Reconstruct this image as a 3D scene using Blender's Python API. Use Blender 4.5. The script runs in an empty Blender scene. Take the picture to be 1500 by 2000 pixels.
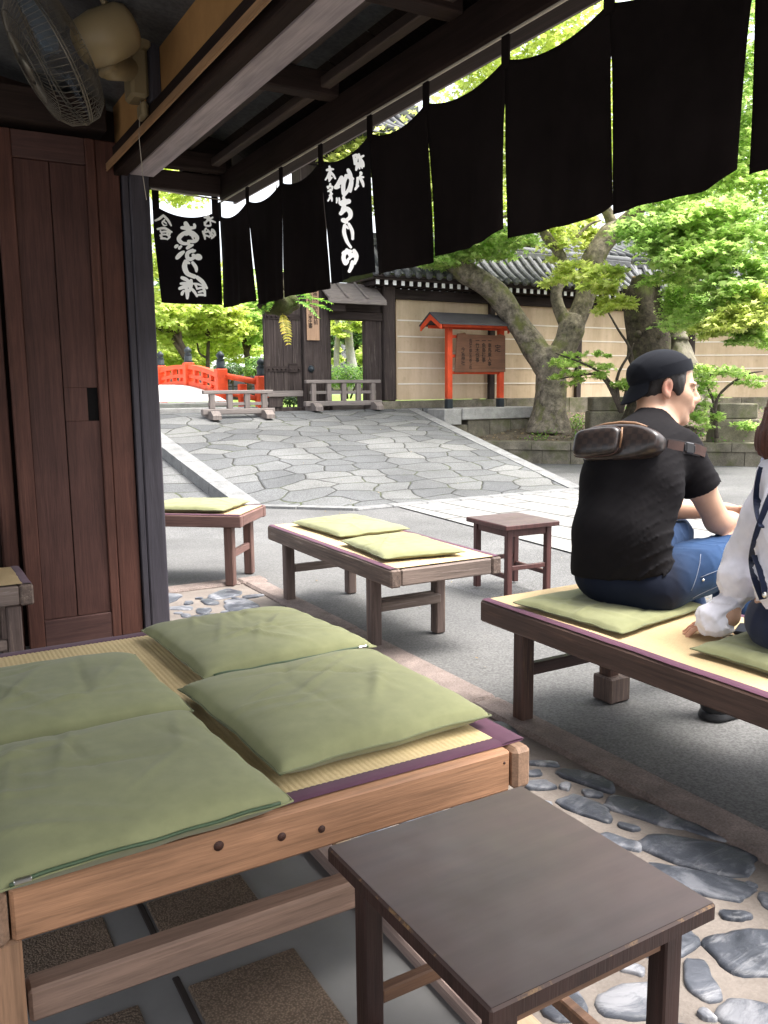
import bpy, bmesh, math, random
import numpy as np
from math import radians, sin, cos, pi
from mathutils import Matrix, Vector, noise as mnoise
S = bpy.context.scene
C = S.collection
random.seed(7); RNG = np.random.default_rng(7)

# ------------------------------------------------------------------ camera
F = 1645.0; YAW = radians(30.0); PIT = radians(8.2); ROL = radians(-0.6); CH = 1.2
_fw = Vector((sin(YAW)*cos(PIT), cos(YAW)*cos(PIT), -sin(PIT)))
_r0 = Vector((cos(YAW), -sin(YAW), 0)); _u0 = _r0.cross(_fw)
CR = _r0*cos(ROL)+_u0*sin(ROL); CU = -_r0*sin(ROL)+_u0*cos(ROL)
cam = bpy.data.cameras.new('camera'); camo = bpy.data.objects.new('camera', cam); C.objects.link(camo)
cam.sensor_fit = 'HORIZONTAL'; cam.sensor_width = 36.0; cam.lens = 36.0*F/1500.0
cam.clip_start = 0.05; cam.clip_end = 2000
camo.matrix_world = Matrix(((CR.x, CU.x, -_fw.x, 0), (CR.y, CU.y, -_fw.y, 0), (CR.z, CU.z, -_fw.z, CH), (0, 0, 0, 1)))
S.camera = camo
S.render.resolution_x = 768; S.render.resolution_y = 1024

# ------------------------------------------------------------------ light
SUN_AZ = (0.80, -0.60); SUN_EL = radians(66)
w = bpy.data.worlds.new('World'); S.world = w; w.use_nodes = True
nt = w.node_tree; sky = nt.nodes.new('ShaderNodeTexSky'); sky.sky_type = 'NISHITA'; sky.sun_disc = False
sky.sun_elevation = SUN_EL; sky.sun_rotation = math.atan2(SUN_AZ[0], SUN_AZ[1]); sky.air_density = 1.0; sky.dust_density = 6.0; sky.ozone_density = 1.0
# thin high overcast: the blue of the clear sky model is mostly washed out
hs = nt.nodes.new('ShaderNodeHueSaturation'); hs.inputs['Saturation'].default_value = 0.30; nt.links.new(sky.outputs[0], hs.inputs['Color']); nt.links.new(hs.outputs[0], nt.nodes['Background'].inputs[0]); nt.nodes['Background'].inputs[1].default_value = 0.15
sl = bpy.data.lights.new('sun', 'SUN'); sl.energy = 1.1; sl.angle = radians(24); sl.color = (1, 0.97, 0.92)
slo = bpy.data.objects.new('sun', sl); C.objects.link(slo)
_sd = Vector((SUN_AZ[0]*cos(SUN_EL), SUN_AZ[1]*cos(SUN_EL), sin(SUN_EL)))
slo.rotation_euler = _sd.to_track_quat('Z', 'Y').to_euler()
S.view_settings.view_transform = 'Standard'; S.view_settings.look = 'None'
S.view_settings.exposure = 2.1; S.view_settings.gamma = 1.0
S.cycles.max_bounces = 8; S.cycles.diffuse_bounces = 5; S.cycles.transparent_max_bounces = 8
S.cycles.use_denoising = True

# ------------------------------------------------------------------ helpers
def ray(px, py): return CR*((px-750)/F)+CU*((1000-py)/F)+_fw
def atx(px, py, x): d = ray(px, py); return Vector((0, 0, CH))+d*(x/d.x)
def aty(px, py, y): d = ray(px, py); return Vector((0, 0, CH))+d*(y/d.y)
def atz(px, py, z): d = ray(px, py); return Vector((0, 0, CH))+d*((z-CH)/d.z)
def dep(px, py, D): return Vector((0, 0, CH))+ray(px, py)*D

class MB:
    def __init__(s): s.v = []; s.f = []; s.m = []; s.sm = []
    def add(s, vs, fs, mi=0, M=None, smooth=False):
        o = len(s.v)
        s.v += [tuple(M @ Vector(p)) for p in vs] if M is not None else [tuple(p) for p in vs]
        for k, f in enumerate(fs):
            s.f.append([i+o for i in f]); s.m.append(mi[k] if isinstance(mi, (list, tuple)) else mi); s.sm.append(smooth)
        return s
    def box(s, x0, x1, y0, y1, z0, z1, c=0.004, mi=0, emi=None, M=None):
        c = min(c, (x1-x0)/3, (y1-y0)/3, (z1-z0)/3)
        vs = []; X = (x0, x1); Y = (y0, y1); Z = (z0, z1); idx = {}
        for i in (0, 1):
            for j in (0, 1):
                for k in (0, 1):
                    sx, sy, sz = (1-2*i)*c, (1-2*j)*c, (1-2*k)*c
                    for a in range(3):
                        idx[(i, j, k, a)] = len(vs)
                        vs.append((X[i]+(0 if a == 0 else sx), Y[j]+(0 if a == 1 else sy), Z[k]+(0 if a == 2 else sz)))
        fs = []; ms = []; e = mi if emi is None else emi
        def q(l, m):
            fs.append(l); ms.append(m)
        for i in (0, 1):
            l = [idx[(i, j, k, 0)] for j, k in ((0, 0), (1, 0), (1, 1), (0, 1))]; q(l if i else l[::-1], mi)
            l = [idx[(j, i, k, 1)] for j, k in ((0, 0), (0, 1), (1, 1), (1, 0))]; q(l if i else l[::-1], mi)
            l = [idx[(j, k, i, 2)] for j, k in ((0, 0), (1, 0), (1, 1), (0, 1))]; q(l if i else l[::-1], mi)
        for a in (0, 1):
            for b in (0, 1):
                fl = (a+b) % 2 == 0
                l = [idx[(a, b, 0, 0)], idx[(a, b, 0, 1)], idx[(a, b, 1, 1)], idx[(a, b, 1, 0)]]; q(l if fl else l[::-1], e)
                l = [idx[(a, 0, b, 0)], idx[(a, 0, b, 2)], idx[(a, 1, b, 2)], idx[(a, 1, b, 0)]]; q(l if fl is False else l[::-1], e)
                l = [idx[(0, a, b, 1)], idx[(0, a, b, 2)], idx[(1, a, b, 2)], idx[(1, a, b, 1)]]; q(l if fl else l[::-1], e)
        for i in (0, 1):
            for j in (0, 1):
                for k in (0, 1):
                    l = [idx[(i, j, k, 0)], idx[(i, j, k, 1)], idx[(i, j, k, 2)]]; q(l if (i+j+k) % 2 else l[::-1], e)
        return s.add(vs, fs, ms, M)
    def tube(s, pts, rad, n=8, mi=0, cap=True, smooth=True, jit=0, M=None):
        pts = [Vector(p) for p in pts]
        if not hasattr(rad, '__len__'): rad = [rad]*len(pts)
        vs = []; up = Vector((0.03, 0.05, 1)); t0 = (pts[1]-pts[0]).normalized()
        if abs(t0.dot(up.normalized())) > 0.9: up = Vector((1, 0.1, 0))
        a = t0.cross(up).normalized()
        for i, p in enumerate(pts):
            t = (pts[min(i+1, len(pts)-1)]-pts[max(i-1, 0)]).normalized()
            a = (a-t*a.dot(t)).normalized(); b = t.cross(a)
            for k in range(n):
                th = 2*pi*k/n; rr = rad[i]
                if jit: rr *= 1+jit*mnoise.noise(Vector((p.x*1.7+cos(th)*1.3, p.y*1.7+sin(th)*1.3, p.z*1.7)))
                vs.append(p+(a*cos(th)+b*sin(th))*rr)
        fs = [[i*n+k, i*n+(k+1) % n, (i+1)*n+(k+1) % n, (i+1)*n+k] for i in range(len(pts)-1) for k in range(n)]
        if cap: fs += [list(range(n))[::-1], [(len(pts)-1)*n+k for k in range(n)]]
        return s.add(vs, fs, mi, M, smooth)
    def lathe(s, prof, cen=(0, 0, 0), n=16, mi=0, smooth=True, M=None):
        vs = []; 
        for r, z in prof:
            for k in range(n): vs.append((cen[0]+r*cos(2*pi*k/n), cen[1]+r*sin(2*pi*k/n), cen[2]+z))
        fs = [[i*n+k, i*n+(k+1) % n, (i+1)*n+(k+1) % n, (i+1)*n+k] for i in range(len(prof)-1) for k in range(n)]
        fs += [list(range(n))[::-1], [(len(prof)-1)*n+k for k in range(n)]]
        return s.add(vs, fs, mi, M, smooth)
    def prism(s, poly, z0, z1, mi=0, M=None, smooth=False):
        n = len(poly); vs = [(p[0], p[1], z0) for p in poly]+[(p[0], p[1], z1) for p in poly]
        fs = [list(range(n))[::-1], list(range(n, 2*n))]+[[k, (k+1) % n, n+(k+1) % n, n+k] for k in range(n)]
        return s.add(vs, fs, mi, M, smooth)
    def grid(s, fn, nu, nv, mi=0, smooth=True, flip=False):
        vs = [fn(i/nu, j/nv) for j in range(nv+1) for i in range(nu+1)]
        fs = []
        for j in range(nv):
            for i in range(nu):
                a = j*(nu+1)+i; l = [a, a+1, a+nu+2, a+nu+1]; fs.append(l[::-1] if flip else l)
        return s.add(vs, fs, mi, None, smooth)
    def mesh(s, name):
        me = bpy.data.meshes.new(name); me.from_pydata(s.v, [], s.f); me.update()
        me.polygons.foreach_set('material_index', s.m); me.polygons.foreach_set('use_smooth', s.sm)
        return me
    def build(s, name, mats, parent=None, loc=None, rz=None, label=None):
        return obj(name, s.mesh(name), mats, parent, loc, rz, label)

def obj(name, me, mats, parent=None, loc=None, rz=None, label=None):
    for m in (mats if isinstance(mats, (list, tuple)) else [mats]): me.materials.append(m)
    o = bpy.data.objects.new(name, me); C.objects.link(o)
    if parent is not None: o.parent = parent
    if loc is not None: o.location = loc
    if rz is not None: o.rotation_euler = (0, 0, rz)
    if label: o['label'] = label
    return o
def tag(o, label, cat, group=None):
    o['label'] = label; o['category'] = cat
    if group: o['group'] = group
    return o
def thing(name, label, cat, loc=(0, 0, 0), rz=0, group=None):
    o = bpy.data.objects.new(name, None); C.objects.link(o); o.empty_display_size = 0.1
    o.location = loc; o.rotation_euler = (0, 0, rz)
    return tag(o, label, cat, group)
def struct(o): o['kind'] = 'structure'; return o
def np_mesh(name, V, faces_flat, n_per, smooth=False):
    me = bpy.data.meshes.new(name); nf = len(faces_flat)//n_per
    me.vertices.add(len(V)); me.vertices.foreach_set('co', np.asarray(V, dtype=np.float32).ravel())
    me.loops.add(len(faces_flat)); me.loops.foreach_set('vertex_index', np.asarray(faces_flat, dtype=np.int32))
    me.polygons.add(nf); me.polygons.foreach_set('loop_start', np.arange(0, nf*n_per, n_per, dtype=np.int32))
    me.polygons.foreach_set('loop_total', np.full(nf, n_per, dtype=np.int32))
    if smooth: me.polygons.foreach_set('use_smooth', np.ones(nf, dtype=bool))
    me.update(calc_edges=True); me.validate(); return me

# ------------------------------------------------------------------ materials
class N:
    def __init__(s, name):
        s.m = bpy.data.materials.new(name); s.m.use_nodes = True; s.t = s.m.node_tree; s.b = s.t.nodes['Principled BSDF']
        s.co = s.n('TexCoord')
    def n(s, ty, **kw):
        x = s.t.nodes.new('ShaderNode'+ty)
        for k, v in kw.items():
            if k[0] == '_': x.inputs[int(k[1:])].default_value = v
            else: setattr(x, k, v)
        return x
    def l(s, a, b): s.t.links.new(a, b)
    def mapped(s, scale, src='Object', rot=(0, 0, 0)):
        mp = s.n('Mapping'); s.l(s.co.outputs[src], mp.inputs[0]); mp.inputs['Scale'].default_value = scale; mp.inputs['Rotation'].default_value = rot; return mp.outputs[0]
    def noise(s, scale=5, detail=4, vec=None, rough=0.6, dist=0.0):
        x = s.n('TexNoise'); x.inputs['Scale'].default_value = scale; x.inputs['Detail'].default_value = detail; x.inputs['Roughness'].default_value = rough; x.inputs['Distortion'].default_value = dist
        s.l(vec if vec is not None else s.co.outputs['Object'], x.inputs['Vector']); return x.outputs['Fac']
    def ramp(s, fac, stops):
        r = s.n('ValToRGB'); e = r.color_ramp.elements
        while len(e) < len(stops): e.new(0.5)
        for q, (p, c) in zip(e, stops): q.position = p; q.color = (*c, 1) if len(c) == 3 else c
        s.l(fac, r.inputs[0]); return r.outputs[0]
    def mix(s, a, b, fac, mode='MIX'):
        x = s.n('Mix', data_type='RGBA', blend_type=mode)
        for v, k in ((fac, 0), (a, 6), (b, 7)):
            if hasattr(v, 'is_linked'): s.l(v, x.inputs[k])
            else: x.inputs[k].default_value = v if k == 0 else (*v, 1)
        return x.outputs[2]
    def math(s, op, a, b=0.0):
        x = s.n('Math', operation=op)
        for v, k in ((a, 0), (b, 1)):
            if hasattr(v, 'is_linked'): s.l(v, x.inputs[k])
            else: x.inputs[k].default_value = v
        return x.outputs[0]
    def bump(s, h, strength=0.3, dist=0.01, prev=None):
        x = s.n('Bump'); x.inputs['Strength'].default_value = strength; x.inputs['Distance'].default_value = dist; s.l(h, x.inputs['Height'])
        if prev is not None: s.l(prev, x.inputs['Normal'])
        return x.outputs[0]
    def out(s, col=None, rough=0.7, nrm=None, spec=None):
        if col is not None:
            if hasattr(col, 'is_linked'): s.l(col, s.b.inputs['Base Color'])
            else: s.b.inputs['Base Color'].default_value = (*col, 1)
        if hasattr(rough, 'is_linked'): s.l(rough, s.b.inputs['Roughness'])
        else: s.b.inputs['Roughness'].default_value = rough
        if nrm is not None: s.l(nrm, s.b.inputs['Normal'])
        if spec is not None: s.b.inputs['Specular IOR Level'].default_value = spec
        return s.m
def sc(c, k): return tuple(min(1, x*k) for x in c)

def wood(name, c, axis='X', rough=0.6, var=0.45, fine=1.0, bump=0.25, worn=None, spec=0.35, dirt=0.0):
    n = N(name); st = {'X': (1.0, 22, 22), 'Y': (22, 1.0, 22), 'Z': (22, 22, 1.0)}[axis]
    v = n.mapped(tuple(a*fine for a in st))
    g1 = n.noise(1.6, 5, v, 0.6, 1.2); g2 = n.noise(9.0, 3, v, 0.7)
    g3 = n.noise(2.2, 3)
    col = n.ramp(g1, [(0.28, sc(c, 1-var)), (0.5, c), (0.72, sc(c, 1+var*0.8))])
    col = n.mix(col, n.ramp(g2, [(0.35, (0.55, 0.55, 0.55)), (0.6, (1, 1, 1))]), 0.5, 'MULTIPLY')
    col = n.mix(col, n.ramp(g3, [(0.3, (0.65, 0.65, 0.68)), (0.7, (1.15, 1.12, 1.1))]), 0.7, 'MULTIPLY')
    if worn: col = n.mix(col, worn, n.ramp(n.noise(3.0, 6, v, 0.75), [(0.56, (0, 0, 0)), (0.72, (1, 1, 1))]))
    h = n.math('ADD', g2, g1)
    return n.out(col, n.math('ADD', n.math('MULTIPLY', g2, 0.25), rough-0.12), n.bump(h, bump, 0.004), spec)
def plain(name, c, rough=0.7, var=0.12, scale=6, bump=0.1, spec=0.3, metal=0.0):
    n = N(name); g = n.noise(scale, 5)
    n.b.inputs['Metallic'].default_value = metal
    return n.out(n.ramp(g, [(0.3, sc(c, 1-var)), (0.7, sc(c, 1+var))]), rough, n.bump(n.noise(scale*12, 3), bump, 0.003) if bump else None, spec)
def stone(name, c, scale=8, var=0.35, rough=0.85, bump=0.5, speck=120, moss=None):
    n = N(name); g = n.noise(scale, 8, None, 0.65); k = n.noise(speck, 2)
    col = n.ramp(g, [(0.3, sc(c, 1-var)), (0.55, c), (0.75, sc(c, 1+var))])
    col = n.mix(col, n.ramp(k, [(0.35, (0.6, 0.6, 0.6)), (0.62, (1.25, 1.25, 1.25))]), 0.55, 'MULTIPLY')
    if moss: col = n.mix(col, moss, n.ramp(n.noise(3.3, 6), [(0.52, (0, 0, 0)), (0.68, (0.85, 0.85, 0.85))]))
    return n.out(col, rough, n.bump(n.math('ADD', g, n.math('MULTIPLY', k, 0.3)), bump, 0.012), 0.3)
def cloth(name, c, var=0.18, weave=900, bump=0.15, soft=2.5, rough=0.9, sheen=0.12, spec=0.15):
    n = N(name); g = n.noise(soft, 4); g2 = n.noise(26, 3)
    col = n.ramp(g, [(0.3, sc(c, 1-var)), (0.7, sc(c, 1+var))])
    col = n.mix(col, n.ramp(g2, [(0.3, (0.85, 0.85, 0.85)), (0.7, (1.08, 1.08, 1.08))]), 0.6, 'MULTIPLY')
    v = n.mapped((weave, weave*0.4, weave)); k = n.noise(1.0, 2, v)
    n.b.inputs['Sheen Weight'].default_value = sheen
    return n.out(col, rough, n.bump(k, bump, 0.001), spec)

M = {}
M['door'] = wood('dark_door_wood', (0.096, 0.046, 0.037), 'Z', 0.55, 0.28, spec=0.2)
M['door_frame'] = wood('door_frame_wood', (0.110, 0.048, 0.035), 'Z', 0.55, 0.35, spec=0.2)
M['door_rail'] = wood('door_rail_wood', (0.098, 0.048, 0.040), 'X', 0.5, 0.3)
M['post'] = wood('blackened_post_wood', (0.062, 0.055, 0.066), 'Z', 0.6, 0.3)
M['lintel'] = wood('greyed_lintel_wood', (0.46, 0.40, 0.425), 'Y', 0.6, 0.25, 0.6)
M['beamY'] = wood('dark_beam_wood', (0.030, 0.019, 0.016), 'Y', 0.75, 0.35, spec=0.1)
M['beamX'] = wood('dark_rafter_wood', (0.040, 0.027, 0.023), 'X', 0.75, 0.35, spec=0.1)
M['batten'] = wood('brown_batten_wood', (0.075, 0.053, 0.044), 'Y', 0.65, 0.3)
M['eave'] = wood('eave_board_wood', (0.050, 0.036, 0.032), 'X', 0.8, 0.3, spec=0.1)
M['fascia'] = wood('greyed_fascia_wood', (0.17, 0.14, 0.145), 'Y', 0.7, 0.25)
M['trim'] = wood('pale_trim_wood', (0.42, 0.24, 0.12), 'Y', 0.5, 0.25)
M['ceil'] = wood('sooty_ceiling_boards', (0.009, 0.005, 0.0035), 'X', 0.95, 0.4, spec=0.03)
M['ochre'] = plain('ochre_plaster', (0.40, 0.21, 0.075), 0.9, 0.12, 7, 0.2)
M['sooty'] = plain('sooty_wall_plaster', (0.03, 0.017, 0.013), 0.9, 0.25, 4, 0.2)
M['pine'] = wood('fresh_pine', (0.37, 0.195, 0.105), 'X', 0.65, 0.34)
M['pineY'] = wood('fresh_pine_end', (0.29, 0.18, 0.115), 'Y', 0.65, 0.3)
M['pineZ'] = wood('pine_leg', (0.33, 0.19, 0.11), 'Z', 0.6, 0.3)
M['rail'] = wood('grey_pine_rail', (0.26, 0.17, 0.125), 'X', 0.7, 0.3)
M['oldY'] = wood('weathered_bench_board', (0.150, 0.108, 0.086), 'Y', 0.7, 0.45, 1, 0.4, (0.33, 0.26, 0.21))
M['oldX'] = wood('weathered_bench_end', (0.19, 0.145, 0.12), 'X', 0.7, 0.4, 1, 0.4, (0.33, 0.26, 0.23))
M['oldZ'] = wood('weathered_bench_leg', (0.12, 0.085, 0.072), 'Z', 0.7, 0.45, 1, 0.4, (0.26, 0.19, 0.15))
M['redY'] = wood('stained_bench_board', (0.085, 0.052, 0.040), 'Y', 0.5, 0.4, 1, 0.3, (0.16, 0.09, 0.06))
M['redX'] = wood('stained_bench_rail', (0.062, 0.034, 0.030), 'X', 0.55, 0.4, 1, 0.3)
M['redZ'] = wood('stained_bench_leg', (0.075, 0.040, 0.030), 'Z', 0.55, 0.45, 1, 0.3, (0.18, 0.11, 0.06))
M['stool'] = wood('dark_stool_wood', (0.040, 0.020, 0.016), 'Z', 0.45, 0.35)
M['stoolb'] = wood('brown_stool_apron', (0.17, 0.09, 0.052), 'X', 0.45, 0.35)
M['stoolred'] = wood('reddish_stool_wood', (0.085, 0.034, 0.030), 'Z', 0.5, 0.35)
def lacquer(name, c, edge=(0.45, 0.25, 0.09)):
    n = N(name); g = n.noise(3, 6, n.mapped((1, 8, 1))); k = n.noise(14, 5)
    col = n.ramp(g, [(0.3, sc(c, 0.8)), (0.7, sc(c, 1.2))])
    col = n.mix(col, sc(c, 2.4), n.ramp(n.noise(3, 4, n.mapped((60, 4, 1), rot=(0, 0, 0.9)), 0.8), [(0.70, (0, 0, 0)), (0.76, (0.5, 0.5, 0.5))]))
    return n.out(col, n.ramp(k, [(0.3, (0.30, 0.30, 0.30)), (0.7, (0.42, 0.42, 0.42))]), n.bump(g, 0.08, 0.002), 0.5)
M['stooltop'] = lacquer('lacquered_stool_top', (0.072, 0.045, 0.040))
n = N('worn_edge_wood'); M['worn'] = n.out(n.mix((0.060, 0.034, 0.027), (0.30, 0.17, 0.065), n.ramp(n.noise(16, 6, None, 0.75), [(0.54, (0, 0, 0)), (0.68, (1, 1, 1))])), 0.5, None, 0.3)
def tatami(name, c, rib, axis):
    n = N(name); g = n.noise(4, 4); k = n.noise(1.0, 3, n.mapped((1500, 90, 300) if axis == 'X' else (90, 1500, 300)))
    col = n.ramp(g, [(0.3, sc(c, 0.84)), (0.7, sc(c, 1.12))]); col = n.mix(col, n.ramp(k, [(0.3, (0.74, 0.70, 0.62)), (0.7, (1.1, 1.1, 1.1))]), 0.8, 'MULTIPLY')
    return n.out(col, 0.65, n.bump(k, 0.3, 0.001), 0.3)
M['tatami'] = tatami('tatami_rush', (0.60, 0.47, 0.26), 1, 'X')
M['goza'] = tatami('smooth_rush_matting', (0.52, 0.39, 0.22), 1, 'Y')
M['binding'] = cloth('purple_mat_binding', (0.085, 0.032, 0.055), 0.12, 900, 0.1)
M['cushion'] = cloth('sage_green_cotton', (0.215, 0.220, 0.112), 0.13, 700, 0.25)
M['cushionseam'] = cloth('green_seam_tape', (0.15, 0.16, 0.085), 0.1, 700, 0.2)
M['zip'] = plain('green_zip', (0.06, 0.095, 0.05), 0.5, 0.1, 20, 0)
M['metal'] = plain('bright_metal', (0.7, 0.7, 0.66), 0.3, 0.05, 20, 0, 0.5, 1.0)
M['noren'] = cloth('black_noren_cotton', (0.0115, 0.0085, 0.0080), 0.35, 600, 0.25, 2.5, 0.95, 0.0, 0.04)
M['ink_white'] = cloth('white_resist_dye', (0.80, 0.77, 0.74), 0.05, 600, 0.05)
M['cord'] = plain('pale_cord', (0.45, 0.40, 0.33), 0.7, 0.1, 20, 0)
M['verm'] = plain('vermilion_paint', (0.66, 0.078, 0.026), 0.6, 0.24, 5, 0.1)
M['blackpaint'] = plain('black_metal_cap', (0.022, 0.03, 0.036), 0.5, 0.2, 6, 0.1)
M['creamwall'] = None
n = N('cream_earthen_wall'); g = n.noise(1.6, 6); k = n.noise(9, 6)
c0 = n.ramp(g, [(0.3, (0.54, 0.42, 0.285)), (0.7, (0.67, 0.535, 0.385))]); c0 = n.mix(c0, (0.40, 0.30, 0.20), n.ramp(k, [(0.56, (0, 0, 0)), (0.80, (0.55, 0.55, 0.55))]))
st_ = n.noise(1.0, 6, n.mapped((2.6, 2.6, 0.35)), 0.7); c0 = n.mix(c0, n.ramp(st_, [(0.35, (0.78, 0.74, 0.68)), (0.6, (1.04, 1.03, 1.02))]), 0.8, 'MULTIPLY')
M['creamwall'] = n.out(c0, 0.9, n.bump(k, 0.15, 0.01), 0.15)
M['whiteline'] = plain('white_plaster_line', (0.82, 0.76, 0.66), 0.8, 0.06, 8, 0.1)
M['tile'] = stone('smoked_roof_tile', (0.105, 0.107, 0.112), 5, 0.45, 0.55, 0.25, 60)
M['white'] = plain('white_paint', (0.80, 0.80, 0.78), 0.7, 0.05, 10, 0.05)
M['gate'] = wood('weathered_gate_wood', (0.062, 0.049, 0.045), 'Z', 0.85, 0.45, 0.5, 0.5, (0.15, 0.125, 0.11), 0.1)
M['gateX'] = wood('weathered_gate_beam', (0.045, 0.035, 0.032), 'X', 0.85, 0.4, 0.5, 0.5, None, 0.1)
M['fenceg'] = wood('silvered_barrier_wood', (0.21, 0.178, 0.16), 'Z', 0.85, 0.35, 1, 0.5)
M['fencex'] = wood('silvered_barrier_rail', (0.23, 0.20, 0.182), 'X', 0.85, 0.35, 1, 0.5)
M['plank'] = wood('pale_name_plank', (0.46, 0.29, 0.18), 'Z', 0.7, 0.2, 0.6, 0.2)
M['boardwood'] = wood('brown_notice_board', (0.20, 0.095, 0.055), 'X', 0.7, 0.25, 0.6, 0.2)
M['ink'] = plain('black_ink', (0.02, 0.014, 0.012), 0.8, 0.1, 20, 0)
M['granite'] = stone('grey_granite', (0.36, 0.35, 0.33), 6, 0.3, 0.85, 0.4, 160)
M['granite_old'] = stone('mossy_granite', (0.185, 0.165, 0.125), 4, 0.55, 0.9, 0.7, 70, (0.10, 0.105, 0.045))
M['curb'] = stone('pinkish_granite_curb', (0.22, 0.175, 0.155), 9, 0.35, 0.9, 0.8, 140)
M['bark'] = stone('mossy_maple_bark', (0.205, 0.175, 0.135), 9, 0.75, 0.95, 1.0, 28, (0.13, 0.14, 0.035))
M['bark_dark'] = stone('dark_stump_bark', (0.075, 0.060, 0.046), 11, 0.8, 0.95, 1.0, 26, (0.09, 0.10, 0.03))
M['bark_far'] = stone('dark_garden_bark', (0.07, 0.055, 0.045), 6, 0.4, 0.95, 0.6, 40)
M['cutwood'] = wood('cut_branch_wood', (0.36, 0.24, 0.15), 'Z', 0.8, 0.3)
def leafmat(name, c, c2, trans=0.5, rv=0.35):
    n = N(name); gi = n.n('NewGeometry'); f = gi.outputs['Random Per Island']
    col = n.ramp(f, [(0.0, sc(c, 1-rv)), (0.5, c), (1.0, c2)])
    col = n.mix(col, n.ramp(n.noise(0.9, 3), [(0.3, (0.78, 0.86, 0.78)), (0.7, (1.15, 1.1, 1.0))]), 0.9, 'MULTIPLY')
    n.out(col, 0.5, None, 0.3)
    tr = n.n('BsdfTranslucent'); n.l(col, tr.inputs[0]); mx = n.n('MixShader'); mx.inputs[0].default_value = trans
    n.l(n.b.outputs[0], mx.inputs[1]); n.l(tr.outputs[0], mx.inputs[2]); n.l(mx.outputs[0], n.t.nodes['Material Output'].inputs[0])
    return n.m
M['leaf'] = leafmat('maple_leaf_green', (0.46, 0.66, 0.20), (0.70, 0.80, 0.34), 0.74)
M['leaf_lime'] = leafmat('maple_leaf_lime', (0.62, 0.72, 0.20), (0.82, 0.84, 0.36), 0.74)
M['leaf_mid'] = leafmat('shrub_leaf_green', (0.16, 0.32, 0.07), (0.30, 0.44, 0.09))
M['leaf_dark'] = leafmat('dark_bush_leaf', (0.05, 0.115, 0.03), (0.12, 0.20, 0.04), 0.3)
M['fern'] = leafmat('fern_green', (0.16, 0.38, 0.05), (0.34, 0.50, 0.08))
M['fern_y'] = leafmat('yellowing_fern', (0.42, 0.40, 0.06), (0.55, 0.42, 0.08))
M['moss'] = stone('moss_ball', (0.055, 0.045, 0.022), 14, 0.6, 0.95, 1.0, 80, (0.05, 0.075, 0.015))
M['cream_plastic'] = plain('cream_fan_plastic', (0.27, 0.205, 0.11), 0.4, 0.06, 4, 0.03, 0.4)
M['wire'] = plain('fan_wire', (0.17, 0.15, 0.12), 0.35, 0.05, 10, 0, 0.5, 0.6)
n = N('clear_blue_blade'); n.out((0.12, 0.16, 0.2), 0.2); n.b.inputs['Alpha'].default_value = 0.55; M['blade'] = n.m
# ------------------------------------------------------------------ ground, floors
def ramp_y0(x): return 7.65+max(0.0, 4.1-x)*0.85
def ramp_z(y, x=5.0): return 0.88*max(0.0, min(1.0, (y-ramp_y0(x))/(12.6-ramp_y0(x))))
def bed_z(x, y):
    # planted bed behind the retaining wall, rising to the precinct wall
    t = max(0.0, min(1.0, (y-(21.5-1.18*x))/2.6)); return 0.33+0.36*t
n = N('asphalt_ground'); g = n.noise(1.1, 6); k = n.noise(110, 2); k2 = n.noise(38, 4)
c = n.ramp(g, [(0.3, (0.092, 0.091, 0.089)), (0.7, (0.15, 0.148, 0.145))])
c = n.mix(c, n.ramp(k, [(0.34, (0.45, 0.45, 0.45)), (0.66, (1.5, 1.5, 1.5))]), 0.75, 'MULTIPLY')
c = n.mix(c, (0.07, 0.066, 0.06), n.ramp(k2, [(0.66, (0, 0, 0)), (0.74, (0.6, 0.6, 0.6))]))
M['asphalt'] = n.out(c, 0.9, n.bump(n.math('ADD', k, k2), 0.5, 0.006), 0.25)
n = N('concrete_apron'); g = n.noise(0.9, 6); k = n.noise(110, 2); k2 = n.noise(6, 8, None, 0.7)
c = n.ramp(g, [(0.3, (0.092, 0.091, 0.089)), (0.7, (0.145, 0.142, 0.138))])
c = n.mix(c, n.ramp(k, [(0.34, (0.6, 0.6, 0.6)), (0.66, (1.3, 1.3, 1.3))]), 0.75, 'MULTIPLY')
c = n.mix(c, (0.14, 0.13, 0.12), n.ramp(k2, [(0.58, (0, 0, 0)), (0.8, (0.6, 0.6, 0.6))]))
M['concrete'] = n.out(c, 0.85, n.bump(n.math('ADD', k, k2), 0.25, 0.005), 0.25)
n = N('indoor_concrete'); g = n.noise(2.0, 6); k = n.noise(12, 5)
c = n.ramp(g, [(0.3, (0.11, 0.108, 0.105)), (0.7, (0.185, 0.182, 0.178))]); c = n.mix(c, (0.15, 0.14, 0.135), n.ramp(k, [(0.6, (0, 0, 0)), (0.8, (0.5, 0.5, 0.5))]))
M['floor'] = n.out(c, 0.6, n.bump(k, 0.12, 0.005), 0.35)
n = N('brown_pebbled_tile'); v = n.n('TexVoronoi'); v.inputs['Scale'].default_value = 210; n.l(n.co.outputs['Object'], v.inputs[0]); g = n.noise(5, 4)
c = n.ramp(v.outputs['Distance'], [(0.1, (0.20, 0.15, 0.11)), (0.7, (0.085, 0.062, 0.046))]); c = n.mix(c, n.ramp(g, [(0.3, (0.75, 0.75, 0.75)), (0.7, (1.2, 1.15, 1.1))]), 0.8, 'MULTIPLY')
M['browntile'] = n.out(c, 0.85, n.bump(v.outputs['Distance'], 0.7, 0.004), 0.2)
n = N('tan_mortar'); g = n.noise(5, 5); k = n.noise(140, 3)
c = n.ramp(g, [(0.3, (0.155, 0.132, 0.115)), (0.7, (0.24, 0.208, 0.182))]); c = n.mix(c, n.ramp(k, [(0.3, (0.8, 0.8, 0.8)), (0.7, (1.1, 1.1, 1.1))]), 0.7, 'MULTIPLY')
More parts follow.
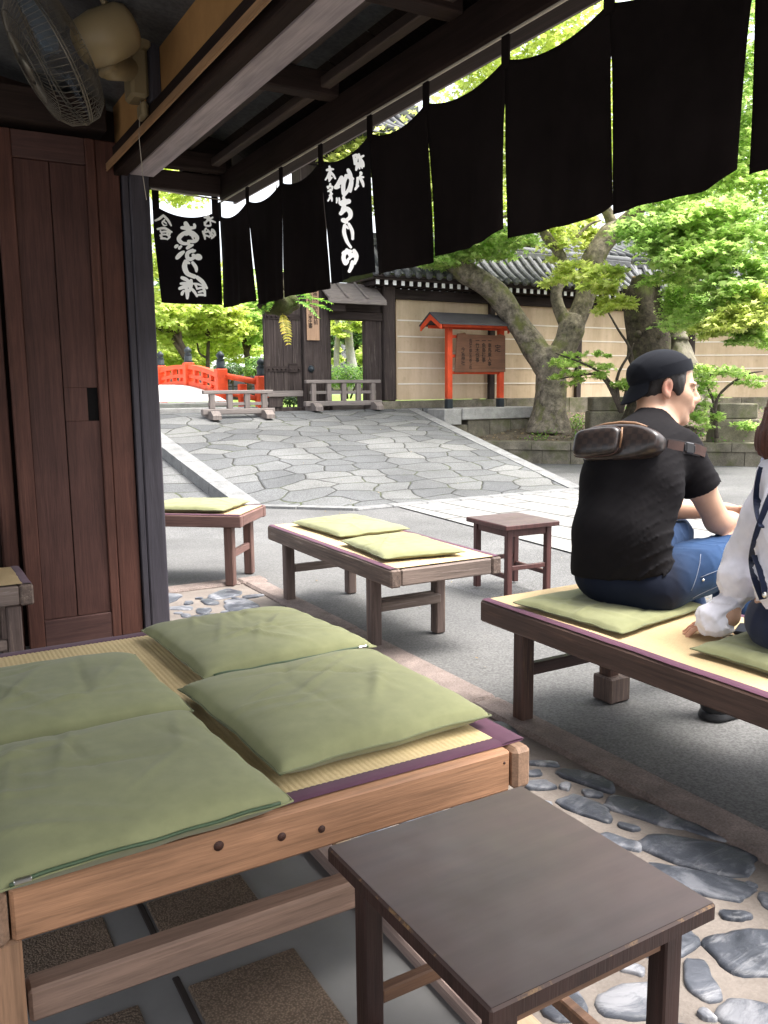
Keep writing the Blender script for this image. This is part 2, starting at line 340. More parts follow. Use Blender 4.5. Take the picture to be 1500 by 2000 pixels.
M['mortar'] = n.out(c, 0.9, n.bump(n.math('ADD', g, n.math('MULTIPLY', k, 0.3)), 0.5, 0.01), 0.2)
n = N('blue_grey_cobble'); g = n.noise(6, 8, None, 0.7, 0.8); gi = n.n('NewGeometry'); st = n.noise(2.0, 6, n.mapped((4, 12, 8), rot=(0, 0, 0.5)), 0.7, 1.0)
c = n.ramp(g, [(0.32, (0.026, 0.030, 0.038)), (0.5, (0.070, 0.077, 0.093)), (0.62, (0.20, 0.205, 0.22))])
c = n.mix(c, (0.38, 0.38, 0.385), n.ramp(st, [(0.56, (0, 0, 0)), (0.74, (0.55, 0.55, 0.55))]))
c = n.mix(c, n.ramp(gi.outputs['Random Per Island'], [(0, (0.55, 0.56, 0.6)), (1, (1.35, 1.32, 1.3))]), 1.0, 'MULTIPLY')
M['cobble'] = n.out(c, n.ramp(g, [(0.3, (0.35, 0.35, 0.35)), (0.7, (0.6, 0.6, 0.6))]), n.bump(n.math('ADD', g, st), 0.35, 0.01), 0.4)
n = N('crazy_granite_paving'); v1 = n.mapped((0.92, 1.45, 0.05)); nz = n.n('TexNoise'); nz.inputs['Scale'].default_value = 1.1; n.l(v1, nz.inputs['Vector'])
vm = n.n('VectorMath', operation='MULTIPLY_ADD'); n.l(nz.outputs['Color'], vm.inputs[0]); vm.inputs[1].default_value = (0.35, 0.35, 0); n.l(v1, vm.inputs[2])
ve = n.n('TexVoronoi', feature='DISTANCE_TO_EDGE', voronoi_dimensions='2D'); ve.inputs['Scale'].default_value = 2.25; ve.inputs['Randomness'].default_value = 0.78; n.l(vm.outputs[0], ve.inputs['Vector'])
vc = n.n('TexVoronoi', feature='F1', voronoi_dimensions='2D'); vc.inputs['Scale'].default_value = 2.25; vc.inputs['Randomness'].default_value = 0.78; n.l(vm.outputs[0], vc.inputs['Vector'])
sep = n.n('SeparateColor'); n.l(vc.outputs['Color'], sep.inputs[0])
c = n.ramp(sep.outputs[0], [(0.0, (0.088, 0.091, 0.096)), (0.5, (0.115, 0.118, 0.122)), (1.0, (0.155, 0.156, 0.154))])
c = n.mix(c, n.ramp(n.noise(75, 3), [(0.36, (0.5, 0.5, 0.5)), (0.64, (1.35, 1.35, 1.35))]), 0.7, 'MULTIPLY')
c = n.mix(c, n.ramp(n.noise(0.8, 7, None, 0.7), [(0.3, (0.66, 0.65, 0.62)), (0.7, (1.18, 1.17, 1.14))]), 0.9, 'MULTIPLY')
jt = n.ramp(ve.outputs[0], [(0.011, (1, 1, 1)), (0.030, (0, 0, 0))])
gc = n.ramp(n.noise(2.0, 4), [(0.5, (0.026, 0.025, 0.022)), (0.66, (0.06, 0.072, 0.028))])
c = n.mix(c, gc, jt)
M['crazy'] = n.out(c, 0.85, n.bump(n.math('ADD', n.ramp(ve.outputs[0], [(0.0, (0, 0, 0)), (0.06, (1, 1, 1))]), n.math('MULTIPLY', n.noise(95, 3), 0.2)), 0.7, 0.02), 0.3)
n = N('light_granite_slabs'); b = n.n('TexBrick'); b.offset = 0.5; b.inputs['Scale'].default_value = 1.0; b.inputs['Mortar Size'].default_value = 0.016; b.inputs['Brick Width'].default_value = 1.0; b.inputs['Row Height'].default_value = 0.42
b.inputs['Color1'].default_value = (0.215, 0.212, 0.205, 1); b.inputs['Color2'].default_value = (0.265, 0.262, 0.252, 1); b.inputs['Mortar'].default_value = (0.05, 0.047, 0.04, 1)
n.l(n.mapped((1, 1, 1), rot=(0, 0, pi/2)), b.inputs['Vector'])
c = n.mix(b.outputs['Color'], n.ramp(n.noise(90, 3), [(0.3, (0.8, 0.8, 0.8)), (0.7, (1.1, 1.1, 1.1))]), 0.7, 'MULTIPLY')
c = n.mix(c, n.ramp(n.noise(1.2, 5), [(0.3, (0.8, 0.8, 0.8)), (0.7, (1.1, 1.1, 1.08))]), 0.8, 'MULTIPLY')
M['slabs'] = n.out(c, 0.85, n.bump(b.outputs['Fac'], -0.4, 0.01), 0.3)
n = N('bed_soil'); g = n.noise(4, 8, None, 0.7); k = n.noise(70, 3)
c = n.ramp(g, [(0.3, (0.075, 0.062, 0.045)), (0.6, (0.15, 0.125, 0.095)), (0.75, (0.10, 0.12, 0.04))]); c = n.mix(c, (0.42, 0.38, 0.30), n.ramp(k, [(0.68, (0, 0, 0)), (0.76, (0.9, 0.9, 0.9))]))
M['soil'] = n.out(c, 0.95, n.bump(n.math('ADD', g, k), 0.8, 0.02), 0.1)
n = N('garden_grass'); g = n.noise(0.7, 6); k = n.noise(30, 4)
c = n.ramp(g, [(0.3, (0.10, 0.17, 0.04)), (0.7, (0.24, 0.30, 0.08))]); c = n.mix(c, n.ramp(k, [(0.3, (0.6, 0.6, 0.6)), (0.7, (1.2, 1.2, 1.2))]), 0.7, 'MULTIPLY')
M['grass'] = n.out(c, 0.95, n.bump(k, 0.8, 0.03), 0.1)

def sheet(name, poly, z, mat):
    mb = MB(); mb.add([(p[0], p[1], z) for p in poly], [list(range(len(poly)))])
    return struct(mb.build(name, [M[mat]]))
sheet('ground', [(-400, -400), (400, -400), (400, 400), (-400, 400)], -0.02, 'asphalt')
# street: asphalt with a paler concrete apron along the shop front
sheet('street', [(1.9, -30), (60, -30), (60, 9.2), (1.9, 9.2)], -0.012, 'asphalt')
ap = [(1.96, -8), (2.95, -8), (2.95, 3.2), (2.9, 4.2), (2.75, 4.9), (2.6, 5.5), (2.55, 6.1), (2.25, 6.7), (1.7, 7.0), (1.0, 7.1), (-2, 7.1), (-2, 5.1), (1.96, 5.1)]
sheet('apron', ap, -0.004, 'concrete')
sheet('shop_floor', [(-6, -8), (0.855, -8), (0.855, 7), (-6, 7)], 0.0, 'floor')
mb = MB()
for (x0, x1) in ((-0.30, -0.02), (0.03, 0.325), (0.425, 0.66)):
    for (y0, y1) in ((1.665, 1.885), (1.10, 1.556), (0.55, 1.04), (1.97, 2.45), (-0.1, 0.47)):
        mb.box(x0, x1, y0, y1, -0.01, 0.006, 0.003)
struct(mb.build('floor_tiles', [M['browntile']]))
mb = MB(); mb.box(0.405, 0.419, 1.72, 2.6, -0.01, 0.003, 0.002); mb.box(0.405, 0.419, 0.4, 1.60, -0.01, 0.003, 0.002)
struct(mb.build('floor_gap', [M['ink']]))
mb = MB(); mb.box(0.855, 0.905, -6, 4.0, -0.05, 0.028, 0.006); mb.box(0.912, 0.965, -6, 4.0, -0.05, 0.022, 0.006, 1)
struct(mb.build('door_sill', [wood('grey_sill_wood', (0.30, 0.22, 0.19), 'Y', 0.7, 0.25), wood('pale_sill_wood', (0.50, 0.36, 0.23), 'Y', 0.6, 0.25)]))

# cobbled strip: stones bedded in mortar
def zc(x, y): return 0.006*mnoise.noise(Vector((x*3, y*3, 0)))-0.004
mb = MB(); mb.grid(lambda u, v: (0.965+u*0.87, -6+v*11.0, zc(0.965+u*0.87, -6+v*11.0)), 14, 170)
struct(mb.build('mortar_bed', [M['mortar']]))
def cobble(mb, cx, cy, a, b, th, h=0.022, seed=0):
    n_, rings = 26, 5; vs = []; rr = random.Random(seed)
    ph = [rr.uniform(0, 6.28) for _ in range(4)]
    for r in range(rings+1):
        t = [1.0, 0.99, 0.945, 0.80, 0.4, 0.0][r]; z = [-0.02, -0.4, 0.55, 0.9, 1.0, 1.0][r]
        for k in range(n_):
            q = 2*pi*k/n_
            ex = abs(cos(q))**0.72*(1 if cos(q) > 0 else -1); ey = abs(sin(q))**0.72*(1 if sin(q) > 0 else -1)
            wv = 1+0.10*sin(2*q+ph[0])+0.10*sin(3*q+ph[1])+0.05*sin(5*q+ph[2])+0.025*sin(9*q+ph[3])
            x = a*t*ex*wv; y = b*t*ey*wv
            X = cx+x*cos(th)-y*sin(th); Y = cy+x*sin(th)+y*cos(th)
            vs.append((X, Y, (z*h if r else -0.02)+(0.0025*mnoise.noise(Vector((X*11, Y*11, seed))) if r > 1 else 0)))
    fs = [[i*n_+k, i*n_+(k+1) % n_, (i+1)*n_+(k+1) % n_, (i+1)*n_+k] for i in range(rings) for k in range(n_)]
    mb.add(vs, fs, 0, None, True)
mb = MB(); placed = []
def quad_stone(px0, py0, px1, py1, wfrac, seed):
    # long axis runs between two photographed end points
    p, q = atz(px0, py0, 0.01), atz(px1, py1, 0.01); c = (p+q)/2; d = q-p; a = d.length/2
    placed.append((c.x, c.y, a, a*wfrac*1.3, math.atan2(d.y, d.x))); cobble(mb, c.x, c.y, a*1.04, a*wfrac*1.32, math.atan2(d.y, d.x), 0.0065, seed)
for k, s_ in enumerate([(1250, 1632, 1492, 1692, .36), (1276, 1690, 1466, 1742, .36), (1384, 1850, 1560, 1850, .60), (1410, 1960, 1560, 2000, .55), (1408, 1780, 1465, 1782, .45), (1484, 1740, 1560, 1780, .55), (1455, 1717, 1478, 1728, .6), (1172, 1628, 1250, 1648, .45), (1208, 1604, 1247, 1614, .45), (1180, 1556, 1335, 1602, .33), (1092, 1552, 1196, 1590, .42), (1092, 1500, 1202, 1532, .34), (1030, 1530, 1080, 1524, .55), (1030, 1484, 1092, 1488, .3), (1176, 1950, 1310, 1945, .6), (1368, 1962, 1392, 1985, .6), (1290, 1590, 1420, 1632, .22), (1140, 1480, 1200, 1505, .3)]):
    quad_stone(*s_, seed=k)
rs = random.Random(4); tries = 0
while tries < 9000:
    tries += 1; x = rs.uniform(1.02, 1.77); y = rs.uniform(-3.2, 4.85)
    big = tries < 1500; a = rs.uniform(0.12, 0.22) if big else (rs.uniform(0.05, 0.085) if tries < 4500 else rs.uniform(0.02, 0.045))
    if 0.4 < y < 2.2 and x > 1.12 and a > 0.085: continue
    if all((((x-q[0])*cos(q[4])+(y-q[1])*sin(q[4]))/(q[2]+a*.9+.012))**2+(((y-q[1])*cos(q[4])-(x-q[0])*sin(q[4]))/(q[3]+a*.9+.012))**2 > 1 for q in placed) and 0.99 < x-a*0.6 and x+a*0.6 < 1.81:
        placed.append((x, y, a, a*.8, 0.0)); cobble(mb, x, y, a, a*rs.uniform(0.55, 0.8), rs.uniform(0, 3.14), 0.0055, 100+tries)
struct(mb.build('cobbled_floor', [M['cobble']]))
# granite curb edging the strip, with a return along its far end
mb = MB(); y = -6.0; rs = random.Random(2)
while y < 4.93:
    L = min(rs.uniform(1.1, 1.9), 4.95-y); mb.box(1.825+rs.uniform(-.008, .008), 1.965+rs.uniform(-.01, .01), y+0.004, y+L-0.004, -0.10, 0.016+rs.uniform(-.004, .004), 0.014); y += L
mb.box(1.0, 1.82, 4.96, 5.09, -0.1, 0.016, 0.014); mb.box(1.826, 2.0, 4.955, 5.09, -0.1, 0.014, 0.014)
struct(mb.build('granite_curb', [M['curb']]))

# paved ramp up to the gate
def rampline(y):   # left and right edge of the paving
    t = (y-7.65)/(12.6-7.65); return 3.33-0.25*max(0, t), 7.0+0.75*t
mb = MB()
def rf(u, v):
    a, b = rampline(7.66+v*4.95); x = a+(b-a)*u; y = ramp_y0(x)+0.01+v*(12.6-ramp_y0(x))
    return (x, y, ramp_z(y, x)+0.004+0.008*mnoise.noise(Vector((x*1.5, y*1.5, 3))))
mb.grid(rf, 50, 50)
struct(mb.build('stone_ramp', [M['crazy']]))
mb = MB()
for k in range(5):   # raised kerb on the ramp's left side
    y0, y1 = 8.32+k*0.86, 8.32+(k+1)*0.86-0.01; x0, x1 = rampline(y0)[0], rampline(y1)[0]; z0, z1 = ramp_z(y0, x0), ramp_z(y1, x1)
    vs = [(x0-0.24, y0, -0.1), (x0, y0, -0.1), (x1, y1, -0.1), (x1-0.24, y1, -0.1), (x0-0.24, y0, z0+.03), (x0, y0, z0+.03), (x1, y1, z1+.03), (x1-0.24, y1, z1+.03)]
    mb.add(vs, [[0, 3, 2, 1], [4, 5, 6, 7], [0, 1, 5, 4], [1, 2, 6, 5], [2, 3, 7, 6], [3, 0, 4, 7]])
for k in range(7):   # straight front edge stones
    x0 = 4.02+k*0.43; mb.box(x0, x0+0.42, 7.50, 7.655, -0.1, 0.012, 0.012)
p0, p1 = Vector((3.10, 8.40, 0)), Vector((4.0, 7.52, 0))
for k in range(2):
    a, b = p0.lerp(p1, k/2), p0.lerp(p1, (k+0.97)/2); d = (b-a).normalized(); nn = Vector((-d.y, d.x, 0))*0.15
    mb.prism([(a.x, a.y), (b.x, b.y), ((b+nn).x, (b+nn).y), ((a+nn).x, (a+nn).y)], -0.1, 0.014)
for k in range(6):   # kerb on the right side
    y0, y1 = 7.62+k*0.83, 7.62+(k+1)*0.83-0.01; x0, x1 = rampline(y0)[1], rampline(y1)[1]; z0, z1 = ramp_z(y0), ramp_z(y1)
    vs = [(x0, y0, -0.1), (x0+.2, y0, -0.1), (x1+.2, y1, -0.1), (x1, y1, -0.1), (x0, y0, z0+.012), (x0+.2, y0, z0+.012), (x1+.2, y1, z1+.012), (x1, y1, z1+.012)]
    mb.add(vs, [[0, 3, 2, 1], [4, 5, 6, 7], [0, 1, 5, 4], [1, 2, 6, 5], [2, 3, 7, 6], [3, 0, 4, 7]])
struct(mb.build('ramp_kerb', [stone('grey_kerb_granite', (0.185, 0.185, 0.182), 6, 0.3, 0.85, 0.5, 90)]))
# lower paving left of the ramp, light slab path in front of it, level court at the gate
mb = MB(); mb.grid(lambda u, v: (-3+u*6.08, 8.50+v*4.1, max(0.0, ramp_z(8.45+v*4.15, 3.2)-0.10)), 4, 20); struct(mb.build('lower_paving', [M['crazy']]))
sheet('slab_path', [(4.5, 7.49), (7.4, 7.49), (7.2, -12), (4.2, -12), (4.25, 4.4)], 0.0, 'slabs')
mb = MB(); mb.add([(-3, 12.58, 0.884), (9.0, 12.58, 0.884), (9.0, 13.3, 0.886), (-3, 13.3, 0.886), (-3, 12.58, -0.2), (9.0, 12.58, -0.2)], [[0, 1, 2, 3], [0, 4, 5, 1]])
struct(mb.build('gate_court', [M['crazy']]))
# retaining wall and planted bed
RW = [Vector(p) for p in ((7.95, 12.1, 0), (8.6, 11.45, 0), (9.5, 10.35, 0), (10.55, 9.35, 0), (11.6, 8.0, 0), (12.9, 6.2, 0), (14.5, 4.0, 0))]
mb = MB()
def wall_run(mb, pts, z0f, z1, th, blk, mi, seed, lip=0.0):
    rs = random.Random(seed)
    for a, b in zip(pts[:-1], pts[1:]):
        L = (b-a).length; d = (b-a)/L; nn = Vector((d.y, -d.x, 0))*-1; t = 0
        while t < L-0.02:
            l = min(blk*rs.uniform(0.7, 1.2), L-t)
            if L-t-l < 0.12: l = L-t
            p = a+d*(t+0.004)-nn*lip; q = a+d*(t+l-0.004)-nn*lip; o = nn*(th+lip)
            jo = -nn*rs.uniform(0, 0.012); p = p+jo; q = q+jo
            mb.prism([(p.x, p.y), (q.x, q.y), ((q+o).x, (q+o).y), ((p+o).x, (p+o).y)], z0f, z1+rs.uniform(-.008, .008), mi); t += l
wall_run(mb, RW, -0.1, 0.205, 0.3, 0.55, 0, 5); wall_run(mb, RW, 0.208, 0.335, 0.34, 0.95, 0, 6, 0.03)
struct(mb.build('retaining_wall', [M['granite_old']]))
mb = MB()
def bedf(u, v):
    i = u*(len(RW)-1); k = min(int(i), len(RW)-2); p = RW[k].lerp(RW[k+1], i-k); q = Vector((p.x+2.6*0.75+1.2*u, p.y+2.6*0.85+1.6*u, 0)); q.y = max(q.y, 13.2-max(0, (q.x-13.5))*0.6)
    r = p.lerp(q, 0.03+v*0.97); return (r.x, r.y, 0.31+0.42*min(1, v*1.3)**1.2+0.03*mnoise.noise(Vector((r.x*2, r.y*2, 0))))
mb.grid(bedf, 60, 24)
struct(mb.build('planted_bed', [M['soil']]))
mb = MB(); mb.grid(lambda u, v: (-30+u*110, 13.3+v*90, 0.72+0.3*mnoise.noise(Vector((u*12, v*12, 0)))*min(1, v*8)-0.12*math.exp(-((u*110-30-4)/2.5)**2)), 80, 60)
struct(mb.build('garden_ground', [M['grass']]))
# ------------------------------------------------------------------ teahouse we sit in
TH = thing('teahouse', 'dark timber teahouse front with open side, sliding door and eave overhead', 'building', (1.05, 4.17, 0))
TL = (-1.05, -4.17, 0)
def tp(name, mb, mats, parent=None, label=None): return mb.build(name, mats, parent or TH, TL if parent is None else None, None, label)
# end wall beyond the door, closing planes so that no daylight leaks in
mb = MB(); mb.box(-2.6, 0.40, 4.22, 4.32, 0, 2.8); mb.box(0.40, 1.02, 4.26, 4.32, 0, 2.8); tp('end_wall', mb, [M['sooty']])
mb = MB()
for k in range(21): mb.box(-2.1, 0.955, -1.4+k*0.28, -1.4+k*0.28+0.274, 2.80, 2.83, 0.004)
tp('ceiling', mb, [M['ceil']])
mb = MB()
for k in range(4): mb.box(-2.1, 0.94, -0.55+k*1.25, -0.45+k*1.25, 2.68, 2.80, 0.006)
mb.box(-2.5, 0.93, 4.05, 4.21, 2.36, 2.5, 0.006)
tp('ceiling_joist', mb, [M['beamX']])
# sliding door, framed panel
mb = MB(); mb.box(0.462, 0.530, 4.085, 4.125, 0.03, 2.33, 0.004); mb.box(0.836, 0.878, 4.085, 4.125, 0.03, 2.33, 0.004); mb.box(0.881, 0.984, 4.092, 4.13, 0.03, 2.33, 0.004)
dr = tp('sliding_door', mb, [M['door_frame']])
for z0, z1 in ((0.03, 0.155), (2.215, 2.33)): mb = MB(); mb.box(0.531, 0.835, 4.088, 4.122, z0, z1, 0.003); tp('door_rail', mb, [M['door_rail']], dr)
mb = MB(); mb.box(0.531, 0.680, 4.100, 4.114, 0.156, 2.214, 0.003)
mb.box(0.684, 0.8355, 4.100, 4.114, 0.156, 1.075, 0.002); mb.box(0.684, 0.8355, 4.100, 4.114, 1.228, 2.214, 0.002); mb.box(0.684, 0.785, 4.1001, 4.1139, 1.0755, 1.2275, 0.001)
o = tp('door_panel', mb, [M['door']], dr)
mb = MB(); mb.box(0.785, 0.836, 4.116, 4.124, 1.070, 1.232, 0.001); o = tp('door_pull', mb, [plain('black_recess', (0.006, 0.005, 0.005), 0.9, 0.1, 5, 0)], dr)
# opening to the left of the door: dark back room, jamb
mb = MB(); mb.box(0.385, 0.447, 4.13, 4.215, 0, 2.36, 0.004); tp('door_jamb', mb, [M['door_frame']])
mb = MB(); mb.box(-2.5, 0.38, 4.10, 4.215, 1.62, 2.36, 0.004); tp('wall_board', mb, [wood('amber_wall_board', (0.07, 0.035, 0.02), 'X', 0.6, 0.4)])
# corner post with cover strip
mb = MB(); mb.box(1.021, 1.113, 4.07, 4.20, 0, 2.9, 0.006); tp('corner_post', mb, [M['post']])
mb = MB(); mb.box(0.990, 1.0185, 4.075, 4.19, 0, 2.19, 0.003); tp('post_strip', mb, [M['post']])
# head of the opening: track, dark head beam, greyed lintel, ochre infill above
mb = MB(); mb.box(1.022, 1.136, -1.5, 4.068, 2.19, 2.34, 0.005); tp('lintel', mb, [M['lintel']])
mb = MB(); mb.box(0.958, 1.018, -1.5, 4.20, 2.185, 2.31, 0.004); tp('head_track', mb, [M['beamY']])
mb = MB(); mb.box(0.925, 0.931, -1.5, 4.20, 2.198, 2.206, 0.002); mb.box(0.925, 0.934, -1.5, 4.20, 2.207, 2.235, 0.003); tp('track_edge', mb, [M['trim']])
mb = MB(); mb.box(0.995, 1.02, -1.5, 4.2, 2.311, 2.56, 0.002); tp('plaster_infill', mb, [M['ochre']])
mb = MB(); mb.box(0.96, 1.06, -1.5, 4.2, 2.561, 2.80, 0.004); tp('wall_plate', mb, [M['beamY']])
for y in (3.40, 1.9, 0.3): 
    mb = MB(); mb.box(0.955, 0.994, y, y+0.085, 2.312, 2.56, 0.004); tp('strut', mb, [M['post']])
# eave
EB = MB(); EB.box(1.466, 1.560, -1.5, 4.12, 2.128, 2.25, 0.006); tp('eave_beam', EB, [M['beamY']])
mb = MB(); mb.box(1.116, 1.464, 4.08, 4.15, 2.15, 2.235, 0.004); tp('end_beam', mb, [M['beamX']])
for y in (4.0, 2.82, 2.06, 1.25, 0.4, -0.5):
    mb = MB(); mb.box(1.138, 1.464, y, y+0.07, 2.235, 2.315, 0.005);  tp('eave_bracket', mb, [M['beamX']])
mb = MB(); mb.box(1.262, 1.302, -1.5, 4.2, 2.318, 2.352, 0.004); tp('batten', mb, [M['batten']])
mb = MB(); mb.box(1.30, 1.345, -1.5, 4.2, 2.352, 2.38, 0.003); mb.box(1.39, 1.43, -1.5, 4.2, 2.256, 2.292, 0.004); tp('purlin', mb, [M['batten']])
mb = MB(); y = -1.5
while y < 4.6:
    vs = []; 
    for (yy) in (y, y+0.294):
        vs += [(1.10, yy, 2.60), (1.75, yy, 2.315), (1.75, yy, 2.335), (1.10, yy, 2.62)]
    mb.add(vs, [[0, 1, 5, 4], [1, 2, 6, 5], [2, 3, 7, 6], [3, 0, 4, 7], [0, 3, 2, 1], [4, 5, 6, 7]]); y += 0.3
tp('eave_boards', mb, [M['eave']])
mb = MB(); mb.box(1.562, 1.735, -1.5, 4.66, 2.268, 2.280, 0.003); mb.box(1.737, 1.755, -1.5, 4.66, 2.240, 2.31, 0.003); tp('eave_soffit', mb, [M['fascia']])
mb = MB(); mb.box(1.30, 1.55, 4.155, 4.215, 2.235, 2.50, 0.004); mb.box(1.16, 1.24, 4.21, 4.66, 2.33, 2.40, 0.004); mb.box(1.20, 1.73, 4.60, 4.66, 2.285, 2.32, 0.004); tp('gable_bracket', mb, [M['beamX']])
mb = MB()   # tiled roof over everything (keeps the sky out)
mb.add([(-2.2, -1.5, 3.07), (1.80, -1.5, 2.37), (1.80, 4.75, 2.37), (-2.2, 4.75, 3.07), (-2.2, -1.5, 3.12), (1.80, -1.5, 2.42), (1.80, 4.75, 2.42), (-2.2, 4.75, 3.12)], [[0, 3, 2, 1], [4, 5, 6, 7], [0, 1, 5, 4], [1, 2, 6, 5], [2, 3, 7, 6], [3, 0, 4, 7]])
tp('roof', mb, [M['tile']])
# iron rod hooks and pale cord the curtains hang from
mb = MB(); mb.tube([(1.45, -1.5, 2.108), (1.45, 4.06, 2.108)], 0.004, 6); 
rod = mb.build('curtain_rod', [M['cord']]); tag(rod, 'thin pale rod under the eave beam carrying the long row of black curtains', 'rod')
mb = MB(); mb.tube([(1.116, 4.055, 2.135), (1.45, 4.055, 2.118)], 0.004, 6)
rod2 = mb.build('curtain_rod', [M['cord']]); tag(rod2, 'short pale rod between corner post and eave corner carrying the lettered end curtain', 'rod')

# ------------------------------------------------------------------ noren curtains
def stroke_field(strokes):
    # brush strokes as round-ended tapering segments; returns a signed distance function in photo-trace units
    A, B, RA, RB = [], [], [], []
    for si, (wd, *pts) in enumerate(strokes):
        P = [np.array(p, float) for p in pts]
        if len(P) == 2: d = P[1]-P[0]; P = [P[0], (P[0]+P[1])/2+np.array((d[1], -d[0]))*0.06, P[1]]
        m = len(P)-1; Q = []
        for i in range(6*m+1):
            t = i/(6*m)*m; k = min(int(t), m-1); f = t-k; a = P[max(k-1, 0)]; b = P[k]; c = P[k+1]; d = P[min(k+2, m)]
            Q.append(0.5*((2*b)+(c-a)*f+(2*a-5*b+4*c-d)*f*f+(3*b-a-3*c+d)*f**3))
        R_ = [wd/2*(1.14+0.28*sin(pi*min(1, i/(6*m)*1.25))-(0.25*max(0, i/(6*m)-0.75)*4 if si % 3 else 0)) for i in range(6*m+1)]
        A += Q[:-1]; B += Q[1:]; RA += R_[:-1]; RB += R_[1:]
    A, B, RA, RB = map(np.array, (A, B, RA, RB)); D = B-A; L2 = (D**2).sum(1)+1e-9
    def f(p):
        best = np.full(len(p), 1e9)
        for a, d, l2, ra, rb in zip(A, D, L2, RA, RB):
            t = np.clip(((p-a)@d)/l2, 0, 1); best = np.minimum(best, np.hypot(*(p-a-t[:, None]*d).T)-(ra+(rb-ra)*t))
        return best
    return f
def dyed_panel(mb, field, unit, parent, loc):
    me = mb.mesh('curtain_panel'); V = np.array(mb.v); at = me.attributes.new('undyed', 'FLOAT', 'POINT')
    uv = np.array([unit(p) for p in mb.v]); at.data.foreach_set('value', (-field(uv)).astype(np.float32)); return obj('curtain_panel', me, [M['noren_dyed']], parent, loc)
n = N('black_noren_with_undyed_lettering'); at = n.n('Attribute'); at.attribute_name = 'undyed'
mk = n.ramp(n.math('ADD', n.math('MULTIPLY', at.outputs['Fac'], 0.25), 0.5), [(0.4, (0, 0, 0)), (0.6, (1, 1, 1))])
c = n.mix((0.0085, 0.0068, 0.0078), (0.92, 0.90, 0.88), mk); n.out(c, 0.9, n.bump(n.noise(900, 2), 0.1, 0.001), 0.1)
tr = n.n('BsdfTranslucent'); n.l(n.mix((0, 0, 0), (0.85, 0.83, 0.81), mk), tr.inputs[0]); ad = n.n('AddShader'); n.l(n.b.outputs[0], ad.inputs[0]); n.l(tr.outputs[0], ad.inputs[1])
mx = n.n('MixShader'); n.l(n.math('MULTIPLY', mk, 0.55), mx.inputs[0]); n.l(n.b.outputs[0], mx.inputs[1]); n.l(tr.outputs[0], mx.inputs[2]); n.l(mx.outputs[0], n.t.nodes['Material Output'].inputs[0])
n.t.nodes.remove(ad); M['noren_dyed'] = n.m
def pix(p):
    v = Vector(p)-Vector((0, 0, CH)); z = v.dot(_fw); return 750+F*v.dot(CR)/z, 1000-F*v.dot(CU)/z
KAZARIYA = [(30,(540,190),(592,182),(582,290)),(24,(545,235),(590,238)),(28,(542,190),(556,310)),(26,(560,312),(622,298)),(34,(595,300),(582,398)),(30,(622,165),(632,378)),(28,(640,225),(690,188)),(34,(655,245),(694,345)),(24,(640,285),(672,372)),
 (34,(650,440),(657,462)),(30,(612,522),(690,508)),(30,(602,520),(580,680)),(28,(568,690),(612,640)),(34,(640,520),(692,645)),(24,(642,478),(640,522)),
 (28,(180,348),(190,500)),(30,(142,402),(238,388)),(26,(180,430),(120,548)),(26,(196,430),(266,526)),(22,(166,500),(176,572)),(22,(180,560),(220,512)),
 (25,(192,608),(186,640)),(24,(150,652),(230,650)),(22,(152,650),(160,680)),(22,(222,650),(218,690)),(22,(160,720),(222,700)),(25,(190,690),(202,830)),(24,(202,768),(160,862)),(24,(202,790),(218,866)),(22,(222,758),(178,782)),
 (50,(362,512),(272,660)),(32,(282,672),(330,655)),(46,(436,492),(392,600),(390,740),(406,780)),(34,(410,775),(472,680),(500,555)),(46,(462,402),(492,472),(512,600),(495,722)),(46,(430,488),(532,532)),
 (22,(290,822),(288,890)),(22,(326,822),(324,902)),(36,(390,812),(412,915)),(66,(362,905),(468,872)),(48,(402,920),(352,1062)),(52,(352,1052),(430,985),(490,1030),(488,1110),(410,1168)),(52,(382,1152),(432,1180)),
 (42,(410,1232),(400,1335),(442,1470),(502,1560)),(26,(410,1232),(462,1280)),(38,(472,1212),(522,1320),(530,1432)),
 (46,(412,1640),(392,1720),(420,1802),(456,1778)),(52,(392,1652),(500,1620)),(42,(440,1600),(500,1702)),(48,(550,1612),(586,1700),(560,1802)),(50,(490,1680),(562,1690)),(44,(526,1780),(480,1920)),(30,(440,1770),(520,1702))]
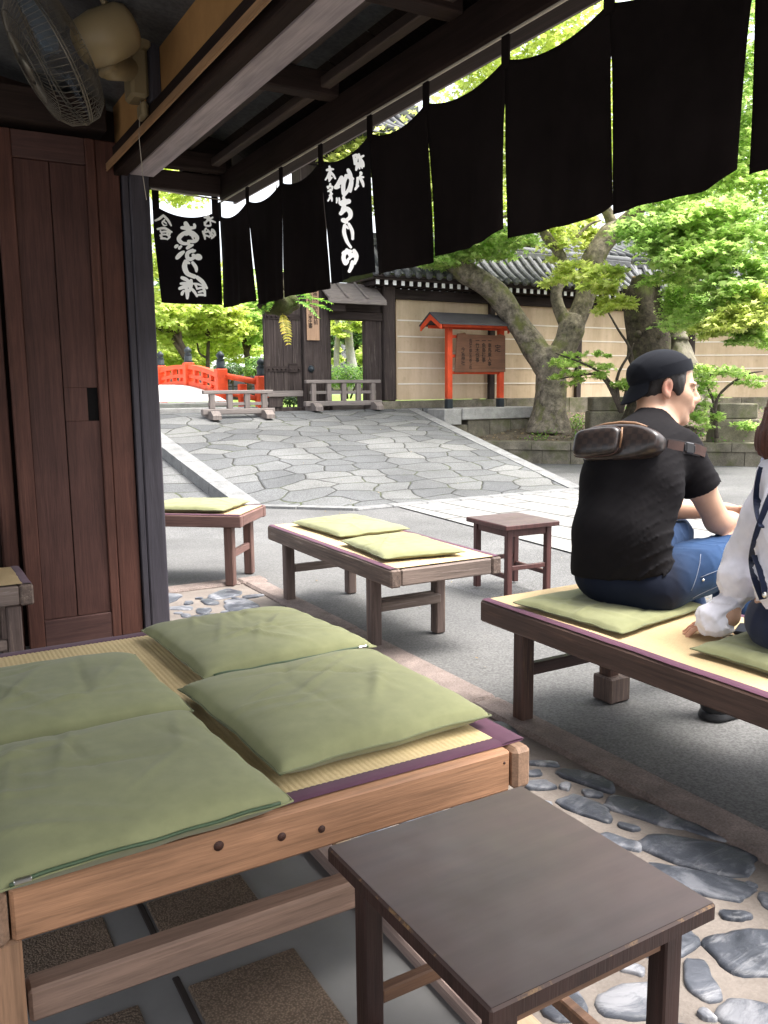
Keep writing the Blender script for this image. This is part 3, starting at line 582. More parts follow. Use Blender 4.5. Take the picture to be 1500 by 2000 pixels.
ABURI = [(36,(276,292),(132,388)),(34,(276,292),(422,482)),(24,(300,372),(252,420)),(22,(262,402),(332,440)),(20,(252,430),(292,482),(342,470)),
 (34,(170,546),(300,532),(432,602)),(28,(222,582),(250,640)),(28,(250,602),(372,600)),(28,(362,602),(340,640)),(26,(250,652),(332,650)),(34,(222,662),(252,720)),(30,(232,722),(342,732)),(30,(342,652),(392,690),(352,735)),(28,(402,602),(386,660)),
 (52,(622,522),(740,530),(862,520)),(70,(692,442),(740,540),(790,640)),(58,(772,582),(640,640),(565,730),(630,808),(752,818)),(58,(702,640),(800,612),(902,702),(862,772),(742,772)),(40,(852,462),(862,520)),(36,(782,622),(832,730)),
 (44,(502,882),(542,850)),(40,(572,908),(606,870)),(60,(532,1082),(590,1020),(652,972)),(48,(722,902),(822,842)),(54,(822,942),(732,990),(722,1070),(782,1108),(862,1060),(832,1032)),(84,(902,1062),(962,1082)),(42,(862,950),(782,962)),
 (70,(692,1152),(672,1250),(722,1370),(852,1430)),(40,(702,1162),(762,1182)),(50,(822,1172),(882,1260),(892,1332)),
 (50,(622,1452),(762,1532)),(40,(602,1562),(762,1572)),(50,(582,1652),(792,1602)),(42,(622,1762),(652,1702)),(54,(702,1652),(722,1832)),(50,(792,1502),(762,1702)),(40,(782,1642),(902,1792)),(56,(902,1442),(1082,1642)),(30,(832,1562),(1002,1602)),(28,(902,1662),(1022,1642)),(28,(932,1722),(1042,1702)),(32,(922,1772),(1052,1782)),(38,(1012,1622),(1052,1782)),(30,(862,1562),(902,1662)),
 (34,(1062,282),(1122,330),(1042,332)),(30,(1112,272),(1092,380)),(30,(1192,332),(1092,390),(1042,470)),(28,(1042,422),(1062,480),(1152,480),(1150,420)),(28,(1102,382),(1242,420)),
 (34,(1012,592),(1052,732)),(30,(1072,532),(1042,602),(1132,590)),(28,(1102,562),(1172,692)),(26,(1042,662),(1132,690)),(28,(1182,552),(1132,702)),(34,(1202,562),(1242,660)),(28,(1242,642),(1172,722)),(24,(1152,612),(1222,690))]
YB = [4.075, 3.705, 3.325, 2.955, 2.58, 2.235, 1.855, 1.487, 1.113, 0.74, 0.37, 0.0, -0.37]
NX = 1.45
def nfold(y, z):   # how far the long curtain leans and ripples
    d = max(0, 2.06-z)/0.46
    return NX+0.012*d*sin(y*9.1)+0.008*d*sin(y*23+1.3+z*2)+0.004*d*sin(y*61+z*9)+0.02*d
NC = thing('noren_curtain', 'long black shop curtain of hanging panels along the eave, white lettering on one panel', 'curtain', (NX, 2.0, 2.108))
NL = (-NX, -2.0, -2.108)
def panel_mesh(y0, y1, g0, g1, zb, flare, nu=22, nv=26):
    # y0 > y1; cloth joined at the top, slits open downwards by g0/g1
    def fn(u, v):
        z = 2.048-v*(2.048-zb); sag = 0.034*4*u*(1-u)*(1-v)**6 if v < 0.5 else 0
        s = max(0, (1.935-z)/0.33); a = y0-g0*s**0.7-(0.0015 if s > 0 else 0); b = y1+g1*s**0.7+(0.0015 if s > 0 else 0)
        y = a+(b-a)*u; x = nfold(y, z)
        if flare: 
            e = max(0, (u-0.72)/0.28); x += 0.03*e*e*s; z += 0.028*e**2*s**3; y -= -0.012*e*s
        x += 0.006*s*sin(u*5+y0*3)
        return (x, y, z-sag)
    m = MB(); m.grid(fn, nu, nv); return m
for i in range(12):
    rs = random.Random(i*3+1)
    g0 = [0, .008, .005, .003, .009, .007, .003, .002, .004, .008, .006, .006][i]; g1 = [.006, .006, .003, .009, .004, .024, .021, .034, .006, .006, .006, .006][i]
    m = panel_mesh(YB[i], YB[i+1], g0, g1, [1.612, 1.592, 1.588, 1.603, 1.59, 1.605, 1.600, 1.597, 1.602, 1.6, 1.6, 1.6][i], i in (5, 6, 7), *((170, 210) if i == 4-1 else (22, 26)))
    if i == 3:
        k3 = 923/120.0; dyed_panel(m, stroke_field(KAZARIYA), lambda p: ((pix(p)[0]-620)*k3, (pix(p)[1]-280)*k3), NC, NL); continue
    o = m.build('curtain_panel', [M['noren']], NC, NL)
    sd = o.modifiers.new('thickness', 'SOLIDIFY'); sd.thickness = 0.0012
for y in YB:
    m = MB(); m.box(NX-0.003, NX+0.003, y-0.016, y+0.016, 2.025, 2.112, 0.001); m.build('loop', [M['noren']], NC, NL)
NY = 4.055
NC2 = thing('noren_curtain', 'short black end curtain with large white lettering beside the corner post', 'curtain', (1.28, NY, 2.112)); NL2 = (-1.28, -NY, -2.112)
def fn2(u, v):
    z = 2.068-v*(2.068-1.622); s = max(0, (1.93-z)/0.31); a = 1.118+0.022*s; x = a+(1.438-a)*u
    return (x, NY+0.012*v*sin(u*6), z-0.045*4*u*(1-u)*(1-v)**6)
m = MB(); m.grid(fn2, 170, 220); k4 = 1429/150.0; dyed_panel(m, stroke_field(ABURI), lambda p: ((pix(p)[0]-290)*k4, (pix(p)[1]-390)*k4), NC2, NL2)
for x in (1.134, 1.420):
    m = MB(); m.box(x-0.016, x+0.016, NY-0.003, NY+0.003, 2.04, 2.130, 0.001); m.build('loop', [M['noren']], NC2, NL2)

# ------------------------------------------------------------------ benches, mats, cushions, stools
def L_of(o): return (-o.location.x, -o.location.y, -o.location.z)
def tatami_ribs(x0, x1, y0, y1, z, pitch=0.0127, along='Y', amp=0.0016):
    mb = MB(); vs = []; n_ = int(((x1-x0) if along == 'Y' else (y1-y0))/pitch)*4
    prof = [0, 0.75, 1, 0.75]
    fs = []
    for i in range(n_+1):
        t = i/n_; h = z+amp*prof[i % 4]
        if along == 'Y': x = x0+(x1-x0)*t; vs += [(x, y0, h), (x, (y0+y1)/2, h), (x, y1, h)]
        else: y = y0+(y1-y0)*t; vs += [(x0, y, h), ((x0+x1)/2, y, h), (x1, y, h)]
        if i: a = (i-1)*3; fs += [[a, a+3, a+4, a+1], [a+1, a+4, a+5, a+2]]
    mb.add(vs, fs, 0, None, True); return mb
# big tatami bench in front of us
B = thing('tatami_bench', 'large pine bench topped with ribbed tatami and purple binding, nearest the camera', 'bench', (0.6, 1.98, 0)); BL = (-0.6, -1.98, 0)
x0, x1, y0, y1 = 0.07, 1.135, 1.345, 2.66
mb = tatami_ribs(x0+0.045, x1-0.05, y0+0.062, y1-0.05, 0.4415); mb.build('tatami_mat', [M['tatami']], B, BL)
mb = MB()
def strip(mb, a, b, c, d, z, th=0.003): # soft cloth strip with slightly wavy edges
    def fn(u, v):
        X = a+(b-a)*u; Y = c+(d-c)*v; t = u if (b-a) > (d-c) else v; 
        wv = 0.0025*mnoise.noise(Vector((X*6, Y*6, z)))
        e = 1-(2*(v if (b-a) > (d-c) else u)-1)**4
        return (X+(wv if (d-c) > (b-a) else 0), Y+(wv if (b-a) > (d-c) else 0), z+th*e+0.001*mnoise.noise(Vector((X*15, Y*15, 2))))
    nl = 40
    mb.grid(fn, nl if (b-a) > (d-c) else 6, 6 if (b-a) > (d-c) else nl)
strip(mb, x0+0.045, x1, y0+0.022, y0+0.066, 0.4405); strip(mb, x1-0.055, x1+0.004, y0+0.024, y1, 0.4425); strip(mb, x0+0.045, x1-0.05, y1-0.055, y1, 0.4405); strip(mb, x0, x0+0.05, y0+0.03, y1, 0.4425)
mb.build('mat_binding', [M['binding']], B, BL)
mb = MB(); mb.box(x0+0.026, x1-0.052, y0, y0+0.05, 0.345, 0.438, 0.006); mb.build('front_board', [M['pine']], B, BL)
for (px, py, r) in ((427, 1652, .0095), (550, 1634, .0085), (628, 1619, .0075), (1005-20, 1490, .003), (455, 1838, .006)):
    q = aty(px, py, y0 if py < 1800 else y0+0.03)
    if 'knot' not in M: M['knot'] = wood('dark_knot', (0.07, 0.03, 0.02), 'Y', 0.6, 0.5, 4)
    if py < 1800: kn = MB(); kn.tube([(q.x, y0-0.0012, q.z), (q.x, y0+0.012, q.z)], [r, r*0.8], 12); kn.build('knot', [M['knot']], B, BL)
mb = MB(); mb.box(x1-0.047, x1, y0-0.008, y1, 0.345, 0.439, 0.010); mb.build('side_board', [M['pineY']], B, BL)
mb = MB(); mb.box(x0-0.03, x0+0.022, y0-0.008, y1, 0.345, 0.439, 0.01); mb.build('side_board', [M['pineY']], B, BL)
mb = MB(); mb.box(x0+0.025, x1-0.05, y1-0.045, y1, 0.345, 0.438, 0.005); mb.build('rear_board', [M['pine']], B, BL)
mb = MB(); mb.box(x0, x1-0.03, y0+0.055, y1-0.05, 0.40, 0.437, 0.003); mb.build('deck', [M['rail']], B, BL)
for (x, y) in ((x0-0.03, y0+0.01), (x1-0.075, y0+0.06), (x0-0.03, y1-0.12), (x1-0.075, y1-0.12)):
    mb = MB(); mb.box(x, x+0.07, y, y+0.07, 0.0, 0.344, 0.006); mb.build('leg', [M['pineZ']], B, BL)
mb = MB(); mb.box(x0+0.045, x1-0.08, y0+0.035, y0+0.085, 0.172, 0.232, 0.006); mb.build('stretcher', [M['rail']], B, BL)
mb = MB(); mb.box(x0+0.045, x1-0.08, y1-0.11, y1-0.06, 0.172, 0.232, 0.006); mb.build('stretcher', [M['rail']], B, BL)

def bench(name, label, loc, rz, W, L, mats, mat_m, legs, zt=0.44, board=0.080, group=None, blocks=True, bind=True, endrail=True):
    """bench with long axis on local -Y from its far-left corner; local x 0..W, y -L..0"""
    t = thing(name, label, 'bench', loc, rz, group); mY, mX, mZ = mats
    mb = MB(); mb.box(0, 0.052, -L, 0, zt-board, zt, 0.007); mb.build('side_board', [M[mY]], t)
    mb = MB(); mb.box(W-0.052, W, -L, 0, zt-board, zt, 0.007); mb.build('side_board', [M[mY]], t)
    mb = MB(); mb.box(0.054, W-0.054, -L+0.002, -L+0.05, zt-board+.004, zt-0.003, 0.006); mb.build('end_board', [M[mX]], t)
    mb = MB(); mb.box(0.054, W-0.054, -0.05, -0.002, zt-board+.004, zt-0.003, 0.006); mb.build('end_board', [M[mX]], t)
    mb = MB(); mb.box(0.054, W-0.054, -L+0.052, -0.052, zt-0.035, zt-0.012, 0.003); mb.build('deck', [M[mX]], t)
    mb = MB(); mb.grid(lambda u, v: (0.03+u*(W-0.06), -L+0.015+v*(L-0.03), zt+0.004+0.0006*mnoise.noise(Vector((u*6, v*9, 1)))), 6, 20); mb.build('rush_mat', [M[mat_m]], t)
    if bind:
        for a_ in (0.004, W-0.042): mb = MB(); strip(mb, a_, a_+0.038, -L+0.01, -0.01, zt+0.0025); mb.build('mat_binding', [M['binding']], t)
    for (x, y) in legs:
        mb = MB(); mb.box(x, x+0.056, y-0.058, y, 0, zt-board-0.001, 0.006); mb.build('leg', [M[mZ]], t)
    ys = sorted(set(y for _, y in legs))
    for y in ys:
        mb = MB(); mb.box(legs[0][0]+0.057, max(l[0] for l in legs)-0.001, y-0.046, y-0.012, 0.17, 0.215, 0.005); mb.build('stretcher', [M[mX]], t)
    return t
BG = 'low benches set outside the teahouse'
hb = bench('rush_bench', 'dark stained bench with smooth rush mat that the two people sit on', (1.80, 2.425, 0), 0, 0.62, 1.95, ('redY', 'redX', 'redZ'), 'goza', [(0.075, -0.10), (0.50, -0.10), (0.075, -1.72), (0.50, -1.72)], 0.44, 0.080, BG)
q = bpy.data.meshes.new('x'); 
mb = MB(); mb.box(0.485, 0.59, -0.185, -0.085, 0.0, 0.10, 0.006); mb.build('foot_block', [M['oldZ']], hb)
mb2 = bench('rush_bench', 'weathered grey bench with two pale green cushions, middle of the three outdoor benches', (1.806, 4.47, 0), radians(-1.0), 0.585, 1.44, ('oldY', 'oldX', 'oldZ'), 'goza', [(0.065, -0.05), (0.46, -0.05), (0.065, -1.08), (0.46, -1.02)], 0.44, 0.080, BG)
for (yy, zz) in ((-1.425, .385), (-1.43, .42)):
    pass
lb = bench('rush_bench', 'reddish brown bench half hidden behind the dark corner post with one pale cushion', (1.13, 6.03, 0), radians(33.5), 0.56, 1.38, ('stoolredY', 'stoolredX', 'stoolredZ'), 'goza', [(0.05, -0.12), (0.43, -0.12), (0.045, -1.25), (0.42, -1.25)], 0.45, 0.10, BG) if False else None
M['lbY'] = wood('pinkish_bench_board', (0.17, 0.095, 0.08), 'Y', 0.6, 0.3); M['lbX'] = wood('pinkish_bench_end', (0.18, 0.10, 0.085), 'X', 0.6, 0.3); M['lbZ'] = wood('pinkish_bench_leg', (0.15, 0.085, 0.07), 'Z', 0.6, 0.3)
_a = radians(50.0); _L = 1.40
_c = Vector((1.788, 4.849)); _o = _c+Vector((-sin(_a), cos(_a)))*_L      # far-left corner from the near one
lb = bench('rush_bench', 'reddish brown bench half hidden behind the dark corner post with one pale cushion', (_o.x, _o.y, 0), _a, 0.50, _L, ('lbY', 'lbX', 'lbZ'), 'goza', [(0.035, -1.27), (0.39, -1.27), (0.035, -0.12), (0.39, -0.12)], 0.45, 0.075, BG)
ib = bench('indoor_bench', 'small brown bench at the left edge before the sliding door, mostly out of the picture', (-0.72, 4.02, 0), 0, 1.155, 0.42, ('oldY', 'oldX', 'oldZ'), 'goza', [(0.045, -0.02), (1.05, -0.02), (0.045, -0.345), (1.05, -0.345)], 0.44, 0.085, None)

# cushions -----------------------------------------------------------------
def cushion_mesh(W, L, h, seed, dent=0.0):
    """flat square zabuton, local centre at its base; wrinkled cover with a seam all round"""
    N_ = 54; vs = []; rs = random.Random(seed); o = seed*7.3
    lines = [(rs.uniform(-.35, .35)*W, rs.uniform(-.35, .35)*L, rs.uniform(0, 3.14), rs.uniform(.10, .22), rs.uniform(.003, .0075)*rs.choice((1, 1, -1))) for _ in range(15)]
    def top(u, v, sgn):
        a, b = 2*u-1, 2*v-1
        # edges bow in a little between the pinched corners
        x = a*W/2*(1-0.030*(1-b*b)*abs(a)**6)+0.005*mnoise.noise(Vector((b*2.5, o, a))); y = b*L/2*(1-0.030*(1-a*a)*abs(b)**6)+0.005*mnoise.noise(Vector((a*2.5, o+5, b)))
        e = max(0, (1-abs(a)**5.0))*max(0, (1-abs(b)**5.0)); pr = e**0.45
        z = h*0.42+0.0045*mnoise.noise(Vector((a*3+b*2, o+9, b*3)))*(1 if pr < .3 else .5)
        if sgn > 0:
            z += h*0.60*pr; z += 0.004*pr*mnoise.noise(Vector((x*7, y*7, o)))-dent*pr*math.exp(-(x*x+y*y)/0.02)
            for (cx, cy, th, ln, am) in lines:
                dx, dy = x-cx, y-cy; s = dx*cos(th)+dy*sin(th); t = -dx*sin(th)+dy*cos(th)
                z += am*pr*math.exp(-(s/ln)**2*2)*math.exp(-(t/0.010)**2)
            d = min(1-abs(a), 1-abs(b)); z += 0.0016*sin((a*17 if abs(b) > abs(a) else b*17)+o)*math.exp(-d*9)*(1 if d > .02 else 0)
        else: z -= h*0.40*min(1, pr*1.25)
        return (x, y, max(z, 0.001))
    mb = MB(); mb.grid(lambda u, v: top(u, v, 1), N_, N_); mb.grid(lambda u, v: top(u, v, -1), 30, 30, flip=True)
    rim = [top(i/40, 0, 1) for i in range(40)]+[top(1, i/40, 1) for i in range(40)]+[top(1-i/40, 1, 1) for i in range(40)]+[top(0, 1-i/40, 1) for i in range(41)]
    return mb, rim, top
def cushion(label, corners, z, h, seed, group=None, dent=0.0, zipper=None):
    """corners: far-left, far-right, near-right, near-left in plan"""
    P = [Vector((c[0], c[1], 0)) for c in corners]; cen = sum(P, Vector())/4
    ex = ((P[1]-P[0])+(P[2]-P[3]))/2; ey = ((P[0]-P[3])+(P[1]-P[2]))/2
    W, L = ex.length, ey.length; rz = math.atan2(ex.y, ex.x)
    mb, rim, top = cushion_mesh(W, L, h, seed, dent)
    R_ = Matrix.Rotation(-rz, 3, 'Z'); Q = [R_ @ (p-cen) for p in P]
    def warp(p):   # bilinear pull onto the photographed corner positions
        u, v = p[0]/W+0.5, p[1]/L+0.5
        b = Q[3]*(1-u)*(1-v)+Q[2]*u*(1-v)+Q[0]*(1-u)*v+Q[1]*u*v
        return (b.x, b.y, p[2])
    mb.v = [warp(p) for p in mb.v]
    t = thing('cushion', label, 'cushion', (cen.x, cen.y, z), rz, group)
    mb.build('cover', [M['cushion']], t)
    s = MB(); s.tube([warp(p) for p in rim], 0.0024, 6); s.build('seam', [M['cushionseam'] if zipper is None else M['cushion']], t)
    if zipper is not None:
        s = MB(); pts = []
        for i in range(25):
            u = 0.05+0.9*i/24; p = top(u, 0.0, 1); q = top(u, 0.025, 1); pts.append(warp((p[0], p[1]-0.002, p[2]+0.004+0.002*sin(u*9))))
        s.tube(pts, 0.0032, 6); zp = s.build('zipper', [M['zip']], t)
        s = MB(); a = Vector(pts[1 if zipper == 0 else -2]); s.box(a.x-0.013, a.x+0.013, a.y-0.006, a.y+0.003, a.z-0.002, a.z+0.0045, 0.0015); s.build('zip_slider', [M['metal']], zp)
    return t
CG = 'green cushions laid on the benches'
cushion('green cushion at the far end of the big tatami bench, dark zip along one edge', [(0.615, 2.575), (1.10, 2.57), (1.150, 2.050), (0.635, 2.035)], 0.443, 0.066, 3, CG, 0, 1)
cushion('green cushion with deep creases on its left flank, right side of the big tatami bench', [(0.560, 1.995), (1.115, 2.01), (1.108, 1.452), (0.585, 1.430)], 0.443, 0.070, 5, CG)
cushion('rumpled green cushion cut by the left picture edge, behind the nearest one', [(0.03, 2.375), (0.535, 2.345), (0.548, 1.842), (0.00, 1.852)], 0.443, 0.064, 8, CG)
cushion('nearest green cushion with silver zip slider, hanging over the pine board', [(-0.01, 1.815), (0.535, 1.830), (0.565, 1.318), (0.066, 1.288)], 0.444, 0.066, 11, CG, 0, 0)
cushion('sunlit pale green cushion at the far end of the weathered bench', [(1.909, 4.345), (2.330, 4.40), (2.345, 3.79), (1.924, 3.775)], 0.447, 0.045, 14, CG)
cushion('sunlit pale green cushion at the near end of the weathered bench', [(1.862, 3.655), (2.265, 3.66), (2.215, 3.10), (1.825, 3.165)], 0.447, 0.045, 17, CG)
cushion('pale cushion on the bench half hidden by the dark corner post', [(1.46, 6.02), (1.88, 6.22), (2.16, 5.50), (1.74, 5.04)] if False else [tuple((_o+Vector((cos(_a)*u+sin(_a)*v, sin(_a)*u-cos(_a)*v)))) for u, v in ((0.04, 0.72), (0.46, 0.74), (0.49, 1.30), (0.03, 1.28))], 0.457, 0.05, 20, CG)
cushion('green cushion under the man in the black cap', [(1.828, 2.262), (2.31, 2.29), (2.335, 1.865), (1.862, 1.785)], 0.445, 0.040, 23, CG, 0.0)
cushion('green cushion cut by the right picture edge, under the woman in white', [(1.915, 1.575), (2.36, 1.60), (2.38, 1.13), (1.93, 1.10)], 0.445, 0.042, 26, CG)
cushion('dim green cushion on the small indoor bench at the left edge', [(-0.1, 3.96), (0.29, 3.96), (0.30, 3.66), (-0.1, 3.65)], 0.447, 0.04, 29, CG)

# stools -------------------------------------------------------------------
def stool(name, label, loc, rz, W, D_, H_, top_m, leg_m, ap_m, group):
    t = thing(name, label, 'stool', loc, rz, group); a, b = W/2, D_/2
    mb = MB(); mb.box(-a, a, -b, b, H_-0.028, H_, 0.0035, 0, 1); se = mb.build('seat', [M[leg_m], M['worn'] if top_m == 'stooltop' else M[leg_m]], t)  # seat sides darker than the top sheet: shade put into their colour
    mb = MB(); mb.grid(lambda u, v: (-a+0.0036+u*(W-0.0072), -b+0.0036+v*(D_-0.0072), H_+0.0008+0.0006*mnoise.noise(Vector((u*3, v*3, 0)))*min(1, 12*u*(1-u), 12*v*(1-v))), 16, 16); mb.build('seat_top', [M[top_m]], se)
    lx, ly, s = a-0.052, b-0.048, 0.036
    for sx in (-1, 1):
        for sy in (-1, 1):
            m = MB(); m.box(sx*lx-s/2, sx*lx+s/2, sy*ly-s/2, sy*ly+s/2, 0, H_-0.029, 0.003); m.build('leg', [M[leg_m]], t)
    for sy in (-1, 1):
        m = MB(); m.box(-lx+s/2+.001, lx-s/2-.001, sy*ly-0.010, sy*ly+0.010, H_-0.075, H_-0.0285, 0.003); m.build('apron', [M[ap_m]], t)
        m = MB(); m.box(-lx+s/2+.001, lx-s/2-.001, sy*ly-0.011, sy*ly+0.011, 0.155, 0.182, 0.003); m.build('stretcher', [M[ap_m]], t)
    for sx in (-1, 1):
        m = MB(); m.box(sx*lx-0.010, sx*lx+0.010, -ly+s/2+.001, ly-s/2-.001, H_-0.075, H_-0.0285, 0.003); m.build('apron', [M[ap_m]], t)
        m = MB(); m.box(sx*lx-0.011, sx*lx+0.011, -ly+s/2+.001, ly-s/2-.001, 0.105, 0.132, 0.003); m.build('stretcher', [M[ap_m]], t)
    return t
SG = 'square wooden stools used as tables'
stool('wooden_stool', 'large dark brown square stool with worn edges, nearest the camera', (0.788, 0.978, 0), radians(0.6), 0.422, 0.447, 0.44, 'stooltop', 'stool', 'stoolb', SG)
stool('wooden_stool', 'reddish brown square stool standing beyond the weathered bench, left of the seated man', (3.105, 3.945, 0), radians(-15.5), 0.555, 0.63, 0.44, 'stooltop2', 'stoolred', 'stoolred', SG) if False else None
M['stooltop2'] = lacquer('greyish_stool_top', (0.105, 0.078, 0.078))
stool('wooden_stool', 'reddish brown square stool standing beyond the weathered bench, left of the seated man', (3.165, 3.945, 0), radians(-3), 0.385, 0.42, 0.43, 'stooltop2', 'stoolred', 'stoolred', SG)
stool('wooden_stool', 'dark red stool glimpsed beyond the woman at the right edge', tuple(atz(1520, 1255, 0)), radians(10), 0.42, 0.42, 0.44, 'stooltop2', 'stoolred', 'stoolred', SG)

# things left on the benches ---------------------------------------------------
t = thing('wallet', 'black long wallet with brass zip lying on the bench beside the woman', 'wallet', (2.235, 1.545, 0.4455), radians(-62))
mb = MB(); mb.box(-0.10, 0.10, -0.055, 0.055, 0.0, 0.011, 0.005); mb.box(-0.10, 0.10, -0.055, 0.055, 0.0155, 0.0265, 0.005); mb.build('cover', [plain('black_wallet_leather', (0.016, 0.017, 0.022), 0.35, 0.2, 30, 0.1)], t)
mb = MB(); mb.box(-0.096, 0.096, -0.052, 0.052, 0.0112, 0.0152, 0.001); mb.build('zip', [plain('brass_zip', (0.45, 0.36, 0.18), 0.4, 0.2, 60, 0, 0.5, 0.8)], t)
mb = MB(); mb.tube([(-0.101, -0.052, 0.013), (-0.118, -0.06, 0.008), (-0.128, -0.058, 0.004), (-0.126, -0.046, 0.004), (-0.112, -0.046, 0.008)], 0.003, 6); mb.build('zip_pull', [M['metal']], t)
t = thing('bag', 'dark shaggy bag on the small bench at the left edge', 'bag', (0.16, 3.84, 0.447))
def bagf(u, v):
    a = 2*pi*u; r = sin(pi*min(0.999, max(0.02, v)))**0.5; k = 1+0.12*mnoise.noise(Vector((cos(a)*3, sin(a)*3, v*6)))
    return (0.14*r*k*cos(a), 0.10*r*k*sin(a), 0.34*v)
mb = MB(); mb.grid(bagf, 28, 20); mb.build('body', [plain('black_shaggy_cloth', (0.010, 0.009, 0.009), 0.9, 0.3, 20, 0.3)], t)
mb = MB(); rs = random.Random(3)
for k in range(260):
    a = rs.uniform(0, 2*pi); v = rs.uniform(0.05, 0.98); p = Vector(bagf(a/2/pi, v)); d = Vector((cos(a), sin(a), -1.2)).normalized()*rs.uniform(.02, .05)
    mb.tube([p, p+d*0.6+Vector((0, 0, .004)), p+d], [0.003, 0.0022, 0.0008], 4, cap=False)
mb.build('fringe', [plain('black_fringe', (0.012, 0.010, 0.010), 0.8, 0.3, 20, 0)], t)
mb = MB(); mb.tube([(0.10+0.03*sin(k*.5), -0.03, 0.33+0.05*k/8) for k in range(9)], 0.003, 6); mb.build('clasp', [plain('brass_clasp', (0.6, 0.38, 0.1), 0.3, 0.1, 20, 0, 0.5, 1.0)], t)
t = thing('notice_sheet', 'white paper sheet pinned to the dark wall at the left edge', 'paper', (0.33, 4.09, 1.62))
mb = MB(); mb.box(-0.34, 0.082, -0.002, 0.0, -0.12, 0.16, 0.0005); mb.build('sheet', [plain('cream_paper', (0.72, 0.68, 0.6), 0.9, 0.04, 5, 0)], t)
t.rotation_euler = (0, radians(3), 0)

# wall fan ----------------------------------------------------------------
FN = thing('wall_fan', 'cream wall fan with round wire cage mounted above the opening', 'fan', (0.955, 3.47, 2.42))
FL = (-0.955, -3.47, -2.42)
hub = Vector((0.60, 3.18, 2.345)); ax = Vector((-0.62, -0.02, -0.52)); 
def fan_parts():
    hub = Vector(dep(116, 108, 2.9)); ax = (-CR*.80-CU*.52-_fw*.26).normalized()
    s = ax.cross(Vector((0, 0, 1))).normalized(); u = s.cross(ax)
    mb = MB(); mb.box(0.885, 0.953, 3.42, 3.54, 2.325, 2.53, 0.012); mb.box(0.925, 0.953, 3.44, 3.52, 2.26, 2.32, 0.01); mb.build('bracket', [M['cream_plastic']], FN, FL)
    e = hub-ax*0.07; j0 = Vector(dep(212, 132, 3.05)); j1 = Vector(dep(290, 138, 3.42))
    mb = MB(); mb.tube([j1, j1.lerp(j0, .5), j0, j0+CU*.02-CR*.02], [0.044, 0.044, 0.042, 0.03], 14); mb.tube([j0-CU*.02, j0+CU*.03-CR*.015, Vector(dep(180, 100, 2.98))], [0.036, 0.036, 0.03], 12); mb.build('arm', [M['cream_plastic']], FN, FL)
    mb = MB(); mb.tube([e-ax*0.215, e-ax*0.205, e-ax*0.18, e-ax*0.09, e-ax*0.02, e], [0.05, 0.072, 0.085, 0.090, 0.078, 0.05], 20); mb.build('motor_housing', [M['cream_plastic']], FN, FL)
    R_ = 0.225; q_ = R_/0.19; mb = MB()
    def ringpt(r, z, th): return hub+ax*z*1.15+s*(r*cos(th))+u*(r*sin(th))
    for k in range(64):
        th = 2*pi*k/64; f = []
        for r, z in ((0.045, 0.105), (0.10, 0.102), (0.15, 0.088), (0.178, 0.062), (R_, 0.02), (0.186, -0.02), (0.165, -0.045), (0.11, -0.056), (0.06, -0.058)): f.append(ringpt(r*(q_ if r != R_ else 1), z, th+r*0.6))
        mb.tube(f, 0.0011, 4, cap=False)
    mb.build('cage', [M['wire']], FN, FL)
    mb = MB()
    for (r, z, w_) in ((R_, 0.02, 0.0035), (0.15, 0.09, 0.0014), (0.10, 0.103, 0.0014), (0.15, -0.05, 0.0014), (R_-0.002, 0.012, 0.003)): mb.tube([ringpt(r*(q_ if r < .186 else 1), z, 2*pi*k/48) for k in range(49)], w_, 6, cap=False)
    p = Vector(dep(186, 208, 2.86)); d = (p-hub).normalized(); mb.tube([p, p+d*0.035, p+d*0.035+s*0.012, p+s*0.012], 0.0018, 6)
    mb.build('cage_ring', [M['wire']], FN, FL)
    mb = MB(); mb.tube([ringpt(0.0, 0.11, 0), ringpt(0.0, 0.098, 0)], [0.042, 0.046], 20); mb.build('badge', [M['wire']], FN, FL)
    for k in range(3):
        mb = MB()
        def bl(a_, b_):
            th = 2*pi*k/3+a_*1.25-0.5*b_; r = 0.03+0.18*b_; return ringpt(r, 0.022-0.03*(a_-0.5), th)
        mb.grid(bl, 8, 8); mb.build('blade', [M['blade']], FN, FL)
    mb = MB(); c_ = e-ax*0.16+u*0.085; mb.tube([c_, c_+u*0.03], [0.012, 0.009], 10); mb.build('swing_knob', [M['cream_plastic']], FN, FL)
fan_parts()
mb = MB(); mb.tube([(0.93, 3.47, 2.33), (0.925, 3.50, 2.2), (0.93, 3.49, 2.05), (0.94, 3.49, 1.96)], 0.0016, 6); o = mb.build('pull_cord', [M['cord']], FN, FL)
SW = thing('wall_socket', 'cream socket box on the dark strut beside the fan', 'socket', (0.95, 3.415, 2.545)); 
mb = MB(); mb.box(-0.03, 0.008, -0.03, 0.04, -0.05, 0.05, 0.008); mb.build('box', [M['cream_plastic']], SW)
mb = MB(); mb.tube([(-0.02, 0.03, 0.02), (-0.04, 0.10, 0.0), (-0.08, 0.16, 0.01)], 0.004, 6); mb.build('plug_lead', [M['cream_plastic']], SW)
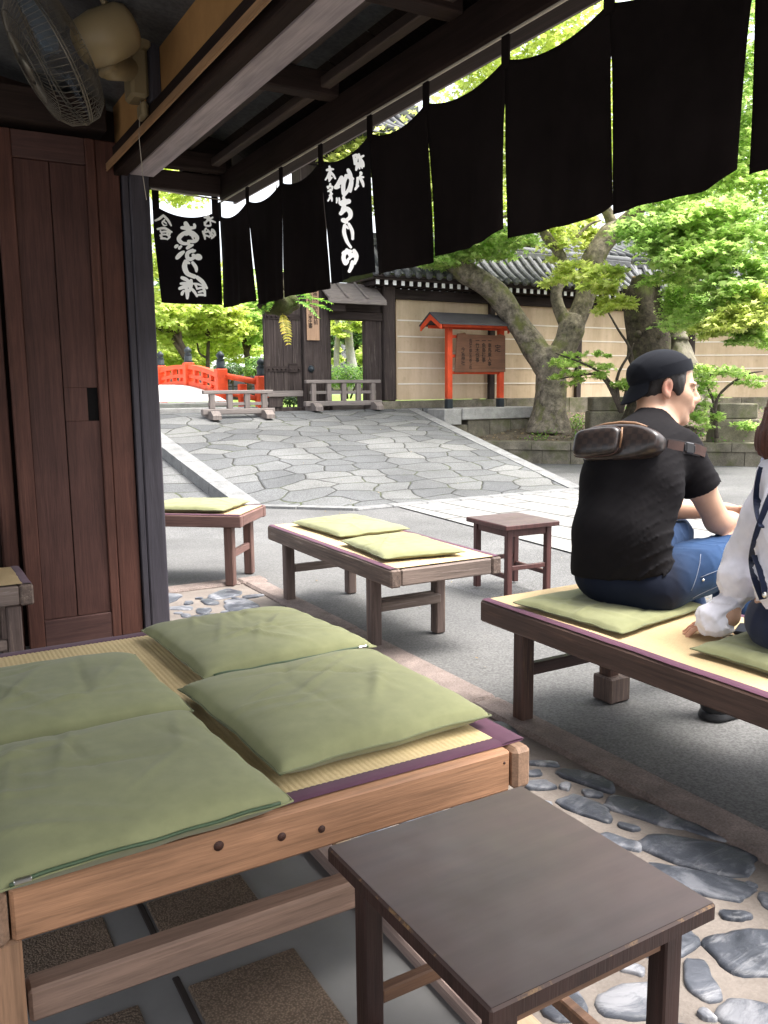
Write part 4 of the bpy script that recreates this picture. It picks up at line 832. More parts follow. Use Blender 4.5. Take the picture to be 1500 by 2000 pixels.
# ------------------------------------------------------------------ precinct wall, gate, notice board
def text_mesh(body, size, bold=0.0, vertical=False):
    c = bpy.data.curves.new('lettering', 'FONT'); c.body = '\n'.join(body) if vertical else body; c.size = size; c.offset = bold; c.align_x = 'CENTER'
    if vertical: c.space_line = 0.92
    o = bpy.data.objects.new('lettering', c); C.objects.link(o); bpy.context.view_layer.update()
    me = bpy.data.meshes.new_from_object(o.evaluated_get(bpy.context.evaluated_depsgraph_get()))
    bpy.data.objects.remove(o); bpy.data.curves.remove(c); me.materials.clear(); return me
def precinct_wall(label, p0, p1, zb, posts, cap=True):
    p0, p1 = Vector((*p0, 0)), Vector((*p1, 0)); L = (p1-p0).length; d = p1-p0
    t = thing('precinct_wall', label, 'wall', (p0.x, p0.y, 0), math.atan2(d.y, d.x))
    mb = MB(); nx = 60
    mb.grid(lambda u, v: (u*L, 0.008*mnoise.noise(Vector((u*L*.7, v*3, 1))), zb+v*(2.86-zb)), nx, 14)
    mb.add([(0, 0.35, zb), (L, 0.35, zb), (L, 0.35, 2.86), (0, 0.35, 2.86)], [[0, 1, 2, 3]]); mb.build('earthen_panel', [M['creamwall']], t)
    for z in (1.315, 1.595, 1.873, 2.150, 2.425):
        mb = MB(); mb.grid(lambda u, v: (0.02+u*(L-.04), -0.012+0.008*mnoise.noise(Vector((u*L*.7, (z-zb)/(2.86-zb)*3, 1))), z-0.011+v*0.022+0.004*mnoise.noise(Vector((u*9, z*3, 0)))), 60, 1); mb.build('white_line', [M['whiteline']], t)
    for x in posts:
        mb = MB(); mb.box(x-0.062, x+0.062, -0.075, 0.05, zb-0.02, 2.80, 0.008); mb.build('post', [M['gate']], t)
    rs = random.Random(8); mb = MB(); x = 0
    while x < L-0.05:
        l = min(rs.uniform(0.8, 1.6), L-x); mb.box(x+.003, x+l-.003, -0.14+rs.uniform(-.01, .01), 0.3, 0.3, zb-0.002+rs.uniform(-.012, .004), 0.01); x += l
    mb.build('stone_base', [M['granite_old']], t)
    lx = -0.72 if cap else 0.0; mb = MB(); mb.box(lx, L, -0.09, 0.42, 2.782, 2.955, 0.006); mb.build('head_beam', [M['gateX']], t)
    rm = None; x = lx+0.1
    while x < L-0.05:
        if rm is None:
            mb = MB(); mb.box(-0.032, 0.032, -0.45, 0.1, 2.962, 3.038, 0.003); mb.box(-0.0335, 0.0335, -0.4545, -0.4505, 2.960, 3.040, 0.001, 1)
            rm = mb.mesh('rafter'); rm.materials.append(M['gateX']); rm.materials.append(M['white'])
        o = bpy.data.objects.new('rafter', rm); C.objects.link(o); o.parent = t; o.location = (x, 0, 0); x += 0.165
    mb = MB(); mb.box(lx, L, -0.50, 0.5, 3.04, 3.075, 0.004); mb.box(lx, L, -0.54, -0.46, 3.076, 3.115, 0.004); mb.build('eave_board', [M['gateX']], t)
    mb = MB(); ey, ez, ry, rz_ = -0.56, 3.13, 0.14, 3.72; n_ = int((L-lx)/0.205)
    mb.grid(lambda u, v: (lx+u*(L-lx), ey+(ry-ey)*v, ez+(rz_-ez)*v-0.05*sin(pi*v)+0.012*abs(sin(pi*u*n_))+0.010*((v*7) % 1.0)), n_*4, 28, 0, False)
    mb.grid(lambda u, v: (lx+u*(L-lx), 0.84+(ry-0.84)*v, ez+(rz_-ez)*v-0.05*sin(pi*v)), 20, 4, 0, True)
    for k in range(n_+1):
        x = lx+k*(L-lx)/n_; pts = []; rad = []
        for i in range(22):
            v = i/21; pts.append((x+rs.uniform(-.003, .003), ey-0.01+(ry-ey)*v, ez+0.018+(rz_-ez)*v-0.05*sin(pi*v))); rad.append(0.058-0.008*((v*7) % 1.0))
        mb.tube(pts, rad, 10, 0, True, False); mb.tube([(x, ey-0.035, ez+0.005), (x, ey-0.006, ez+0.012)], [0.066, 0.066], 12)
        mb.tube([(x, ey-0.037, ez+0.005), (x, ey-0.034, ez+0.005)], [0.03, 0.046], 8)
    mb.box(lx, L, 0.06, 0.22, 3.68, 3.80, 0.01); mb.tube([(lx, 0.14, 3.83), (L, 0.14, 3.83)], 0.075, 10)
    mb.build('tiled_roof', [M['tile']], t); return t
precinct_wall('long cream earthen wall with white lines and tiled coping behind the notice board', (7.79, 13.0), (13.55, 13.0), 1.03, (aty(960, 760, 12.95).x-7.79, aty(1129, 760, 12.95).x-7.79))
precinct_wall('cream wall section right of the sawn tree trunk, turning towards the street', (13.62, 13.0), (21.5, 9.2), 0.98, (1.25, 3.3, 5.4, 7.4), False)

G = thing('temple_gate', 'dark weathered timber gate with small side doorway, left of the cream wall', 'gate', (6.4, 13.0, 0.88)); GL = (-6.4, -13.0, -0.88)
def gp(name, mb, mat, parent=None): return mb.build(name, [M[mat]], parent or G, GL if parent is None else None)
X = lambda px, y=12.9: aty(px, 700, y).x
rs = random.Random(3)
mb = MB(); xs = [X(515)+(X(587)-X(515))*k/4 for k in range(5)]
for k in range(4): mb.box(xs[k]+.002, xs[k+1]-.002, 12.86+rs.uniform(-.004, .004), 12.92, 1.22, 3.1, 0.006)
leaf = gp('door_leaf', mb, 'gate')
mb = MB(); mb.box(X(517), X(588), 12.84, 12.93, 1.12, 1.215, 0.006); gp('bottom_rail', mb, 'fencex', leaf)
for z, n_ in ((1.565, 4), (2.40, 3)):
    mb = MB(); mb.box(X(517), X(585), 12.848, 12.856, z-0.045, z+0.045, 0.002)
    for k in range(n_*2): mb.lathe([(0.022, 0), (0.017, 0.012), (0.006, 0.02)], (0, 0, 0), 8, 0, True, Matrix.Translation((X(522)+k*0.075, 12.848, z)) @ Matrix.Rotation(pi/2, 4, 'X'))
    gp('iron_band', mb, 'gateX', leaf)
mb = MB(); mb.box(X(561), X(578), 12.835, 12.847, 1.51, 1.66, 0.004); gp('lock_plate', mb, 'gateX', leaf)
mb = MB(); mb.box(X(514), X(590), 12.9, 13.15, 0.80, 0.945, 0.01); mb.box(X(522), X(549), 12.87, 12.98, 0.95, 1.11, 0.006); gp('threshold', mb, 'gate')
mb = MB(); mb.box(X(589), X(639), 12.80, 13.14, 0.86, 4.80, 0.02); pil = gp('main_pillar', mb, 'gate')
mb = MB(); mb.lathe([(0.06, 0), (0.055, 0.015), (0.03, 0.05), (0.008, 0.065)], (0, 0, 0), 12, 0, True, Matrix.Translation((X(602), 12.80, 1.565)) @ Matrix.Rotation(pi/2, 4, 'X')); gp('iron_boss', mb, 'blackpaint', pil)
mb = MB(); mb.box(2.45, 2.85, 12.80, 13.14, 0.86, 4.80, 0.02); gp('main_pillar', mb, 'gate')
mb = MB(); mb.box(1.6, 7.9, 12.78, 13.16, 4.81, 5.13, 0.02); gp('main_beam', mb, 'gateX')
mb = MB(); mb.box(X(640), X(646), 12.88, 13.0, 0.95, 2.50, 0.006); gp('door_jamb', mb, 'gate')
mb = MB(); mb.box(X(713), X(733), 12.87, 13.0, 0.95, 2.50, 0.006); mb.box(X(733)+.003, X(745), 12.89, 13.0, 0.95, 2.50, 0.006); gp('door_jamb', mb, 'gate')
mb = MB(); mb.box(X(640), X(745), 12.84, 13.02, 2.385, 2.52, 0.008); mb.box(X(640), X(745), 12.9, 13.0, 2.525, 2.74, 0.008); gp('side_lintel', mb, 'gateX')
mb = MB(); mb.box(X(637), X(664), 12.66, 12.80, 2.50, 2.62, 0.01); gp('lintel_nose', mb, 'gateX')
mb = MB(); mb.box(X(645), X(746), 12.86, 13.04, 0.87, 1.02, 0.01); gp('side_sill', mb, 'fencex')
mb = MB(); mb.box(X(746), X(769), 12.82, 13.1, 1.02, 3.0, 0.015); gp('corner_post', mb, 'gate')
mb = MB(); mb.box(X(735), X(772), 12.70, 13.1, 0.80, 1.015, 0.012); mb.build('footing', [M['granite_old']], G, GL)
mb = MB()   # little plank roof over the side doorway
a, b = X(641, 12.6), X(753, 12.6)
for k in range(3):
    u0, u1 = a+(b-a)*k/3, a+(b-a)*(k+1)/3
    vs = [(u0, 12.55, 2.68), (u1, 12.55, 2.68), (u1, 13.0, 2.98), (u0, 13.0, 2.98), (u0, 12.55, 2.705), (u1, 12.55, 2.705), (u1, 13.0, 3.005), (u0, 13.0, 3.005)]
    mb.add(vs, [[0, 3, 2, 1], [4, 5, 6, 7], [0, 1, 5, 4], [1, 2, 6, 5], [2, 3, 7, 6], [3, 0, 4, 7]])
    mb.tube([(u0, 12.54, 2.72), (u0, 12.75, 2.85), (u0, 13.0, 3.02)], 0.022, 6)
mb.box(a, b, 12.53, 12.58, 2.62, 2.68, 0.006); gp('side_roof', mb, 'fencex')
mb = MB()
for k in range(34):
    x = 1.2+k*0.205; mb.tube([(x, 11.9, 5.22), (x, 12.4, 5.45), (x, 12.97, 5.85)], 0.055, 8); mb.tube([(x, 14.0, 5.22), (x, 13.5, 5.45), (x, 12.97, 5.85)], 0.055, 8)
mb.add([(1.1, 11.9, 5.16), (8.2, 11.9, 5.16), (8.2, 12.97, 5.82), (1.1, 12.97, 5.82), (8.2, 14.0, 5.16), (1.1, 14.0, 5.16)], [[0, 1, 2, 3], [3, 2, 4, 5]])
mb.box(1.1, 8.2, 12.85, 13.1, 5.80, 6.02, 0.02); gp('gate_roof', mb, 'tile')
t = thing('name_plank', 'narrow pale plank with two columns of brush writing hung on the gate pillar', 'sign', (X(612, 12.79), 12.79, 2.03))
xa, xb = X(600, 12.79)-t.location.x, X(624, 12.79)-t.location.x
mb = MB(); mb.box(xa, xb, -0.022, 0.0, 0, 0.98, 0.003); mb.build('plank', [M['plank']], t)
for s_, dx, z0 in (('古神口少納言神前', 0.045, 0.80), ('大宮町木下章生書', -0.05, 0.74)):
    me = text_mesh(s_, 0.085, 0.001, True); o = obj('lettering', me, [M['ink']], t, (dx, -0.0245, z0-0.02)); o.rotation_euler = (pi/2, 0, 0); o.scale = (1, 0.95, 1)

def barrier(label, xa, xb, y, zb, n_, h=0.43):
    t = thing('wooden_barrier', label, 'barrier', ((xa+xb)/2, y, zb), 0, 'low barriers before the gate'); L = xb-xa; a = -L/2
    m = MB(); m.box(a-0.05, -a+0.05, -0.045, 0.045, h-0.055, h, 0.008); m.build('top_rail', [M['fencex']], t)
    m = MB(); m.box(a+0.03, -a-0.03, -0.018, 0.018, h-0.23, h-0.18, 0.005); m.build('mid_rail', [M['fencex']], t)
    m = MB(); m.box(a-0.07, -a+0.07, -0.05, 0.05, 0.07, 0.155, 0.01); m.build('bottom_rail', [M['fencex']], t)
    for k in range(n_):
        x = a+0.09+(L-0.18)*k/(n_-1); m = MB(); m.box(x-0.042, x+0.042, -0.036, 0.036, 0.156, h-0.056, 0.006); m.build('post', [M['fenceg']], t)
    for x in (a+0.08, -a-0.09):
        m = MB(); m.prism([(-0.26, 0), (0.26, 0), (0.26, 0.06), (0.16, 0.125), (-0.16, 0.125), (-0.26, 0.06)], -0.065, 0.065, 0, Matrix.Translation((x, 0, 0)) @ Matrix.Rotation(pi/2, 4, 'Z') @ Matrix.Rotation(pi/2, 4, 'X')); m.build('foot', [M['fenceg']], t)
barrier('brownish wooden barrier with four posts standing before the red bridge', 4.02, 5.03, 12.2, 0.80, 4)
barrier('silver grey wooden barrier standing across the side doorway of the gate', 5.90, 7.20, 12.66, 0.885, 5, 0.50)

t = thing('notice_board', 'vermilion roofed notice board with dark writing before the cream wall', 'notice board', (9.07, 12.4, 0.9)); TLn = (-9.07, -12.4, -0.9)
for x in (8.50, 9.64):
    mb = MB(); mb.box(x-0.052, x+0.052, 12.35, 12.45, 1.045, 2.36, 0.008); p = mb.build('post', [M['verm']], t, TLn)
    mb = MB(); mb.box(x-0.056, x+0.056, 12.346, 12.454, 0.86, 1.04, 0.006); mb.build('post_shoe', [M['blackpaint']], p)
for z in (2.125, 1.79, 1.50):
    mb = MB(); mb.box(8.554, 9.586, 12.385, 12.425, z-0.025, z+0.025, 0.004); mb.build('crossbar', [M['verm']], t, TLn)
mb = MB(); mb.box(8.2, 10.0, 12.36, 12.44, 2.37, 2.44, 0.006); mb.build('ridge_beam', [M['verm']], t, TLn)
mb = MB(); mb.box(8.22, 9.98, 12.16, 12.20, 2.27, 2.325, 0.004); mb.build('eave_beam', [M['verm']], t, TLn)
mb = MB(); mb.box(8.22, 9.98, 12.60, 12.64, 2.27, 2.325, 0.004); mb.build('eave_beam', [M['verm']], t, TLn)
mb = MB()
for s in (-1, 1):
    y0, y1 = 12.4, 12.4+s*0.33; vs = [(8.10, y0, 2.50), (10.08, y0, 2.50), (10.08, y1, 2.305), (8.10, y1, 2.305), (8.10, y0, 2.53), (10.08, y0, 2.53), (10.08, y1, 2.33), (8.10, y1, 2.33)]
    mb.add(vs, [[0, 1, 2, 3], [4, 7, 6, 5], [0, 4, 5, 1], [1, 5, 6, 2], [2, 6, 7, 3], [3, 7, 4, 0]])
mb.build('roof', [plain('dark_sheet_roof', (0.075, 0.068, 0.072), 0.55, 0.2, 5, 0.1)], t, TLn)
for x in (8.115, 10.045):
    mb = MB()
    for s in (-1, 1):
        vs = []
        for xx in (x, x+0.025): vs += [(xx, 12.4, 2.499), (xx, 12.4+s*0.32, 2.304), (xx, 12.4+s*0.32, 2.225), (xx, 12.4, 2.40)]
        mb.add(vs, [[0, 1, 2, 3], [4, 7, 6, 5], [0, 4, 5, 1], [1, 5, 6, 2], [2, 6, 7, 3], [3, 7, 4, 0]])
    mb.build('barge_board', [M['verm']], t, TLn)
mb = MB(); mb.prism([(8.585, 1.505), (9.70, 1.515), (9.69, 2.16), (9.62, 2.175), (9.58, 2.19), (9.50, 2.16), (8.83, 2.165), (8.80, 2.195), (8.64, 2.17)], 12.332, 12.352, 0, Matrix(((1, 0, 0, 0), (0, 0, 1, 0), (0, 1, 0, 0), (0, 0, 0, 1))))
bd = mb.build('board', [M['boardwood']], t, TLn)
for s_, x, z0, sz in (('定', 9.52, 1.93, 0.14), ('一車馬乗入事', 9.34, 2.06, 0.088), ('一魚鳥捕事', 9.21, 2.06, 0.092), ('一竹木伐事', 9.07, 2.06, 0.092), ('右條々相守可申者也', 8.92, 2.06, 0.064), ('今宮神社', 8.76, 1.90, 0.085)):
    me = text_mesh(s_, sz, 0.0012, True); o = obj('lettering', me, [M['ink']], bd, (x, 12.3305, z0-sz*0.35)); o.rotation_euler = (pi/2, 0, 0)
rs = random.Random(6)
t = thing('stone_plinth', 'grey stone plinth under the vermilion notice board', 'plinth', (9.15, 12.4, 0.5))
mb = MB(); mb.box(-0.98, -0.62, -0.36, 0.36, 0.10, 0.375, 0.012); mb.box(-0.615, 0.99, -0.38, 0.38, 0.18, 0.385, 0.014); mb.build('top_course', [M['granite']], t)
mb = MB()
for k in range(4): mb.box(-0.94+k*0.475, -0.47+k*0.475, -0.33, 0.33, -0.2, 0.178 if k else 0.098, 0.012)
mb.build('lower_course', [M['granite_old']], t)
for lbl, px, py, W_, d_ in (('weathered stone block behind the man, left of the dark sawn trunk', 1183, 800, 0.55, 14.6), ('weathered stone block in the bed at the right, before the far wall', 1432, 815, 0.62, 13.4)):
    p = dep(px, py, d_); t = thing('stone_block', lbl, 'stone', (p.x, p.y, p.z-0.02), radians(-30))
    mb = MB(); mb.box(-W_/2, W_/2, -0.2, 0.2, 0.0, 0.24, 0.02); mb.build('upper_slab', [M['granite_old']], t)
    mb = MB(); mb.box(-W_/2-.03, W_/2+.03, -0.22, 0.22, -0.5, -0.003, 0.02); mb.build('lower_slab', [M['granite_old']], t)

# stone lantern on a rock mound
p = dep(1318, 790, 14.6); t = thing('stone_lantern', 'old grey stone lantern with curved cap on a rock mound, behind the man', 'lantern', (p.x, p.y, p.z), radians(20))
k = 12.9/1645
mb = MB()
def rock(u, v):
    a = 2*pi*u; r = (0.56*(1-v)**0.8+0.09)*(1+0.30*mnoise.noise(Vector((cos(a)*2.2, sin(a)*2.2, v*4)))+0.08*mnoise.noise(Vector((cos(a)*7, sin(a)*7, v*12)))); return (r*cos(a)*1.15, r*sin(a), -0.2+1.38*v)
mb.grid(rock, 70, 40); mb.build('rock_mound', [M['granite_old']], t)
mb = MB(); mb.lathe([(0.20, 1.1), (0.16, 1.16), (0.13, 1.25), (0.125, 1.6), (0.16, 1.68), (0.24, 1.74), (0.24, 1.80)], (0, 0, 0), 12); mb.build('shaft', [M['granite_old']], t)
mb = MB(); mb.box(-0.15, 0.15, -0.15, 0.15, 1.801, 2.10, 0.02); mb.build('fire_box', [M['granite_old']], t)
mb = MB()
vs = []
for r, z in ((0.36, 2.13), (0.37, 2.18), (0.26, 2.21), (0.15, 2.27), (0.08, 2.34)):
    for s in range(24):
        a = 2*pi*s/24; e = max(abs(cos(a)), abs(sin(a))); q = r/e*0.85; vs.append((q*cos(a), q*sin(a), z+(0.06*(1/e-1)*4 if r > .3 else 0.0)*0.45))
fs = [[i*24+s, i*24+(s+1) % 24, (i+1)*24+(s+1) % 24, (i+1)*24+s] for i in range(4) for s in range(24)]+[list(range(24))[::-1], list(range(96, 120))]
mb.add(vs, fs); mb.build('cap', [M['granite_old']], t)
mb = MB(); mb.lathe([(0.05, 2.34), (0.085, 2.40), (0.07, 2.47), (0.01, 2.54)], (0, 0, 0), 12); mb.build('finial', [M['granite_old']], t)

# ------------------------------------------------------------------ red bridge beyond the gate
RB = thing('arched_bridge', 'vermilion arched bridge with black caps on its posts, beyond the gate', 'bridge', (4.1, 17.5, 1.0)); RL = (-4.1, -17.5, -1.0)
def dz(y): return 1.03+0.34*max(0, 1-((y-18.3)/3.4)**2)
mb = MB(); mb.grid(lambda u, v: (2.78+u*2.55, 14.95+v*6.7, dz(14.95+v*6.7)), 4, 24)
mb.add([(2.78, 14.95, 0.7), (5.33, 14.95, 0.7), (5.33, 14.95, 1.03), (2.78, 14.95, 1.03)], [[0, 1, 2, 3]]); mb.build('deck', [M['granite'] if False else stone('pale_bridge_deck', (0.62, 0.60, 0.56), 4, 0.12, 0.85, 0.2, 120)], RB, RL)
def bpost(x, y, zb, zt):
    m = MB(); m.box(x-0.10, x+0.10, y-0.10, y+0.10, zb, zt, 0.012); p = m.build('post', [M['verm']], RB, RL)
    m = MB(); m.lathe([(0.088, 0), (0.092, 0.03), (0.08, 0.05), (0.084, 0.13), (0.07, 0.15), (0.088, 0.165), (0.05, 0.19), (0.075, 0.22), (0.078, 0.26), (0.05, 0.295), (0.012, 0.33)], (x, y, zt+0.001), 14); m.build('post_cap', [M['blackpaint']], p)
for side, bx in ((1, 5.42), (-1, 2.66)):
    ys = [15.5, 17.5, 19.6, 21.4]
    for y in ys: bpost(bx, y, dz(y)-0.35, dz(y)+(0.50 if y != 17.5 else 0.47))
    for a, b in zip(ys[:-1], ys[1:]):
        for h, w_, tk in ((0.36, 0.055, 0.045), (0.17, 0.035, 0.035), (0.0, 0.05, 0.06)):
            m = MB(); pts = [(bx, a+0.1+(b-a-0.2)*i/8, dz(a+(b-a)*i/8)+h+0.02) for i in range(9)]
            vs = []; 
            for p_ in pts: vs += [(bx-w_, p_[1], p_[2]-tk), (bx+w_, p_[1], p_[2]-tk), (bx+w_, p_[1], p_[2]+tk), (bx-w_, p_[1], p_[2]+tk)]
            m.add(vs, [[i*4+j, i*4+(j+1) % 4, i*4+4+(j+1) % 4, i*4+4+j] for i in range(8) for j in range(4)]+[[0, 3, 2, 1], [32, 33, 34, 35]]); m.build('rail', [M['verm']], RB, RL)
        for i in range(1, 4):
            y = a+(b-a)*i/4; m = MB(); m.box(bx-0.045, bx+0.045, y-0.045, y+0.045, dz(y)+0.08, dz(y)+0.155, 0.006); m.build('baluster', [M['verm']], RB, RL); m = MB(); m.box(bx-0.05, bx+0.05, y-0.06, y+0.06, dz(y)+0.226, dz(y)+0.334, 0.006); m.build('baluster', [M['verm']], RB, RL)
q = aty(511, 760, 14.75); bpost(q.x, 14.75, 0.78, 1.49)
for h, r in ((0.0, 0.055), (-0.31, 0.05)):
    m = MB(); m.tube([(5.52, 15.42, 1.50+h), (q.x-0.09, 14.80, 1.39+h)], r, 10); m.build('rail', [M['verm']], RB, RL)
m = MB(); m.box(5.62, 5.76, 15.05, 15.17, 0.9, 1.35, 0.01); m.build('baluster', [M['verm']], RB, RL)
mb = MB(); mb.box(1.5, 5.3, 13.35, 13.62, 0.7, 0.955, 0.012); mb.box(1.5, 5.25, 14.6, 14.92, 0.8, 1.02, 0.012); st_ = mb.build('stone_step', [M['granite']]); tag(st_, 'two long granite steps between the gate and the red bridge', 'steps')
# ------------------------------------------------------------------ trees and plants
LT = []
for a, r in ((90, 1.0), (116, .42), (142, .88), (170, .36), (196, .6), (240, .22), (300, .22), (344, .6), (10, .36), (38, .88), (64, .42)): LT.append((r*cos(radians(a)), r*sin(radians(a))+0.15, -0.16*r*r))
LT = np.array(LT)
OT = np.array([(0, -0.6, 0), (.28, -.25, .03), (.33, .1, .04), (.2, .5, 0), (0, .8, -.08), (-.2, .5, 0), (-.33, .1, .04), (-.28, -.25, .03)])
def leaves(P, size, tilt=0.6, tmpl=LT, out=None, rng=RNG):
    n_ = len(P); yaw = rng.uniform(0, 2*pi, n_); s = size*rng.uniform(0.65, 1.25, n_)
    tx = rng.normal(0, tilt, n_); ty = rng.normal(0, tilt, n_)
    nz = np.stack([tx, ty, np.ones(n_)], 1)
    if out is not None: nz = nz+out
    nz /= np.linalg.norm(nz, axis=1)[:, None]
    a = np.stack([np.cos(yaw), np.sin(yaw), np.zeros(n_)], 1); a -= nz*(a*nz).sum(1)[:, None]; a /= np.linalg.norm(a, axis=1)[:, None]; b = np.cross(nz, a)
    V = P[:, None, :]+s[:, None, None]*(tmpl[None, :, 0:1]*a[:, None, :]+tmpl[None, :, 1:2]*b[:, None, :]+tmpl[None, :, 2:3]*nz[:, None, :])
    return V.reshape(-1, 3)
def clump(c, r, n_, rng=RNG, flat=0.5):
    """points in a ragged layered ellipsoid: sprays sit on a few tilted shelves, with holes between"""
    c = np.array(c); r = np.array(r); k = max(3, n_//45); sub = rng.normal(0, 1, (k, 3)); sub /= np.linalg.norm(sub, axis=1)[:, None]; sub *= rng.uniform(0.25, 1.0, (k, 1))**0.6
    idx = rng.integers(0, k, n_); off = rng.normal(0, 1, (n_, 3))*np.array([0.20, 0.20, 0.20*flat]); q = sub[idx]+off
    q[:, 2] -= 0.22*(q[:, 0]**2+q[:, 1]**2)
    return c+q*r
def crown(name, clumps, size, mat, parent, loc, tilt=0.6, tmpl=LT, seed=1, flat=0.5):
    rng = np.random.default_rng(seed); Ps = []
    for c, r, n_ in clumps: Ps.append(clump(c, r, n_, rng, flat))
    V = leaves(np.concatenate(Ps), size, tilt, tmpl, None, rng); me = np_mesh(name, V, np.arange(len(V)), len(tmpl))
    return obj(name, me, [M[mat]], parent, loc)
def limb(mb, pts, D, mi=0, n=10, jit=0.18, dd=None):
    P = []; R_ = []
    # spline through photographed centre line, at true distance
    q = [(Vector(dep(p[0], p[1], D+(p[3] if len(p) > 3 else 0))), p[2]*D/F) for p in pts]
    for i in range(len(q)-1):
        for s in range(4):
            t = s/4; a, b, c, d = q[max(i-1, 0)], q[i], q[i+1], q[min(i+2, len(q)-1)]
            P.append(0.5*((2*b[0])+(c[0]-a[0])*t+(2*a[0]-5*b[0]+4*c[0]-d[0])*t*t+(3*b[0]-a[0]-3*c[0]+d[0])*t**3)); R_.append(b[1]+(c[1]-b[1])*t)
    P.append(q[-1][0]); R_.append(q[-1][1])
    R_ = [r*(1+0.10*mnoise.noise(Vector((p.x*3, p.y*3, p.z*3)))) for p, r in zip(P, R_)]
    mb.tube(P, R_, n, mi, True, True, jit)
def cl(px, py, rx, ry, D, n_, rd=None):
    n_ = int(n_*1.5)
    c = dep(px, py, D); k = D/F; return (tuple(c), (rx*k, (rd or rx)*k, ry*k), n_)
def off(o): return (-o.location.x, -o.location.y, -o.location.z)

b0 = dep(1075, 828, 15.0)
T = thing('maple_tree', 'big old maple with mossy forked trunk leaning left beside the notice board', 'tree', tuple(b0)); 
mb = MB()
limb(mb, [(1074, 850, 42), (1075, 826, 36), (1075, 800, 30), (1077, 765, 28), (1077, 730, 30), (1077, 700, 28), (1080, 680, 20)], 15.0, n=24, jit=0.26)
limb(mb, [(1078, 745, 22), (1066, 712, 27), (1044, 680, 25), (1020, 645, 22), (996, 608, 22), (970, 574, 22, -.1), (940, 550, 22, -.2), (910, 532, 22, -.3), (888, 508, 21, -.4), (880, 480, 17, -.5), (892, 440, 14, -.6), (860, 395, 11, -.7), (835, 340, 8, -.8), (850, 250, 5, -.9)], 15.0, n=16)
limb(mb, [(1080, 742, 22), (1092, 700, 25), (1106, 668, 25), (1116, 640, 26), (1124, 618, 20)], 15.0, n=16)
limb(mb, [(1114, 648, 16), (1101, 622, 14), (1091, 598, 12), (1087, 574, 11), (1093, 548, 11), (1098, 524, 9), (1096, 502, 10), (1084, 482, 10), (1068, 463, 10), (1059, 440, 9), (1052, 410, 8), (1040, 350, 6)], 15.0, n=12)
limb(mb, [(1117, 640, 20), (1131, 612, 20), (1143, 578, 20), (1149, 545, 21), (1158, 510, 23), (1172, 482, 23), (1190, 458, 22), (1204, 440, 14)], 15.0, n=16)
limb(mb, [(1198, 452, 14), (1190, 424, 11), (1176, 396, 10), (1164, 368, 8), (1150, 320, 6), (1155, 240, 4)], 15.0)
limb(mb, [(1190, 462, 17), (1222, 432, 16, -.1), (1250, 405, 14, -.3), (1290, 378, 11, -.6), (1345, 330, 8, -1.0), (1400, 250, 5, -1.4)], 15.0)
for k, (a, b, c) in enumerate([((1120, 470), (1150, 440), (1175, 430)), ((1300, 375), (1350, 390), (1420, 380)), ((1230, 425), (1290, 440), (1340, 470)), ((880, 490), (930, 470), (990, 475)), ((885, 500), (850, 480), (815, 500)), ((1240, 410), (1330, 420), (1400, 500)), ((1060, 440), (1000, 420), (950, 440)), ((1180, 400), (1100, 380), (1050, 390)), ((1345, 330), (1420, 330), (1480, 360)), ((1150, 540), (1200, 560), (1220, 610))]):
    limb(mb, [(a[0], a[1], 4), (b[0], b[1], 3), (c[0], c[1], 1.2)], 14.8, n=6)
mb.build('trunk', [M['bark']], T, off(T))
CL = [cl(895, 490, 62, 30, 14.2, 900), cl(960, 478, 60, 26, 14.2, 800), cl(855, 505, 40, 16, 14.0, 300), cl(1010, 465, 40, 22, 13.5, 350), cl(930, 440, 60, 40, 13.6, 500)]
crown('crown', CL, 0.080, 'leaf', T, off(T), 0.55, seed=2)
CL = [cl(1130, 535, 62, 26, 14.0, 620), cl(1185, 545, 45, 28, 12.9, 420), cl(1200, 590, 36, 22, 12.9, 260), cl(1110, 465, 62, 42, 15.2, 420), cl(1150, 450, 40, 40, 15.5, 260), cl(1090, 400, 90, 60, 15.0, 500)]
crown('crown', CL, 0.082, 'leaf_lime', T, off(T), 0.6, seed=3)
CL = [cl(1300, 425, 85, 45, 12.4, 1300), cl(1390, 430, 90, 50, 12.0, 1400), cl(1290, 480, 55, 26, 12.3, 500), cl(1350, 500, 70, 36, 12.0, 800), cl(1425, 480, 70, 50, 11.8, 900), cl(1455, 545, 60, 50, 11.6, 800), cl(1395, 560, 50, 40, 11.8, 460),
      cl(1420, 360, 90, 50, 12.5, 900), cl(1450, 280, 70, 70, 12.3, 800), cl(1350, 340, 80, 50, 14.0, 600), cl(1455, 180, 60, 90, 12.0, 700), cl(1470, 60, 70, 90, 12.0, 700), cl(1550, 430, 90, 120, 12, 900), cl(1310, 530, 60, 30, 12.6, 600), cl(1400, 610, 80, 36, 12.2, 900), cl(1470, 650, 50, 26, 12.0, 500), cl(1340, 450, 100, 60, 13.0, 900)]
crown('crown', CL, 0.080, 'leaf', T, off(T), 0.55, seed=4)
CL = [cl(1440, 615, 62, 32, 11.6, 750), cl(1385, 640, 40, 16, 11.7, 220), cl(1490, 590, 50, 40, 11.4, 420), cl(1260, 330, 100, 70, 13.5, 500), cl(1080, 200, 150, 130, 13.5, 2000), cl(960, 230, 130, 130, 13.5, 2000), cl(850, 310, 100, 100, 13.5, 1500), cl(1200, 150, 120, 120, 13, 900), cl(1000, 80, 160, 110, 13, 1600), cl(730, 330, 90, 80, 13.5, 900), cl(1120, 20, 150, 100, 13, 900), cl(1190, 330, 60, 80, 13.5, 300)]
crown('crown', CL, 0.082, 'leaf_lime', T, off(T), 0.6, seed=5)
